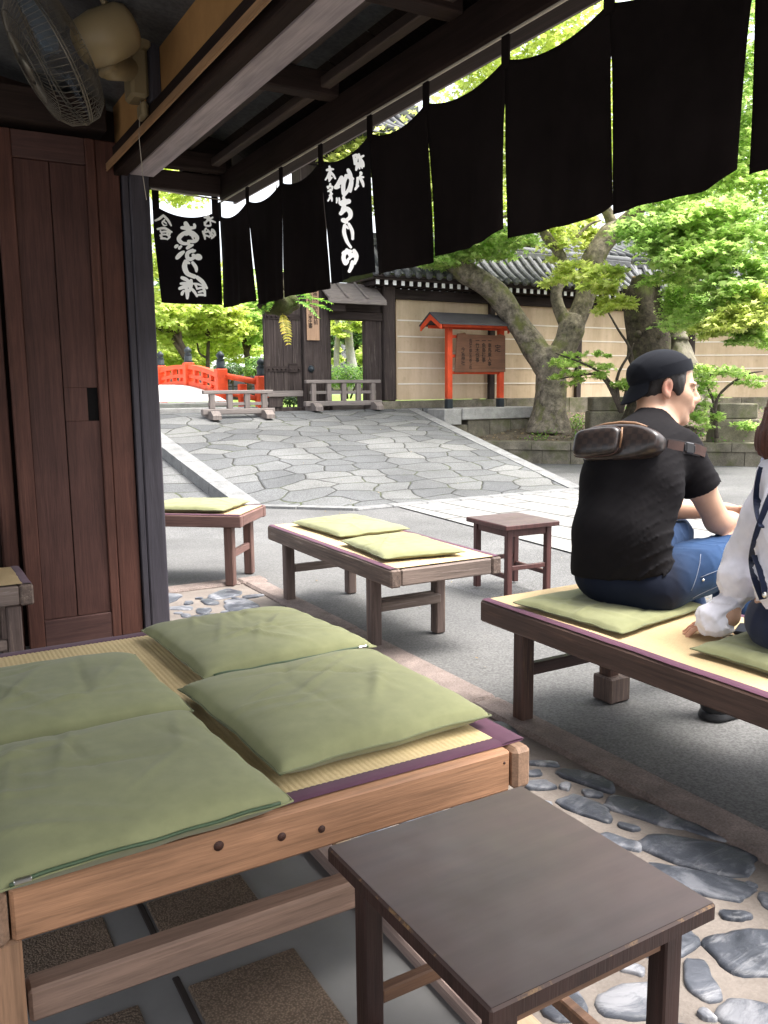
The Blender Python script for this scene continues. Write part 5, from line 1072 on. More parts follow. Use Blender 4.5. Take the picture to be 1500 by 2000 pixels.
# sawn trunk with a tuft of dense new growth
b0 = dep(1262, 818, 14.4); T = thing('sawn_trunk', 'thick dark gnarled trunk sawn off at the top, directly behind the man in the cap', 'tree stump', tuple(b0))
mb = MB(); limb(mb, [(1262, 850, 50), (1262, 800, 42), (1266, 740, 36), (1268, 690, 40), (1262, 650, 36), (1255, 620, 34), (1254, 590, 31), (1256, 565, 27), (1258, 545, 25)], 14.4, n=20, jit=0.45)
limb(mb, [(1270, 640, 26), (1300, 625, 22), (1318, 605, 14), (1328, 590, 9)], 14.4, n=12, jit=0.4); limb(mb, [(1262, 600, 14), (1236, 580, 13), (1228, 560, 11)], 14.3, n=10, jit=0.4)
for p_ in ((1246, 655, 9), (1285, 660, 8), (1276, 700, 10), (1248, 720, 8)): limb(mb, [(p_[0], p_[1]+4, p_[2], -.12), (p_[0], p_[1]-4, p_[2]*.7, -.3)], 14.4, n=9, jit=.3)
mb.build('trunk', [M['bark_dark']], T, off(T))
p = dep(1258, 543, 14.4); mb = MB(); mb.lathe([(0.20, -0.03), (0.205, 0.0), (0.19, 0.012), (0.09, 0.006), (0.06, -0.05), (0.02, -0.06)], (0, 0, 0), 20, 0, True, Matrix.Translation(p) @ Matrix.Rotation(0.22, 4, 'X')); mb.build('cut_face', [M['cutwood']], T, off(T))
crown('crown', [cl(1338, 590, 42, 52, 13.6, 3800), cl(1365, 610, 26, 36, 13.6, 1300), cl(1318, 570, 24, 30, 13.6, 700)], 0.033, 'leaf', T, off(T), 0.7, seed=6, flat=0.9)
# saplings in the bed
def sapling(label, root, tips, clumps, D, mat, size, seed, name='maple_sapling'):
    b0 = dep(root[0], root[1], D); T = thing(name, label, 'sapling', tuple(b0)); mb = MB()
    for t_ in tips: limb(mb, [(root[0], root[1]+6, 4.5), *[(a, b, max(1.0, 3.2-k)) for k, (a, b) in enumerate(t_)]], D, n=6)
    mb.build('stem', [M['bark_far']], T, off(T)); crown('crown', clumps, size, mat, T, off(T), 0.7, seed=seed, flat=0.7)
sapling('young maple with thin stems and pale leaves, between forked maple and sawn trunk', (1213, 800), [[(1190, 745), (1150, 715), (1085, 690)], [(1205, 740), (1230, 690), (1238, 670)], [(1175, 735), (1120, 735), (1095, 740)], [(1235, 700), (1205, 640), (1170, 580)]], [cl(1120, 700, 40, 18, 14.0, 260), cl(1105, 735, 30, 16, 14.0, 150), cl(1165, 722, 36, 14, 14.0, 170), cl(1205, 745, 30, 20, 14.0, 120), cl(1230, 760, 18, 14, 14.0, 60), cl(1185, 690, 20, 12, 14.0, 60)], 14.0, 'leaf', 0.060, 11)
sapling('broad leafed young maple in front of the stone block at the right edge', (1400, 850), [[(1395, 790), (1380, 740), (1420, 720)], [(1400, 780), (1450, 735), (1490, 725)], [(1390, 800), (1355, 790), (1340, 800)]], [cl(1400, 725, 55, 16, 13.0, 260), cl(1455, 738, 46, 14, 13.0, 170), cl(1375, 755, 30, 24, 13.0, 150), cl(1355, 800, 30, 26, 13.0, 170), cl(1385, 820, 40, 20, 13.0, 170), cl(1350, 770, 16, 20, 13.0, 60), cl(1440, 835, 50, 10, 13.0, 130)], 13.0, 'leaf', 0.062, 12)
def bush(label, px, py, rx, ry, D, n_, mat, size, seed, grp=None):
    b0 = dep(px, py+ry*1.05, D); T = thing('garden_bush', label, 'bush', tuple(b0), 0, grp)
    rng = np.random.default_rng(seed); k = D/F; a = rng.uniform(0, 2*pi, n_); b = np.arcsin(rng.uniform(-0.5, 1, n_)); r = rng.uniform(0.72, 1.0, n_)
    lump = 1+0.14*np.sin(a*3+seed)*np.cos(b*4)+0.10*np.sin(a*7+b*5)
    d = np.stack([np.cos(a)*np.cos(b), np.sin(a)*np.cos(b), np.sin(b)], 1); P = np.array(dep(px, py, D))+d*(r*lump)[:, None]*np.array([rx*k, rx*k, ry*k])
    V = leaves(P, size, 0.6, OT, d*0.9, rng); obj('foliage', np_mesh('foliage', V, np.arange(len(V)), len(OT)), [M[mat]], T, off(T))
    mb = MB(); c = dep(px, py, D)
    for q in range(5): mb.tube([Vector(b0)+Vector((0.05*cos(q*1.3), 0.05*sin(q*1.3), -0.05)), c+Vector((0.5*rx*k*cos(q*1.3), 0.5*rx*k*sin(q*1.3), 0))], [0.02, 0.008], 5)
    mb.build('stem', [M['bark_far']], T, off(T))
bush('rounded green bush right of the red bridge', 505, 722, 32, 26, 18.0, 1500, 'leaf_mid', 0.045, 21)
bush('olive brown bush behind the red bridge rail', 447, 726, 34, 18, 19.0, 1100, 'leaf_dark', 0.045, 22)
bush('clipped green bush seen through the side doorway', 680, 742, 44, 30, 17.0, 2200, 'leaf_mid', 0.04, 23)
bush('small green bush glimpsed under the gate leaf', 568, 785, 16, 12, 15.2, 300, 'leaf_dark', 0.04, 24)
# garden maples beyond the bridge
def garden_tree(label, D, limbs, clumps, mat, seed, size=0.12, bark='bark_far', name='garden_maple'):
    b0 = dep(limbs[0][0][0], limbs[0][0][1], D); T = thing(name, label, 'tree', tuple(b0)); mb = MB()
    for l_ in limbs: limb(mb, l_, D, n=8)
    mb.build('trunk', [M[bark]], T, off(T)); crown('crown', [cl(*c_) for c_ in clumps], size, mat, T, off(T), 0.6, seed=seed); return T
garden_tree('lime green garden maple with slanting dark limbs left of the bridge crest', 23.0, [[(366, 760, 8), (366, 705, 7), (350, 665, 5.5), (330, 640, 4), (300, 610, 3)], [(362, 700, 6), (335, 660, 5), (310, 640, 4), (285, 635, 3)], [(352, 670, 5), (348, 630, 3.5), (330, 590, 2.5)]],
    [(330, 610, 50, 30, 22.5, 900), (300, 650, 40, 30, 23, 600), (360, 640, 40, 24, 23.5, 600), (320, 560, 60, 50, 23, 800), (330, 480, 80, 60, 23, 700), (345, 360, 70, 40, 22, 600), (390, 345, 40, 24, 22, 300), (310, 700, 30, 24, 25, 300), (330, 690, 60, 30, 26, 900), (380, 690, 50, 26, 26, 700), (370, 600, 60, 40, 26, 900)], 'leaf_lime', 31)
garden_tree('slender lime green garden maple with one thin upright stem behind the bridge', 24.0, [[(406, 760, 5), (406, 700, 4), (407, 650, 3.5), (404, 600, 3), (398, 560, 2)], [(406, 655, 3), (395, 645, 2.5), (378, 640, 1.5)], [(406, 700, 3), (390, 690, 2), (385, 670, 1.5)]],
    [(420, 610, 50, 26, 23.5, 800), (400, 650, 45, 26, 24.5, 600), (450, 640, 45, 30, 24, 700), (440, 590, 50, 36, 24, 700), (430, 680, 40, 16, 25, 350), (400, 545, 70, 40, 24, 600), (440, 640, 70, 40, 27, 1100), (470, 690, 50, 18, 27, 500)], 'leaf_lime', 32)
garden_tree('fresh green garden maple just left of the gate leaf', 25.0, [[(485, 760, 7), (483, 700, 6), (470, 640, 5), (450, 590, 4)], [(482, 690, 4), (500, 640, 3), (515, 600, 2)]],
    [(490, 630, 44, 30, 24.5, 900), (505, 590, 40, 30, 25, 700), (470, 665, 30, 14, 26, 240), (540, 570, 80, 50, 25, 800), (505, 660, 20, 14, 25, 150)], 'leaf', 33)
garden_tree('tree with pale mottled trunk seen through the side doorway', 21.0, [[(690, 765, 11), (688, 720, 10), (683, 680, 9), (681, 640, 8), (684, 600, 7)], [(658, 760, 7), (657, 700, 6), (660, 650, 5), (655, 610, 4)]],
    [(665, 645, 26, 14, 20.5, 260), (700, 632, 22, 16, 20.5, 240), (655, 690, 16, 24, 22, 160), (708, 690, 18, 30, 23, 260), (680, 600, 60, 40, 21, 500)], 'leaf_lime', 34, 0.09, 'granite')
# larger trees closing the view, each with a trunk of its own
for i, (lbl, px, D, mat, cls) in enumerate([
    ('tall green tree far behind the red bridge, at the left', 340, 40, 'leaf_mid', [(340, 640, 60, 50, 40, 900), (300, 560, 70, 60, 40, 800), (380, 580, 70, 60, 41, 800), (330, 700, 70, 36, 40, 600)]),
    ('tall light green tree far behind the bridge, middle of the garden', 440, 42, 'leaf', [(440, 650, 70, 40, 42, 900), (460, 590, 80, 60, 42, 900), (410, 690, 60, 26, 42, 500), (500, 700, 50, 26, 43, 400)]),
    ('dark bluish pine like tree far beyond the side doorway', 700, 38, 'leaf_dark', [(700, 650, 40, 50, 38, 900), (640, 660, 40, 50, 38, 700), (720, 700, 40, 30, 38, 500)]),
    ('tall tree behind the precinct wall above the notice board', 930, 24, 'leaf_lime', [(930, 400, 90, 60, 24, 900), (1030, 420, 80, 50, 24, 800), (860, 440, 60, 40, 24, 500), (1000, 300, 120, 90, 24, 900), (850, 300, 100, 100, 24, 700)]),
    ('tall green tree behind the precinct wall, right of the forked maple', 1350, 22, 'leaf', [(1360, 400, 90, 80, 22, 1100), (1460, 440, 80, 90, 22, 1000), (1400, 260, 100, 100, 22, 900), (1300, 300, 80, 80, 23, 500), (1520, 300, 90, 120, 22, 700)]),
    ('broad tree by the street beyond the right picture edge', 1640, 19, 'leaf_mid', [(1600, 450, 120, 120, 19, 1200), (1700, 300, 150, 150, 19, 1200), (1760, 520, 150, 120, 19, 900)])]):
    gz = 0.7 if i < 5 else 0.0; zpx = 743+(1.2-gz)*F/D
    garden_tree(lbl, D, [[(px, zpx+4, 7), (px+3, zpx-60, 6), (px-3, zpx-140, 5), (px, cls[0][1], 3)]], cls, mat, 50+i, 0.20 if D > 30 else 0.11, 'bark_far', 'tall_tree')
# pavilion far in the garden
p = dep(495, 708, 34); t = thing('garden_pavilion', 'low pavilion with pale roof and dark railing far behind the red bridge', 'building', (p.x, p.y, 0.75), radians(-18))
mb = MB(); mb.box(-1.5, 1.9, -0.9, 1.2, 0.15, 0.42, 0.02); mb.build('floor_deck', [M['gateX']], t)
for k in range(7): mb = MB(); mb.box(-1.45+k*0.54, -1.38+k*0.54, -0.86, -0.79, 0.421, 0.93, 0.008); mb.build('rail_post', [M['gate']], t)
mb = MB(); mb.box(-1.5, 1.9, -0.87, -0.78, 0.931, 1.0, 0.008); mb.box(-1.5, 1.9, -0.85, -0.80, 0.66, 0.70, 0.008); mb.build('railing', [M['gateX']], t)
for x in (-1.3, 0.3, 1.7): 
    mb = MB(); mb.box(x-.07, x+.07, 0.3, 0.44, 0.421, 1.45, 0.01); mb.build('post', [M['gate']], t)
mb = MB(); mb.add([(-2.0, -1.3, 1.40), (2.4, -1.3, 1.40), (1.6, 0.2, 1.95), (-1.2, 0.2, 1.95), (2.4, 1.7, 1.40), (-2.0, 1.7, 1.40), (-2.0, -1.3, 1.32), (2.4, -1.3, 1.32), (2.4, 1.7, 1.32), (-2.0, 1.7, 1.32)], [[0, 1, 2, 3], [1, 4, 2], [4, 5, 3, 2], [5, 0, 3], [0, 6, 7, 1], [1, 7, 8, 4], [4, 8, 9, 5], [5, 9, 6, 0], [6, 9, 8, 7]]); mb.build('roof', [stone('pale_copper_roof', (0.5, 0.52, 0.5), 4, 0.1, 0.6, 0.1, 60)], t)
p = dep(1255, 500, 22); t = thing('temple_hall', 'tiled hall roof glimpsed among leaves behind the precinct wall', 'building', (p.x, p.y, 0.7), radians(-12)); h_ = p.z-0.7
mb = MB(); mb.box(-2.5, 2.8, 0, 4, 0, h_-0.15, 0.02); mb.build('wall', [M['whiteline']], t)
mb = MB()
for k in range(27): mb.tube([(-2.8+k*0.23, -0.6, h_-0.12), (-2.8+k*0.23, 0.6, h_+0.30), (-2.8+k*0.23, 2, h_+1.0)], 0.06, 8)
mb.add([(-3, -0.6, h_-0.16), (3.3, -0.6, h_-0.16), (3.3, 2, h_+0.97), (-3, 2, h_+0.97), (3.3, 4.6, h_-.16), (-3, 4.6, h_-.16)], [[0, 1, 2, 3], [3, 2, 4, 5]]); mb.box(-3, 3.3, -0.62, -0.56, h_-0.24, h_-0.165, 0.01); mb.build('roof', [M['tile']], t)
# hanging moss ball with ferns
K = Vector((1.70, 3.96, 1.635)); t = thing('hanging_fern', 'moss ball with green and yellowing ferns hanging under the eave behind the black curtain', 'plant', tuple(K))
mb = MB()
def ballf(u, v):
    a = 2*pi*u; b = pi*v; k = 1+0.22*mnoise.noise(Vector((sin(b)*cos(a)*2.2, sin(b)*sin(a)*2.2, cos(b)*2.2))); return (0.10*k*sin(b)*cos(a), 0.10*k*sin(b)*sin(a), 0.062*k*cos(b))
mb.grid(ballf, 36, 20); mb.tube([(0, 0, 0.04), (0.004, 0.0, 0.10), (0.0, 0.004, 0.17)], [0.035, 0.02, 0.012], 9, jit=.4); mb.build('moss_ball', [M['moss']], t)
mb = MB(); mb.tube([(0, 0, 0.16), (0, 0, 0.56)], 0.003, 6); mb.build('cord', [M['cord']], t)
def frond(dirv, L_, droop, mat, seed, pin=0.035):
    rs = random.Random(seed); pts = []; d = Vector(dirv).normalized(); side = d.cross(Vector((0, 0, 1)))
    if side.length < .1: side = Vector((CR.x, CR.y, 0))
    side.normalize(); mb = MB(); p = Vector(d)*0.07; 
    for i in range(15):
        s = i/14; pts.append(p+d*(L_*s)+Vector((0, 0, -droop*s*s)))
    mb.tube(pts, [0.0022*(1-0.7*i/14) for i in range(15)], 5)
    for i in range(2, 15):
        s = i/14; ln = pin*(sin(pi*min(1, 0.18+0.82*(1-s)))**0.7+0.1)*(1.1-0.5*s); tng = (pts[i]-pts[i-1]).normalized()
        for sg in (-1, 1):
            a = pts[i]; e = a+(side*sg+tng*0.5+Vector((0, 0, rs.uniform(-.25, .15)))).normalized()*ln; w_ = tng*(ln*0.20); up = Vector((0, 0, 0.004))
            mb.add([a-w_*.5, a+(e-a)*0.35-w_+up, a+(e-a)*0.75-w_*0.75+up, e, a+(e-a)*0.75+w_*0.75+up, a+(e-a)*0.35+w_+up, a+w_*.5], [[0, 1, 2, 3, 4, 5, 6]])
    mb.build('frond', [M[mat]], t)
R3 = Vector((CR.x, CR.y, 0)).normalized(); F3 = Vector((_fw.x, _fw.y, 0)).normalized()
frond(R3*1+Vector((0, 0, .25))+F3*.3, 0.20, 0.06, 'fern', 1, .045); frond(R3*1+Vector((0, 0, .05))-F3*.5, 0.15, 0.09, 'fern', 2, .04); frond(R3*.9+F3*.6+Vector((0, 0, .1)), 0.22, 0.05, 'fern', 3, .045)
frond(R3*.25-F3*.6+Vector((0, 0, -.7)), 0.13, 0.06, 'fern_y', 4, .04); frond(-R3*.5-F3*.8, 0.06, 0.06, 'fern', 5, .03); frond(-R3*.2-F3*.7+Vector((0, 0, .1)), 0.07, 0.07, 'fern', 6, .028); frond(R3*.6+F3*.8+Vector((0, 0, .5)), 0.2, 0.08, 'fern', 7, .045)
# litter and low growth in the bed
def litter(name, n_, mat, size, seed, zf=0.0, tilt=0.3, tm=OT):
    rng = np.random.default_rng(seed); P = []
    for k in range(n_):
        u, v = rng.uniform(0, 1), rng.uniform(0.05, 0.8); q = bedf(u, v); P.append((q[0], q[1], q[2]+0.012+zf*rng.uniform(0, 1)))
    V = leaves(np.array(P), size, tilt, tm, None, rng); o = obj(name, np_mesh(name, V, np.arange(len(V)), len(tm)), [M[mat]]); o['kind'] = 'stuff'; return o
M['litter'] = leafmat('dry_leaf_litter', (0.22, 0.15, 0.08), (0.42, 0.34, 0.22), 0.1)
litter('leaf_litter', 2600, 'litter', 0.035, 41)
def weeds(n_, seed):
    rng = np.random.default_rng(seed); P = []; cs = [(rng.uniform(0.25, 1), rng.uniform(0.02, 0.75)) for _ in range(46)]
    for c in cs:
        for k in range(n_//46):
            q = bedf(min(1, max(0, c[0]+rng.normal(0, .012))), min(.9, max(0, c[1]+rng.normal(0, .035)))); P.append((q[0], q[1], q[2]+rng.uniform(0.01, 0.12)))
    V = leaves(np.array(P), 0.035, 0.9, OT, None, rng); o = obj('weeds', np_mesh('weeds', V, np.arange(len(V)), len(OT)), [M['leaf_mid']]); o['kind'] = 'stuff'
weeds(2300, 42)
rng = np.random.default_rng(9)
P = np.array([(rng.uniform(2.1, 8), rng.uniform(1.5, 9), 0.004) for _ in range(90)]+[(x_, y_, ramp_z(y_)+0.02) for x_, y_ in ((rng.uniform(3.4, 7.2), rng.uniform(7.8, 12.4)) for _ in range(60))])
V = leaves(P, 0.016, 0.25, OT, None, rng); o = obj('fallen_leaves', np_mesh('fallen_leaves', V, np.arange(len(V)), len(OT)), [M['litter']]); o['kind'] = 'stuff'
# ------------------------------------------------------------------ people: bodies as one implicit surface each
class SDF:
    def __init__(s): s.p = []
    def cap(s, a, b, ra, rb=None, k=0.03, op='u'):
        a, b = np.array(a, float), np.array(b, float); rb = ra if rb is None else rb; d = b-a; l2 = d@d+1e-12
        def f(P):
            t = np.clip(((P-a)@d)/l2, 0, 1); return np.linalg.norm(P-a-t[:, None]*d, axis=1)-(ra+(rb-ra)*t)
        s.p.append((f, (a+b)/2, np.sqrt(l2)/2+max(ra, rb), k, op)); return s
    def ell(s, c, r, R=None, k=0.03, op='u'):
        c = np.array(c, float); r = np.array(r, float); R = np.eye(3) if R is None else np.array(R, float)  # rows: local axes
        def f(P):
            q = (P-c)@R.T; k0 = np.linalg.norm(q/r, axis=1); k1 = np.linalg.norm(q/(r*r), axis=1)+1e-9; return k0*(k0-1)/k1
        s.p.append((f, c, r.max(), k, op)); return s
    def chain(s, pts, rads, k=0.02):
        for i in range(len(pts)-1): s.cap(pts[i], pts[i+1], rads[i], rads[i+1], k)
        return s
    def cut(s, pt, nrm, k=0.004):   # keep the side the normal points away from
        pt = np.array(pt, float); nrm = np.array(nrm, float); nrm /= np.linalg.norm(nrm)
        s.p.append((lambda P: -((P-pt)@nrm), None, 0, k, 'd')); return s
    def cutcap(s, a, b, ra, rb, pt, nrm, k=0.03):
        """a tapered tube ended by a plane"""
        t = SDF().cap(a, b, ra, rb); g = t.p[0]; pt = np.array(pt, float); nrm = np.array(nrm, float); nrm = nrm/np.linalg.norm(nrm)
        s.p.append((lambda P: np.maximum(g[0](P), (P-pt)@nrm), g[1], g[2], k, 'u')); return s
    def disp(s, fn): s.p.append((fn, None, 0, 0, 'n')); return s
    def ev(s, P, bc=None, br=0.0):
        d = np.full(len(P), 0.25)
        for f, c, R, k, op in s.p:
            if bc is not None and c is not None and np.linalg.norm(bc-c)-R-br > 0.09: continue
            v = f(P)
            if op == 'u':
                if k > 0: h = np.maximum(k-np.abs(d-v), 0)/k; d = np.minimum(d, v)-h*h*k*0.25
                else: d = np.minimum(d, v)
            elif op == 'd':
                v = -v; h = np.maximum(k-np.abs(d-v), 0)/k; d = np.maximum(d, v)+h*h*k*0.25
            else: d = d+v
        return d
    def mesh(s, name, lo, hi, h, blk=12):
        lo = np.array(lo, float); n_ = np.ceil((np.array(hi)-lo)/h/blk).astype(int)*blk+1
        G = np.full(n_, 1.0, np.float32); nb = (n_-1)//blk; off_ = np.stack(np.meshgrid(*[np.arange(blk+1)]*3, indexing='ij'), -1).reshape(-1, 3)*h
        br = blk*h*0.87
        for i in range(nb[0]):
            for j in range(nb[1]):
                for k in range(nb[2]):
                    o = lo+np.array((i, j, k))*blk*h; bc = o+blk*h/2; dc = s.ev(bc[None], bc, br)[0]
                    sl = (slice(i*blk, i*blk+blk+1), slice(j*blk, j*blk+blk+1), slice(k*blk, k*blk+blk+1))
                    if abs(dc) > br*1.9+0.03: G[sl] = dc if True else 0; continue
                    G[sl] = s.ev(o+off_, bc, br).reshape(blk+1, blk+1, blk+1)
        S_ = G < 0; cellsum = sum(S_[a:n_[0]-1+a, b:n_[1]-1+b, c:n_[2]-1+c].astype(np.int8) for a in (0, 1) for b in (0, 1) for c in (0, 1))
        act = (cellsum > 0) & (cellsum < 8); idx = -np.ones(act.shape, np.int64); ijk = np.argwhere(act); idx[act] = np.arange(len(ijk))
        acc = np.zeros((len(ijk), 3)); cnt = np.zeros(len(ijk)); cor = [(a, b, c) for a in (0, 1) for b in (0, 1) for c in (0, 1)]
        for p in cor:
            for ax in range(3):
                if p[ax]: continue
                q = list(p); q[ax] = 1; va = G[ijk[:, 0]+p[0], ijk[:, 1]+p[1], ijk[:, 2]+p[2]]; vb = G[ijk[:, 0]+q[0], ijk[:, 1]+q[1], ijk[:, 2]+q[2]]
                m = (va < 0) != (vb < 0); t = np.where(m, va/(va-vb+1e-12), 0); pos = np.tile(np.array(p, float), (len(ijk), 1)); pos[:, ax] += t; acc += pos*m[:, None]; cnt += m
        V = lo+(ijk+acc/np.maximum(cnt, 1)[:, None])*h; F_ = []
        for ax in range(3):
            o1, o2 = [(1, 2), (2, 0), (0, 1)][ax]; A = np.moveaxis(S_, ax, 0); e = np.argwhere(np.moveaxis(A[1:] != A[:-1], 0, ax)); e = e[(e[:, o1] > 0) & (e[:, o2] > 0) & (e[:, o1] < n_[o1]-1) & (e[:, o2] < n_[o2]-1)]
            def cell(d1, d2): c = e.copy(); c[:, o1] += d1; c[:, o2] += d2; return idx[c[:, 0], c[:, 1], c[:, 2]]
            q = np.stack([cell(-1, -1), cell(0, -1), cell(0, 0), cell(-1, 0)], 1); fl = S_[e[:, 0], e[:, 1], e[:, 2]]; q[~fl] = q[~fl][:, ::-1]; F_.append(q)
        F_ = np.concatenate(F_); F_ = F_[(F_ >= 0).all(1)]
        return np_mesh(name, V, F_.ravel(), 4, True)
def ridges(P, seed, n_, kr, amp, stretch=(1, 1, 1), pw=2):
    """soft cloth folds: warped ridged waves"""
    rg = np.random.default_rng(seed); Q = P*np.array(stretch); out = 0
    wv = np.sin(Q@rg.normal(0, 9, 3)+1)*0.25+np.sin(Q@rg.normal(0, 14, 3))*0.15
    for i in range(n_):
        d = rg.normal(0, 1, 3); d /= np.linalg.norm(d); k = rg.uniform(*kr); m = 0.5+0.5*np.sin(Q@rg.normal(0, 7, 3)+rg.uniform(0, 6))
        out = out+m*(1-np.abs(np.sin(Q@d*k+wv*4+rg.uniform(0, 6))))**pw
    return -amp*out/n_*2
A3 = lambda *v: np.array(v, float)
def hand(s, wrist, fd, nrm, side, curl, L_=0.175, k=0.012, spread=0.16):
    """palm and five jointed fingers; fd: direction of fingers, nrm: back of hand, side +1 puts the thumb on fd x nrm"""
    fd = fd/np.linalg.norm(fd); nrm = nrm-fd*(nrm@fd); nrm /= np.linalg.norm(nrm); sd = np.cross(fd, nrm)*side
    c = wrist+fd*0.048; s.ell(c, (0.050, 0.038, 0.015), [fd, sd, nrm], 0.02)
    s.cap(wrist-fd*.01, wrist+fd*0.03, 0.025, 0.027, 0.03)
    for i, (o, ln) in enumerate(((0.029, .070), (0.010, .080), (-0.010, .074), (-0.028, .056))):
        p = wrist+fd*0.088+sd*o-fd*(0.004*abs(i-1)); d = fd+sd*spread*(o/0.03); d /= np.linalg.norm(d); r = 0.0088-0.0006*(i == 3); a = 0.0; cu = curl*(1+0.12*(i-1))
        for j, q in enumerate((0.44, 0.32, 0.24)):
            a += cu*(0.75 if j == 0 else 1.0); v = d*cos(a)-nrm*sin(a); e = p+v*ln*q; s.cap(p, e, r, r*0.92, 0.006); p = e; r *= 0.92
    p = wrist+fd*0.022+sd*0.030; d = fd*0.62+sd*0.70-nrm*0.30; d /= np.linalg.norm(d)
    for j, q in enumerate((0.040, 0.030, 0.024)):
        e = p+d*q; s.cap(p, e, 0.0120-0.0014*j, 0.0110-0.0014*j, 0.008); p = e; d = d*0.9+fd*0.35-nrm*0.12*curl; d /= np.linalg.norm(d)
def head(s, c, h, up, w_=1.0):
    """skull, jaw, nose, lips, ears; c: centre between the ears, h: facing, up: crown"""
    h = h/np.linalg.norm(h); l_ = np.cross(up, h); l_ /= np.linalg.norm(l_); u = np.cross(h, l_); R = [h, l_, u]
    W = lambda x, y, z: c+h*x+l_*y+u*z
    s.ell(W(-.014, 0, .042), (.096, .076, .088), R, 0.02); s.ell(W(.036, 0, -.026), (.056, .060, .082), R, 0.03); s.ell(W(-.04, 0, -.02), (.058, .060, .06), R, 0.03)
    s.ell(W(.044, 0, -.084), (.042, .050, .034), R, 0.03); s.ell(W(.076, 0, -.104), (.018, .023, .016), R, 0.025)
    for y in (-1, 1):
        s.ell(W(.060, y*.038, -.022), (.028, .026, .030), R, 0.03); s.ell(W(.020, y*.052, -.075), (.035, .016, .025), R, 0.035)
        s.ell(W(.098, y*.032, .006), (.016, .019, .012), R, 0.016, 'd'); s.ell(W(.074, y*.032, .004), (.0150, .0165, .0125), R, 0.005)
        s.ell(W(.084, y*.032, .026), (.012, .024, .008), R, 0.014)
        s.ell(W(.101, y*.0135, -.030), (.010, .0085, .008), R, 0.008)
        s.ell(W(-.006, y*.079, .002), (.019, .010, .032), [h*.94-l_*y*.34, l_*y*.94+h*.34, u], 0.008); s.ell(W(-.001, y*.087, .004), (.009, .008, .018), R, 0.006, 'd'); s.ell(W(.000, y*.078, -.026), (.010, .007, .010), R, 0.008)
    s.cap(W(.090, 0, .014), W(.110, 0, -.022), .0085, .0122, 0.014); s.cap(W(.104, 0, -.030), W(.098, 0, -.036), .010, .007, 0.01)
    s.ell(W(.088, 0, -.050), (.016, .028, .014), R, 0.02); s.ell(W(.0985, 0, -.0545), (.0085, .021, .0052), R, 0.006); s.ell(W(.0965, 0, -.0655), (.009, .018, .0062), R, 0.006)
    s.ell(W(.1065, 0, -.0598), (.010, .020, .0012), R, 0.003, 'd')
    return W, R
def colour_attr(me, fn):
    V = np.empty(len(me.vertices)*3, np.float32); me.vertices.foreach_get('co', V); V = V.reshape(-1, 3); at = me.attributes.new('flush_shade', 'FLOAT', 'POINT'); at.data.foreach_set('value', fn(V).astype(np.float32))
def skin(name, c, flush_shade):
    n = N(name); at = n.n('Attribute'); at.attribute_name = 'flush_shade'; g = n.noise(30, 4)
    col = n.mix(c, flush_shade, at.outputs['Fac']); col = n.mix(col, n.ramp(g, [(0.3, (0.93, 0.91, 0.9)), (0.7, (1.05, 1.05, 1.05))]), 0.8, 'MULTIPLY')
    n.b.inputs['Subsurface Weight'].default_value = 0.12; n.b.inputs['Subsurface Radius'].default_value = (0.012, 0.005, 0.003)
    return n.out(col, 0.48, n.bump(n.noise(420, 2), 0.06, 0.0006), 0.35)
M['skin'] = skin('warm_skin', (0.52, 0.315, 0.215), (0.50, 0.19, 0.14))
M['tee'] = cloth('black_cotton_tee', (0.0095, 0.0085, 0.0095), 0.2, 900, 0.15, 3, 0.92, 0.0, 0.10)
M['cap'] = cloth('black_cap_twill', (0.011, 0.012, 0.016), 0.2, 700, 0.3, 4, 0.9, 0.0, 0.12)
n = N('blue_denim'); g = n.noise(5, 5); v = n.mapped((300, 300, 900)); k = n.noise(1, 2, v); at = n.n('Attribute'); at.attribute_name = 'flush_shade'
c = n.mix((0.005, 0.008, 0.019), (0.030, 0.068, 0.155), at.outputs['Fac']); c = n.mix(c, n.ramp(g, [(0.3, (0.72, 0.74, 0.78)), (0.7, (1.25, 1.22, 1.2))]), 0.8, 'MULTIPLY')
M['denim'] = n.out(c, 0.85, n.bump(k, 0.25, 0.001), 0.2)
M['stitch'] = plain('pale_denim_stitch', (0.22, 0.25, 0.32), 0.8, 0.1, 30, 0)
M['hair'] = plain('black_hair', (0.018, 0.014, 0.013), 0.5, 0.3, 90, 0.5, 0.4)
M['hairbrown'] = wood('auburn_hair', (0.115, 0.042, 0.028), 'Z', 0.42, 0.5, 6, 0.5)
M['blouse'] = cloth('white_thin_cotton', (0.86, 0.84, 0.90), 0.03, 600, 0.15, 5)
M['navy'] = cloth('navy_cloth', (0.016, 0.022, 0.048), 0.2, 700, 0.25, 5)
M['shoe'] = plain('black_shoe_leather', (0.018, 0.018, 0.02), 0.45, 0.2, 12, 0.2)
M['eyewhite'] = plain('eye_white', (0.75, 0.72, 0.68), 0.25, 0.03, 20, 0); M['iris'] = plain('dark_iris', (0.02, 0.012, 0.008), 0.15, 0.1, 40, 0, 0.6)
M['olive'] = cloth('olive_belt', (0.09, 0.09, 0.06), 0.1, 700, 0.2, 6)

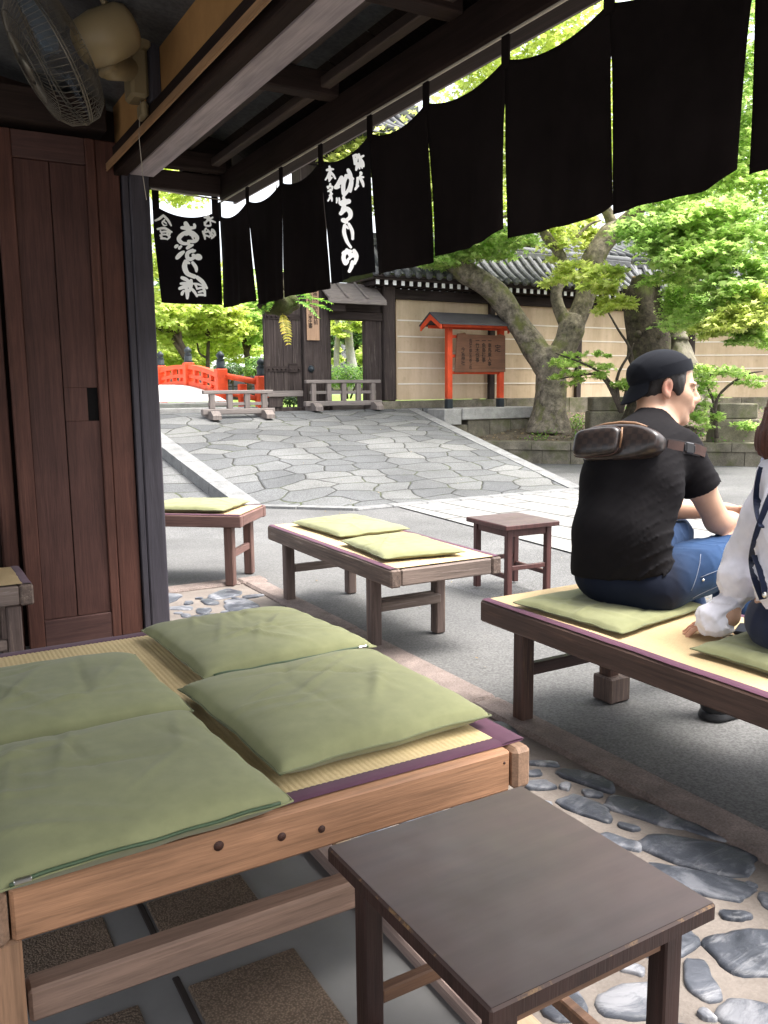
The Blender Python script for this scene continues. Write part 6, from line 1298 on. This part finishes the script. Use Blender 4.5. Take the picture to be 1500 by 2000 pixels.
# ---- the man in black
f = A3(.95, .31, 0); f /= np.linalg.norm(f); r = A3(f[1], -f[0], 0); z = A3(0, 0, 1.0); RT = [f, r, z]
Cp = A3(2.11, 2.035, .560)
neck = A3(2.315, 2.105, 1.085); shR = A3(2.328, 1.985, .985); shL = A3(2.225, 2.262, .965)
elR = A3(2.480, 1.950, .735); wrR = A3(2.725, 1.975, .665); elL = A3(2.455, 2.30, .745); wrL = A3(2.672, 2.105, .735)
hipR = A3(2.155, 1.935, .545); knR = A3(2.555, 1.900, .640); anR = A3(2.545, 1.955, .10); hipL = A3(2.165, 2.125, .545); knL = A3(2.575, 2.235, .635); anL = A3(2.80, 2.24, .10)
hc = A3(2.375, 2.108, 1.196); hd = A3(.745, -.655, -.13); hu = A3(.06, -.03, 1)
def torso(s, g, k=0.07):
    s.ell(Cp+z*.02+f*.01, (.125+g, .170+g, .105+g), RT, k); s.ell(Cp-f*.02+z*.15, (.122+g, .156+g, .15+g), RT, k); s.ell(Cp+f*.045+z*.31, (.124+g, .168+g, .17+g), RT, k)
    s.ell(Cp+f*.115+z*.42, (.096+g, .140+g, .095+g), RT, k); s.cap(shR-r*.03, shL+r*.03, .052+g, .050+g, .08)
sk = SDF(); torso(sk, -0.022)
W, RH = head(sk, hc, hd, hu)
sk.cap(W(-.030, 0, -.06), neck-f*.01-z*.01, .054, .062, .03); sk.cap(neck-z*.01, shR, .045, .05, .05); sk.cap(neck-z*.01, shL, .045, .05, .05)
for sh, el, wr, fd, nm, sd, cu in ((shR, elR, wrR, A3(.75, .42, -.28), A3(-.2, -.75, .6), 1, .75), (shL, elL, wrL, A3(.72, -.62, .02), A3(.35, .45, .8), -1, .60)):
    m1 = sh*.55+el*.45; sk.chain([sh, m1, el], [.054, .049, .042], .03); u_ = (wr-el); sk.chain([el, el+u_*.3, wr], [.042, .044, .028], .02); hand(sk, wr, fd, nm, sd, cu)
for hp, kn, an in ((hipR, knR, anR), (hipL, knL, anL)):
    sk.chain([hp, kn], [.078, .052], .03); sk.chain([kn, kn*.7+an*.3, an], [.05, .05, .036], .03); sk.cap(an, an+A3(.12, 0, -.06), .034, .03, .03)
me = sk.mesh('person', (1.90, 1.78, .0), (3.10, 2.45, 1.40), .0042)
earR = W(-.006, -.079, .002); earL = W(-.006, .079, .002); lip = W(.10, 0, -.060); nt_ = W(.112, 0, -.024)
colour_attr(me, lambda V: np.clip(.75*np.exp(-(np.linalg.norm(V-earR, axis=1)/.030)**2)+.6*np.exp(-(np.linalg.norm(V-earL, axis=1)/.03)**2)+.75*np.exp(-(np.linalg.norm((V-lip)/A3(1, 1, .6), axis=1)/.020)**2)+.2*np.exp(-(np.linalg.norm(V-nt_, axis=1)/.02)**2)+.3*np.exp(-(np.linalg.norm(V-elR, axis=1)/.04)**2)+.4*np.exp(-(np.linalg.norm(V-wrL-A3(.08, -.06, 0), axis=1)/.05)**2), 0, 1))
MAN = obj('person', me, [M['skin']]); tag(MAN, 'seated man in black cap, black t-shirt and blue jeans, looking to the right', 'person')
ts = SDF(); torso(ts, 0.012, 0.06)
for sh, el in ((shR, elR), (shL, elL)):
    d_ = el-sh; e = sh+d_*.52; ts.cutcap(sh, sh+d_*.7, .064, .071, e, d_, .05); 
ts.cap(neck-z*.012-f*.012, Cp+f*.11+z*.44, .072, .09, .06)
ts.ell(neck+z*.070+f*.028, (.078, .074, .058), RT, .008, 'd'); ts.cut(Cp+z*.028, A3(.16, -.08, -1))
_c, _s = cos(.75), sin(.75); RT_FOLD = np.array([f, r*_c+z*_s, -r*_s+z*_c])
def tf(P):
    t = np.clip((1.03-P[:, 2])/.4, 0, 1); low = np.clip((.80-P[:, 2])/.2, 0, 1); side_ = np.clip(((P-Cp)@r+.02)/.15, 0, 1)
    dg = P@RT_FOLD.T; return ridges(dg, 5, 4, (20, 34), .0018, (1, .6, 1.3))+ridges(dg, 9, 5, (38, 70), .0135, (.40, .40, 1.8), 5)*(.10+1.0*low*side_+.35*side_)+0.003*np.sin(P@A3(30, 10, 8))*low
ts.disp(tf)
tee = obj('t_shirt', ts.mesh('t_shirt', (1.90, 1.83, .55), (2.55, 2.42, 1.16), .0060), [M['tee']], MAN)
mb = MB(); q = []   # shoulder seams and ribbed collar
for i in range(21):
    a = 2*pi*i/20; q.append(Vector(neck+z*(.014+.030*cos(a)*-1)+f*(.020+.070*cos(a))+r*.067*sin(a)))
mb.tube(q, .0045, 6, cap=False); mb.build('collar', [M['tee']], tee)
js = SDF(); js.ell(Cp-z*.005+f*.012, (.138, .170, .102), RT, .05)
for hp, kn, an, g in ((hipR, knR, anR, 1), (hipL, knL, anL, 1)):
    js.chain([hp-z*.005, hp*.5+kn*.5, kn], [.098, .092, .074], .045); js.chain([kn, kn*.65+an*.35, an+z*.01], [.072, .063, .056], .03)
js.cut(anR+z*.01, A3(0, 0, -1)); js.cut(Cp+z*.085, A3(-.1, 0, 1))
js.disp(lambda P: ridges(P, 21, 4, (30, 60), .0090, (1.5, 1, 1), 4)*np.clip((P[:, 0]-2.06)/.12, .15, 1))
me = js.mesh('jeans', (1.92, 1.78, .07), (2.95, 2.40, .70), .0060)
colour_attr(me, lambda V: np.clip((V[:, 0]-2.16)/.16, 0, 1)*np.clip(1.05-(V[:, 1]-1.98)/.22*.75, .25, 1)*np.where(V[:, 2] > .40, 1, .75))  # denim darkened at seat, far leg and shins: shade put into the colour
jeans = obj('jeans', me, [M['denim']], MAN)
def on_surface(s, p, d_, lim=.2):   # slide a point along -d_ until it meets the surface
    p = np.array(p, float)
    for _ in range(60):
        v = s.ev(p[None])[0]
        if abs(v) < .0004: break
        p = p-d_*v*.8
    return p
od = A3(-.25, -.95, .15); od /= np.linalg.norm(od)
for t0, t1 in (((2.25, 1.80, .585), (2.47, 1.78, .640)), ((2.235, 1.80, .515), (2.455, 1.78, .585)), ((2.21, 1.80, .545), (2.27, 1.80, .66))):
    mb = MB(); mb.tube([Vector(on_surface(js, A3(*t0)*(1-i/8)+A3(*t1)*i/8, od)+od*.0006) for i in range(9)], .0011, 5); mb.build('stitching', [M['stitch']], jeans)
mb = MB(); q = on_surface(js, (2.262, 1.80, .575), od); mb.tube([Vector(q-od*.002), Vector(q+od*.003)], [.0045, .004], 10); mb.build('rivet', [M['metal']], jeans)
mb = MB(); q = [Vector(on_surface(js, Cp+z*.070+(-f*cos(a)+r*sin(a))*.3, -f*cos(a)+r*sin(a))+A3(0, 0, -.004)) for a in np.linspace(-1.3, 1.15, 24)]
mb.tube(q, .013, 8); mb.build('belt', [M['olive']], MAN)
for an in (anR, anL):
    b = SDF(); fdir = A3(.97, -.08, 0) if an is anR else A3(.96, .2, 0); c = A3(an[0], an[1], 0)
    b.cap(c+A3(0, 0, .045)-fdir*.025, c+fdir*.17+A3(0, 0, .04), .048, .044, .03); b.cap(c+A3(0, 0, .05), c+A3(0, 0, .13), .050, .047, .03); b.cut(c+A3(0, 0, .026), A3(0, 0, -1))
    so = obj('shoe', b.mesh('shoe', c-A3(.12, .12, 0), c+A3(.30, .14, .19), .005), [M['shoe']], MAN)
    b = SDF(); b.cap(c+A3(0, 0, .0)-fdir*.028, c+fdir*.175, .054, .050, .0); b.cut(c+A3(0, 0, .032), A3(0, 0, 1)); b.cut(c+A3(0, 0, .001), A3(0, 0, -1)); obj('sole', b.mesh('sole', c-A3(.12, .12, .02), c+A3(.30, .14, .06), .004), [M['shoe']], so)
# hair, brows, eyes, cap
hs = SDF(); hs.ell(W(-.016, 0, .038), (.100, .0795, .090), RH, .02); hs.ell(W(-.048, 0, -.014), (.058, .066, .052), RH, .02)
for y in (-1, 1): hs.ell(W(.036, y*.066, .012), (.017, .010, .034), RH, .012)
for y in (-1, 1): hs.ell(W(-.004, y*.088, .000), (.026, .022, .038), RH, .004, 'd')
hs.cut(W(.060, 0, .02), RH[0]*1+RH[2]*.15); hs.cut(W(-.02, 0, -.066), -RH[2]-RH[0]*.2)
hs.disp(lambda P: .0012*np.sin(P@A3(300, 200, 40))*np.sin(P@A3(90, -260, 20)))
obj('hair', hs.mesh('hair', hc-.14, hc+.16, .0045), [M['hair']], MAN)
for y in (-1, 1):
    mb = MB(); mb.tube([Vector(on_surface(sk, W(.115, y*(.014+.030*i/6), .029+.006*sin(pi*i/6)), RH[0])) for i in range(7)], [.0015, .003, .0034, .003, .0026, .002, .001], 6); mb.build('eyebrow', [M['hair']], MAN)
    mb = MB(); c = W(.0795, y*.032, .0045); mb.lathe([(.0105*sin(a), .0105*cos(a)) for a in np.linspace(.02, 3.12, 10)], tuple(c), 14); e_ = mb.build('eye', [M['eyewhite']], MAN)
    mb = MB(); mb.tube([Vector(c+RH[0]*.0088), Vector(c+RH[0]*.0113)], [.0052, .0036], 12); mb.build('iris', [M['iris']], e_)
    mb = MB(); mb.tube([Vector(c+RH[0]*.0108*cos(a*.8)+RH[1]*.0135*sin(a)+RH[2]*(.0050-.003*a*a)) for a in np.linspace(-1.1, 1.1, 9)], .0014, 5); mb.build('eyelid', [M['hair']], MAN)
cs = SDF(); CA = lambda x, y, zz: hc+cx*x+cl_*y+cu_*zz
cx = hd/np.linalg.norm(hd); cl_ = RH[1]; th = radians(23); cu_ = RH[2]*cos(th)-RH[0]*sin(th)*1; cx = RH[0]*cos(th)+RH[2]*sin(th); RC = [cx, cl_, cu_]
cs.ell(CA(-.006, 0, .052), (.110, .089, .085), RC, .02); cs.ell(CA(-.028, 0, .080), (.086, .080, .052), RC, .03)
cs.cut(CA(0, 0, .048), -cu_, .003); cs.disp(lambda P: ridges(P, 31, 3, (40, 70), .003)*np.clip((-(P-hc)@cx)/.05+.3, 0, 1))
CAPO = obj('cap', cs.mesh('cap', hc-.16, hc+.20, .0045), [M['cap']], MAN)
mb = MB()   # band with stitch line, then the peak hanging down behind
bandp = [Vector(CA(-.006+.112*cos(a), .0905*sin(a), .0585)) for a in np.linspace(0, 2*pi, 49)]
def bandf(u, v): a = 2*pi*u; k = 1+.012*sin(pi*v); return tuple(CA(-.006+.111*k*cos(a), .0900*k*sin(a), .040+.040*v))
mb.grid(bandf, 48, 6); mb.build('cap_band', [M['cap']], CAPO)
def brim(u, v, o):
    a = pi+(u-.5)*2.2; R0 = 1+v*.0; e = v*.072*(1-(2*u-1)**4*.65)
    return tuple(CA(-.006+.109*cos(a)-e*.66, .088*sin(a)*(1+.08*v), .045+o-e*.74-.018*(2*u-1)**2*v))
mb = MB(); mb.grid(lambda u, v: brim(u, v, 0), 24, 10); mb.grid(lambda u, v: brim(u, v, -.005), 24, 10, flip=True)
mb.add([brim(i/24, 1, 0) for i in range(25)]+[brim(i/24, 1, -.005) for i in range(25)], [[i, i+1, i+26, i+25] for i in range(24)]); mb.build('cap_peak', [M['cap']], CAPO)

# ---- sling bag across his back
n = N('checked_brown_leather'); ck = n.n('TexChecker'); ck.inputs['Scale'].default_value = 1/0.020; ck.inputs[1].default_value = (0.034, 0.024, 0.021, 1); ck.inputs[2].default_value = (0.021, 0.016, 0.015, 1); n.l(n.mapped((1, 1, 1), rot=(0, 0, 0)), ck.inputs[0])
g = n.noise(9, 4); M['bagck'] = n.out(n.mix(ck.outputs[0], n.ramp(g, [(0.3, (0.8, 0.8, 0.8)), (0.7, (1.3, 1.25, 1.2))]), 0.6, 'MULTIPLY'), 0.30, n.bump(n.noise(260, 2), 0.12, 0.001), 0.5)
M['bagleather'] = plain('dark_brown_leather', (0.055, 0.026, 0.020), 0.4, 0.2, 20, 0.15, 0.45); M['bagtan'] = plain('tan_zip_tape', (0.22, 0.12, 0.065), 0.5, 0.2, 30, 0.1); M['webbing'] = cloth('charcoal_webbing', (0.040, 0.036, 0.038), 0.1, 700, 0.4, 6)
bo = Vector(dep(1213, 868, 2.80)); bn = Vector(-f*.92-r*.10+z*.34).normalized(); bx = (CR*1.0-CU*.20); bx = (bx-bn*bx.dot(bn)).normalized(); by = bn.cross(bx)
BAG = thing('sling_bag', 'dark brown checked sling bag strapped high across the back of the man in black', 'bag', tuple(bo)); BAG.rotation_euler = Matrix((bx, by, bn)).transposed().to_euler()
Wb, Hb = .150, .062
def outline(a, sx=1.0, sy=1.0):   # long body tapering to the strap on its right
    x = cos(a); y = sin(a); ex = abs(x)**.55*(1 if x > 0 else -1); ey = abs(y)**.6*(1 if y > 0 else -1); w2 = 1-.38*max(0, ex)**2; return Wb*ex*sx, Hb*ey*w2*sy
def pouch(mb, prof, ox=0, oy=0, sx=1, sy=1, n_=44, shear=0):
    vs = [(ox+outline(2*pi*k/n_, sx*s_, sy*s_)[0], oy+outline(2*pi*k/n_, sx*s_, sy*s_)[1]+shear*outline(2*pi*k/n_, sx*s_, sy*s_)[0], zz) for s_, zz in prof for k in range(n_)]
    m_ = len(prof); mb.add(vs, [[i*n_+k, i*n_+(k+1) % n_, (i+1)*n_+(k+1) % n_, (i+1)*n_+k] for i in range(m_-1) for k in range(n_)]+[list(range((m_-1)*n_, m_*n_))], 0, None, True)
mb = MB(); pouch(mb, [(.90, -.035), (1.0, -.02), (1.02, .008), (.99, .028), (.94, .037), (.80, .041), (.4, .043)]); mb.build('body', [M['bagck']], BAG)
mb = MB()
def rr(u, sx, sy): 
    a = 2*pi*u; x = cos(a); y = sin(a); return sx*abs(x)**.42*(1 if x > 0 else -1), sy*abs(y)**.5*(1 if y > 0 else -1)
prof = [(1.0, .030), (1.04, .046), (1.03, .062), (.98, .070), (.85, .075), (.5, .077), (.0, .078)]
vs = []; n_ = 40
for s_, zz in prof:
    for k in range(n_): q = rr(k/n_, .083*s_, .047*s_); vs.append((-.058+q[0], -.008+q[1]+.05*q[0], zz))
mb.add(vs, [[i*n_+k, i*n_+(k+1) % n_, (i+1)*n_+(k+1) % n_, (i+1)*n_+k] for i in range(len(prof)-1) for k in range(n_)], 0, None, True); fp = mb.build('front_pocket', [M['bagck']], BAG)
mb = MB(); mb.tube([(-.058+rr(k/40, .0865, .0495)[0], -.008+rr(k/40, .0865, .0495)[1]+.05*rr(k/40, .0865, .0495)[0], .056) for k in range(41)], .0025, 6, cap=False); mb.build('piping', [M['bagleather']], fp)
mb = MB(); mb.tube([(-.115, .056, .016), (-.06, .066, .018), (0, .070, .016), (.05, .066, .012), (.088, .055, .006)], [.004, .0065, .007, .0065, .004], 8); mb.build('zip_tape', [M['bagtan']], BAG)
mb = MB(); mb.tube([(.032, .038, .060), (.036, .01, .062), (.034, -.03, .058)], [.003, .004, .003], 6); mb.build('pocket_zip', [M['bagtan']], BAG)
def ribbon(name, pts, wdt, mat, parent, nrm=None, th=.003):
    """flat strap through world points, its width along wdt vectors"""
    pts = [Vector(p) for p in pts]
    for _ in range(2):
        pts = [pts[0]]+[x for i in range(len(pts)-1) for x in (pts[i]*.75+pts[i+1]*.25, pts[i]*.25+pts[i+1]*.75)]+[pts[-1]]   # corner cutting: the strap runs smoothly
    mb = MB(); vs = []; fs = []; m_ = len(pts)
    for i, p in enumerate(pts):
        p = Vector(p); t = (Vector(pts[min(i+1, m_-1)])-Vector(pts[max(i-1, 0)])).normalized(); wv = Vector(wdt[i] if isinstance(wdt, list) else wdt); wv = (wv-t*wv.dot(t)); nn = t.cross(wv).normalized()*th*.5
        vs += [p-wv+nn, p+wv+nn, p+wv-nn, p-wv-nn]
    for i in range(m_-1): fs += [[i*4+j, i*4+(j+1) % 4, i*4+4+(j+1) % 4, i*4+4+j] for j in range(4)]
    fs += [[0, 3, 2, 1], [m_*4-4+j for j in range(4)]]; mb.add(vs, fs); o = mb.build(name, [M[mat]], None); o.parent = parent
    if parent is BAG: o.matrix_parent_inverse = (Matrix.Translation(bo) @ Matrix((bx, by, bn)).transposed().to_4x4()).inverted()
    return o
def on_tee(px, py, D=2.75, lift=.004):   # march a sight line to the shirt so straps lie on it
    d_ = np.array(ray(px, py)); p = A3(0, 0, CH)+d_*(D-.25)
    for _ in range(80):
        v = ts.ev(p[None])[0]
        if v < .0008: break
        p = p+d_/np.linalg.norm(d_)*max(v*.7, .0005)
    return Vector(p-d_/np.linalg.norm(d_)*lift)
sp = [on_tee(px, py) for px, py in ((1268, 862), (1285, 867), (1305, 869), (1322, 871), (1340, 874), (1357, 877), (1368, 880))]
wv = Vector((0, 0, .021))
ribbon('strap', sp, wv, 'webbing', BAG, th=.004)
ribbon('strap_tab', [p-Vector(_fw)*.004 for p in [on_tee(px, py) for px, py in ((1303, 868), (1318, 870), (1334, 873))]], wv*.72, 'bagleather', BAG, th=.004)
ribbon('strap_end', [p-Vector(_fw)*.003 for p in [on_tee(px, py) for px, py in ((1354, 876), (1366, 879), (1377, 884))]], wv*.80, 'bagleather', BAG, th=.004)
mb = MB(); c = on_tee(1347, 875, lift=.012); e1 = (on_tee(1357, 877, lift=.012)-on_tee(1337, 873, lift=.012)).normalized(); e2 = Vector((0, 0, 1)); e3 = e1.cross(e2)
Mx = Matrix.Translation(c) @ Matrix((e1, e2, e3)).transposed().to_4x4(); mb.box(-.018, .018, -.018, .018, -.005, .005, .003, M=Mx); mb.box(.018, .024, -.012, .012, -.004, .004, .002, M=Mx); mb.box(-.024, -.018, -.012, .012, -.004, .004, .002, M=Mx)
o = mb.build('buckle', [plain('black_buckle', (0.03, 0.03, 0.033), 0.35, 0.1, 30, 0, 0.5)], BAG); o.matrix_parent_inverse = (Matrix.Translation(bo) @ Matrix((bx, by, bn)).transposed().to_4x4()).inverted()

# ---- the woman in white at the right edge
f2 = A3(.97, .24, 0); f2 /= np.linalg.norm(f2); r2 = A3(f2[1], -f2[0], 0); R2 = [f2, r2, z]
C2 = A3(2.15, 1.355, .56); nk2 = A3(2.222, 1.408, 1.02); s2L = A3(2.212, 1.520, .948); s2R = A3(2.275, 1.275, .955)
e2L = np.array(dep(1466, 1088, 2.56)); w2L = np.array(dep(1420, 1206, 2.54)); w2L[2] = max(w2L[2], .484); e2R = A3(2.45, 1.12, .72); w2R = A3(2.65, 1.20, .66)
h2R, k2R, a2R = A3(2.21, 1.25, .55), A3(2.63, 1.28, .61), A3(2.63, 1.28, .08); h2L, k2L, a2L = A3(2.21, 1.42, .55), A3(2.63, 1.46, .61), A3(2.69, 1.46, .08)
hc2 = np.array(dep(1591, 797, 2.40)); hd2 = A3(.95, -.1, -.15)
ws = SDF()
for c, rad in ((C2+z*.02, (.115, .165, .10)), (C2+f2*.01+z*.16, (.095, .135, .14)), (C2+f2*.05+z*.31, (.10, .15, .13))): ws.ell(c, rad, R2, .06)
ws.cap(s2R, s2L, .05, .05, .05); W2, RH2 = head(ws, hc2, hd2, A3(.05, 0, 1)); ws.cap(W2(-.03, 0, -.06), nk2, .043, .047, .03)
for sh, el, wr, fd, nm, sd, cu in ((s2L, e2L, w2L, A3(-.28, .62, -.30), A3(-.2, .2, 1), 1, .22), (s2R, e2R, w2R, A3(.8, .3, -.2), A3(0, -.5, 1), 1, .5)):
    ws.chain([sh, el], [.044, .036], .03); ws.chain([el, wr], [.036, .024], .02); hand(ws, wr, fd, nm, sd, cu, spread=.28)
for hp, kn, an in ((h2R, k2R, a2R), (h2L, k2L, a2L)): ws.chain([hp, kn], [.07, .05], .03); ws.chain([kn, an], [.048, .035], .03); ws.cap(an, an+A3(.12, 0, -.045), .03, .026, .02)
me = ws.mesh('person', (1.98, .98, .0), (2.9, 1.88, 1.33), .0048); colour_attr(me, lambda V: np.clip(.45*np.exp(-(np.linalg.norm(V-w2L-A3(-.03, .09, -.03), axis=1)/.06)**2), 0, 1))
WOM = obj('person', me, [M['skin']]); tag(WOM, 'woman in white blouse with navy straps leaning on one hand, cut by the right edge', 'person')
bs = SDF()
for c, rad in ((C2-f2*.02+z*.10, (.12, .160, .12)), (C2-f2*.01+z*.24, (.12, .165, .16)), (C2+f2*.04+z*.35, (.112, .160, .11))): bs.ell(c, rad, R2, .06)
bs.cap(s2R, s2L, .062, .066, .05); d_ = w2L-e2L; cf = e2L+d_*.66
bs.chain([s2L, s2L*.5+e2L*.5, e2L+A3(-.01, .01, 0)], [.062, .066, .062], .03); bs.chain([e2L+A3(-.005, .01, 0), e2L+d_*.35+A3(-.012, 0, -.005), cf], [.062, .064, .031], .012)
fl = w2L+A3(-.015, .03, -.012); bs.chain([cf, cf*.4+fl*.6, fl], [.031, .043, .058], .004); bs.cut(A3(0, 0, .462), A3(0, 0, -1), .006)
bs.chain([s2R, e2R, w2R], [.07, .07, .05], .04); bs.ell(nk2+z*.05+f2*.02, (.06, .06, .05), R2, .008, 'd'); bs.cap(fl+A3(-.035, .055, -.02), fl+A3(-.07, .09, -.02), .032, .036, .006, 'd')
bs.disp(lambda P: ridges(P, 41, 5, (40, 85), .0110, (1, 1, 1), 4)+np.where(((P-cf)@(d_/np.linalg.norm(d_)) > 0)[:], .0022*np.sin(np.arctan2((P-cf)@A3(0, 0, 1), (P-cf)@A3(.9, .4, 0))*22), 0))
obj('blouse', bs.mesh('blouse', (1.95, .97, .44), (2.78, 1.86, 1.10), .0055), [M['blouse']], WOM)
ks = SDF(); ks.ell(C2-z*.02, (.145, .185, .10), R2, .05); ks.chain([h2R, k2R], [.105, .10], .08); ks.chain([h2L, k2L], [.105, .10], .08); ks.chain([k2R, a2R+z*.2], [.10, .13], .08); ks.chain([k2L, a2L+z*.2], [.10, .13], .08); ks.cut(A3(0, 0, .25), A3(0, 0, -1)); ks.cut(C2+z*.14, A3(0, 0, 1)); ks.disp(lambda P: ridges(P, 51, 4, (25, 50), .008, (1, 1, .3)))
obj('navy_skirt', ks.mesh('navy_skirt', (1.95, .97, .2), (2.9, 1.75, .78), .0075), [M['navy']], WOM)
def on_blouse(px, py, lift=.005):
    d_ = np.array(ray(px, py)); d_ /= np.linalg.norm(d_); p = A3(0, 0, CH)+d_*2.0
    for _ in range(120):
        v = bs.ev(p[None])[0]
        if v < .0008 or np.linalg.norm(p) > 4: break
        p = p+d_*max(v*.6, .0006)
    return Vector(p-d_*lift)
ribbon('strap', [on_blouse(*q) for q in ((1498, 880), (1491, 905), (1484, 930), (1480, 955), (1478, 980), (1482, 1005), (1490, 1030))], Vector(CR)*.011, 'navy', WOM, th=.004)
ribbon('strap', [on_blouse(*q, .007) for q in ((1530, 930), (1508, 965), (1495, 1000), (1483, 1035), (1474, 1068), (1470, 1095), (1474, 1120), (1482, 1145), (1492, 1170))], Vector(CR)*.013, 'navy', WOM, th=.004)
ribbon('strap', [on_blouse(*q, .009) for q in ((1476, 1085), (1486, 1110), (1494, 1140), (1499, 1180), (1500, 1215))], Vector(CR)*.012, 'navy', WOM, th=.004)
mb = MB(); c = on_blouse(1494, 1162, .012); mb.tube([c, c-Vector(_fw)*.004], [.0085, .0075], 14); mb.build('button', [M['metal']], WOM)
hh = SDF(); hh.ell(W2(-.02, 0, .04), (.112, .094, .105), RH2, .02); hh.ell(W2(-.06, 0, -.05), (.075, .098, .10), RH2, .04); hh.ell(W2(-.065, .03, -.105), (.065, .085, .065), RH2, .03); hh.ell(W2(.075, 0, -.03), (.06, .062, .10), RH2, .01, 'd')
hh.disp(lambda P: .004*np.sin(P@A3(120, 90, 15))*np.sin(P@A3(-70, 160, 12))+.002*np.sin(P@A3(330, -280, 20)))
obj('hair', hh.mesh('hair', hc2-.22, hc2+.20, .006), [M['hairbrown']], WOM)
for y in (-1, 1):
    mb = MB(); c = W2(.0795, y*.032, .0045); mb.lathe([(.0105*sin(a), .0105*cos(a)) for a in np.linspace(.02, 3.12, 8)], tuple(c), 12); e_ = mb.build('eye', [M['eyewhite']], WOM); mb = MB(); mb.tube([Vector(c+RH2[0]*.0088), Vector(c+RH2[0]*.0113)], [.0052, .0036], 10); mb.build('iris', [M['iris']], e_)
for an in (a2R, a2L):
    b = SDF(); c = A3(an[0], an[1], 0); b.cap(c+A3(-.02, 0, .035), c+A3(.15, 0, .03), .040, .036, .02); b.cap(c+A3(0, 0, .04), c+A3(0, 0, .09), .042, .042, .02); b.cut(c+A3(0, 0, .002), A3(0, 0, -1)); obj('shoe', b.mesh('shoe', c-A3(.1, .1, .01), c+A3(.24, .1, .14), .006), [M['shoe']], WOM)
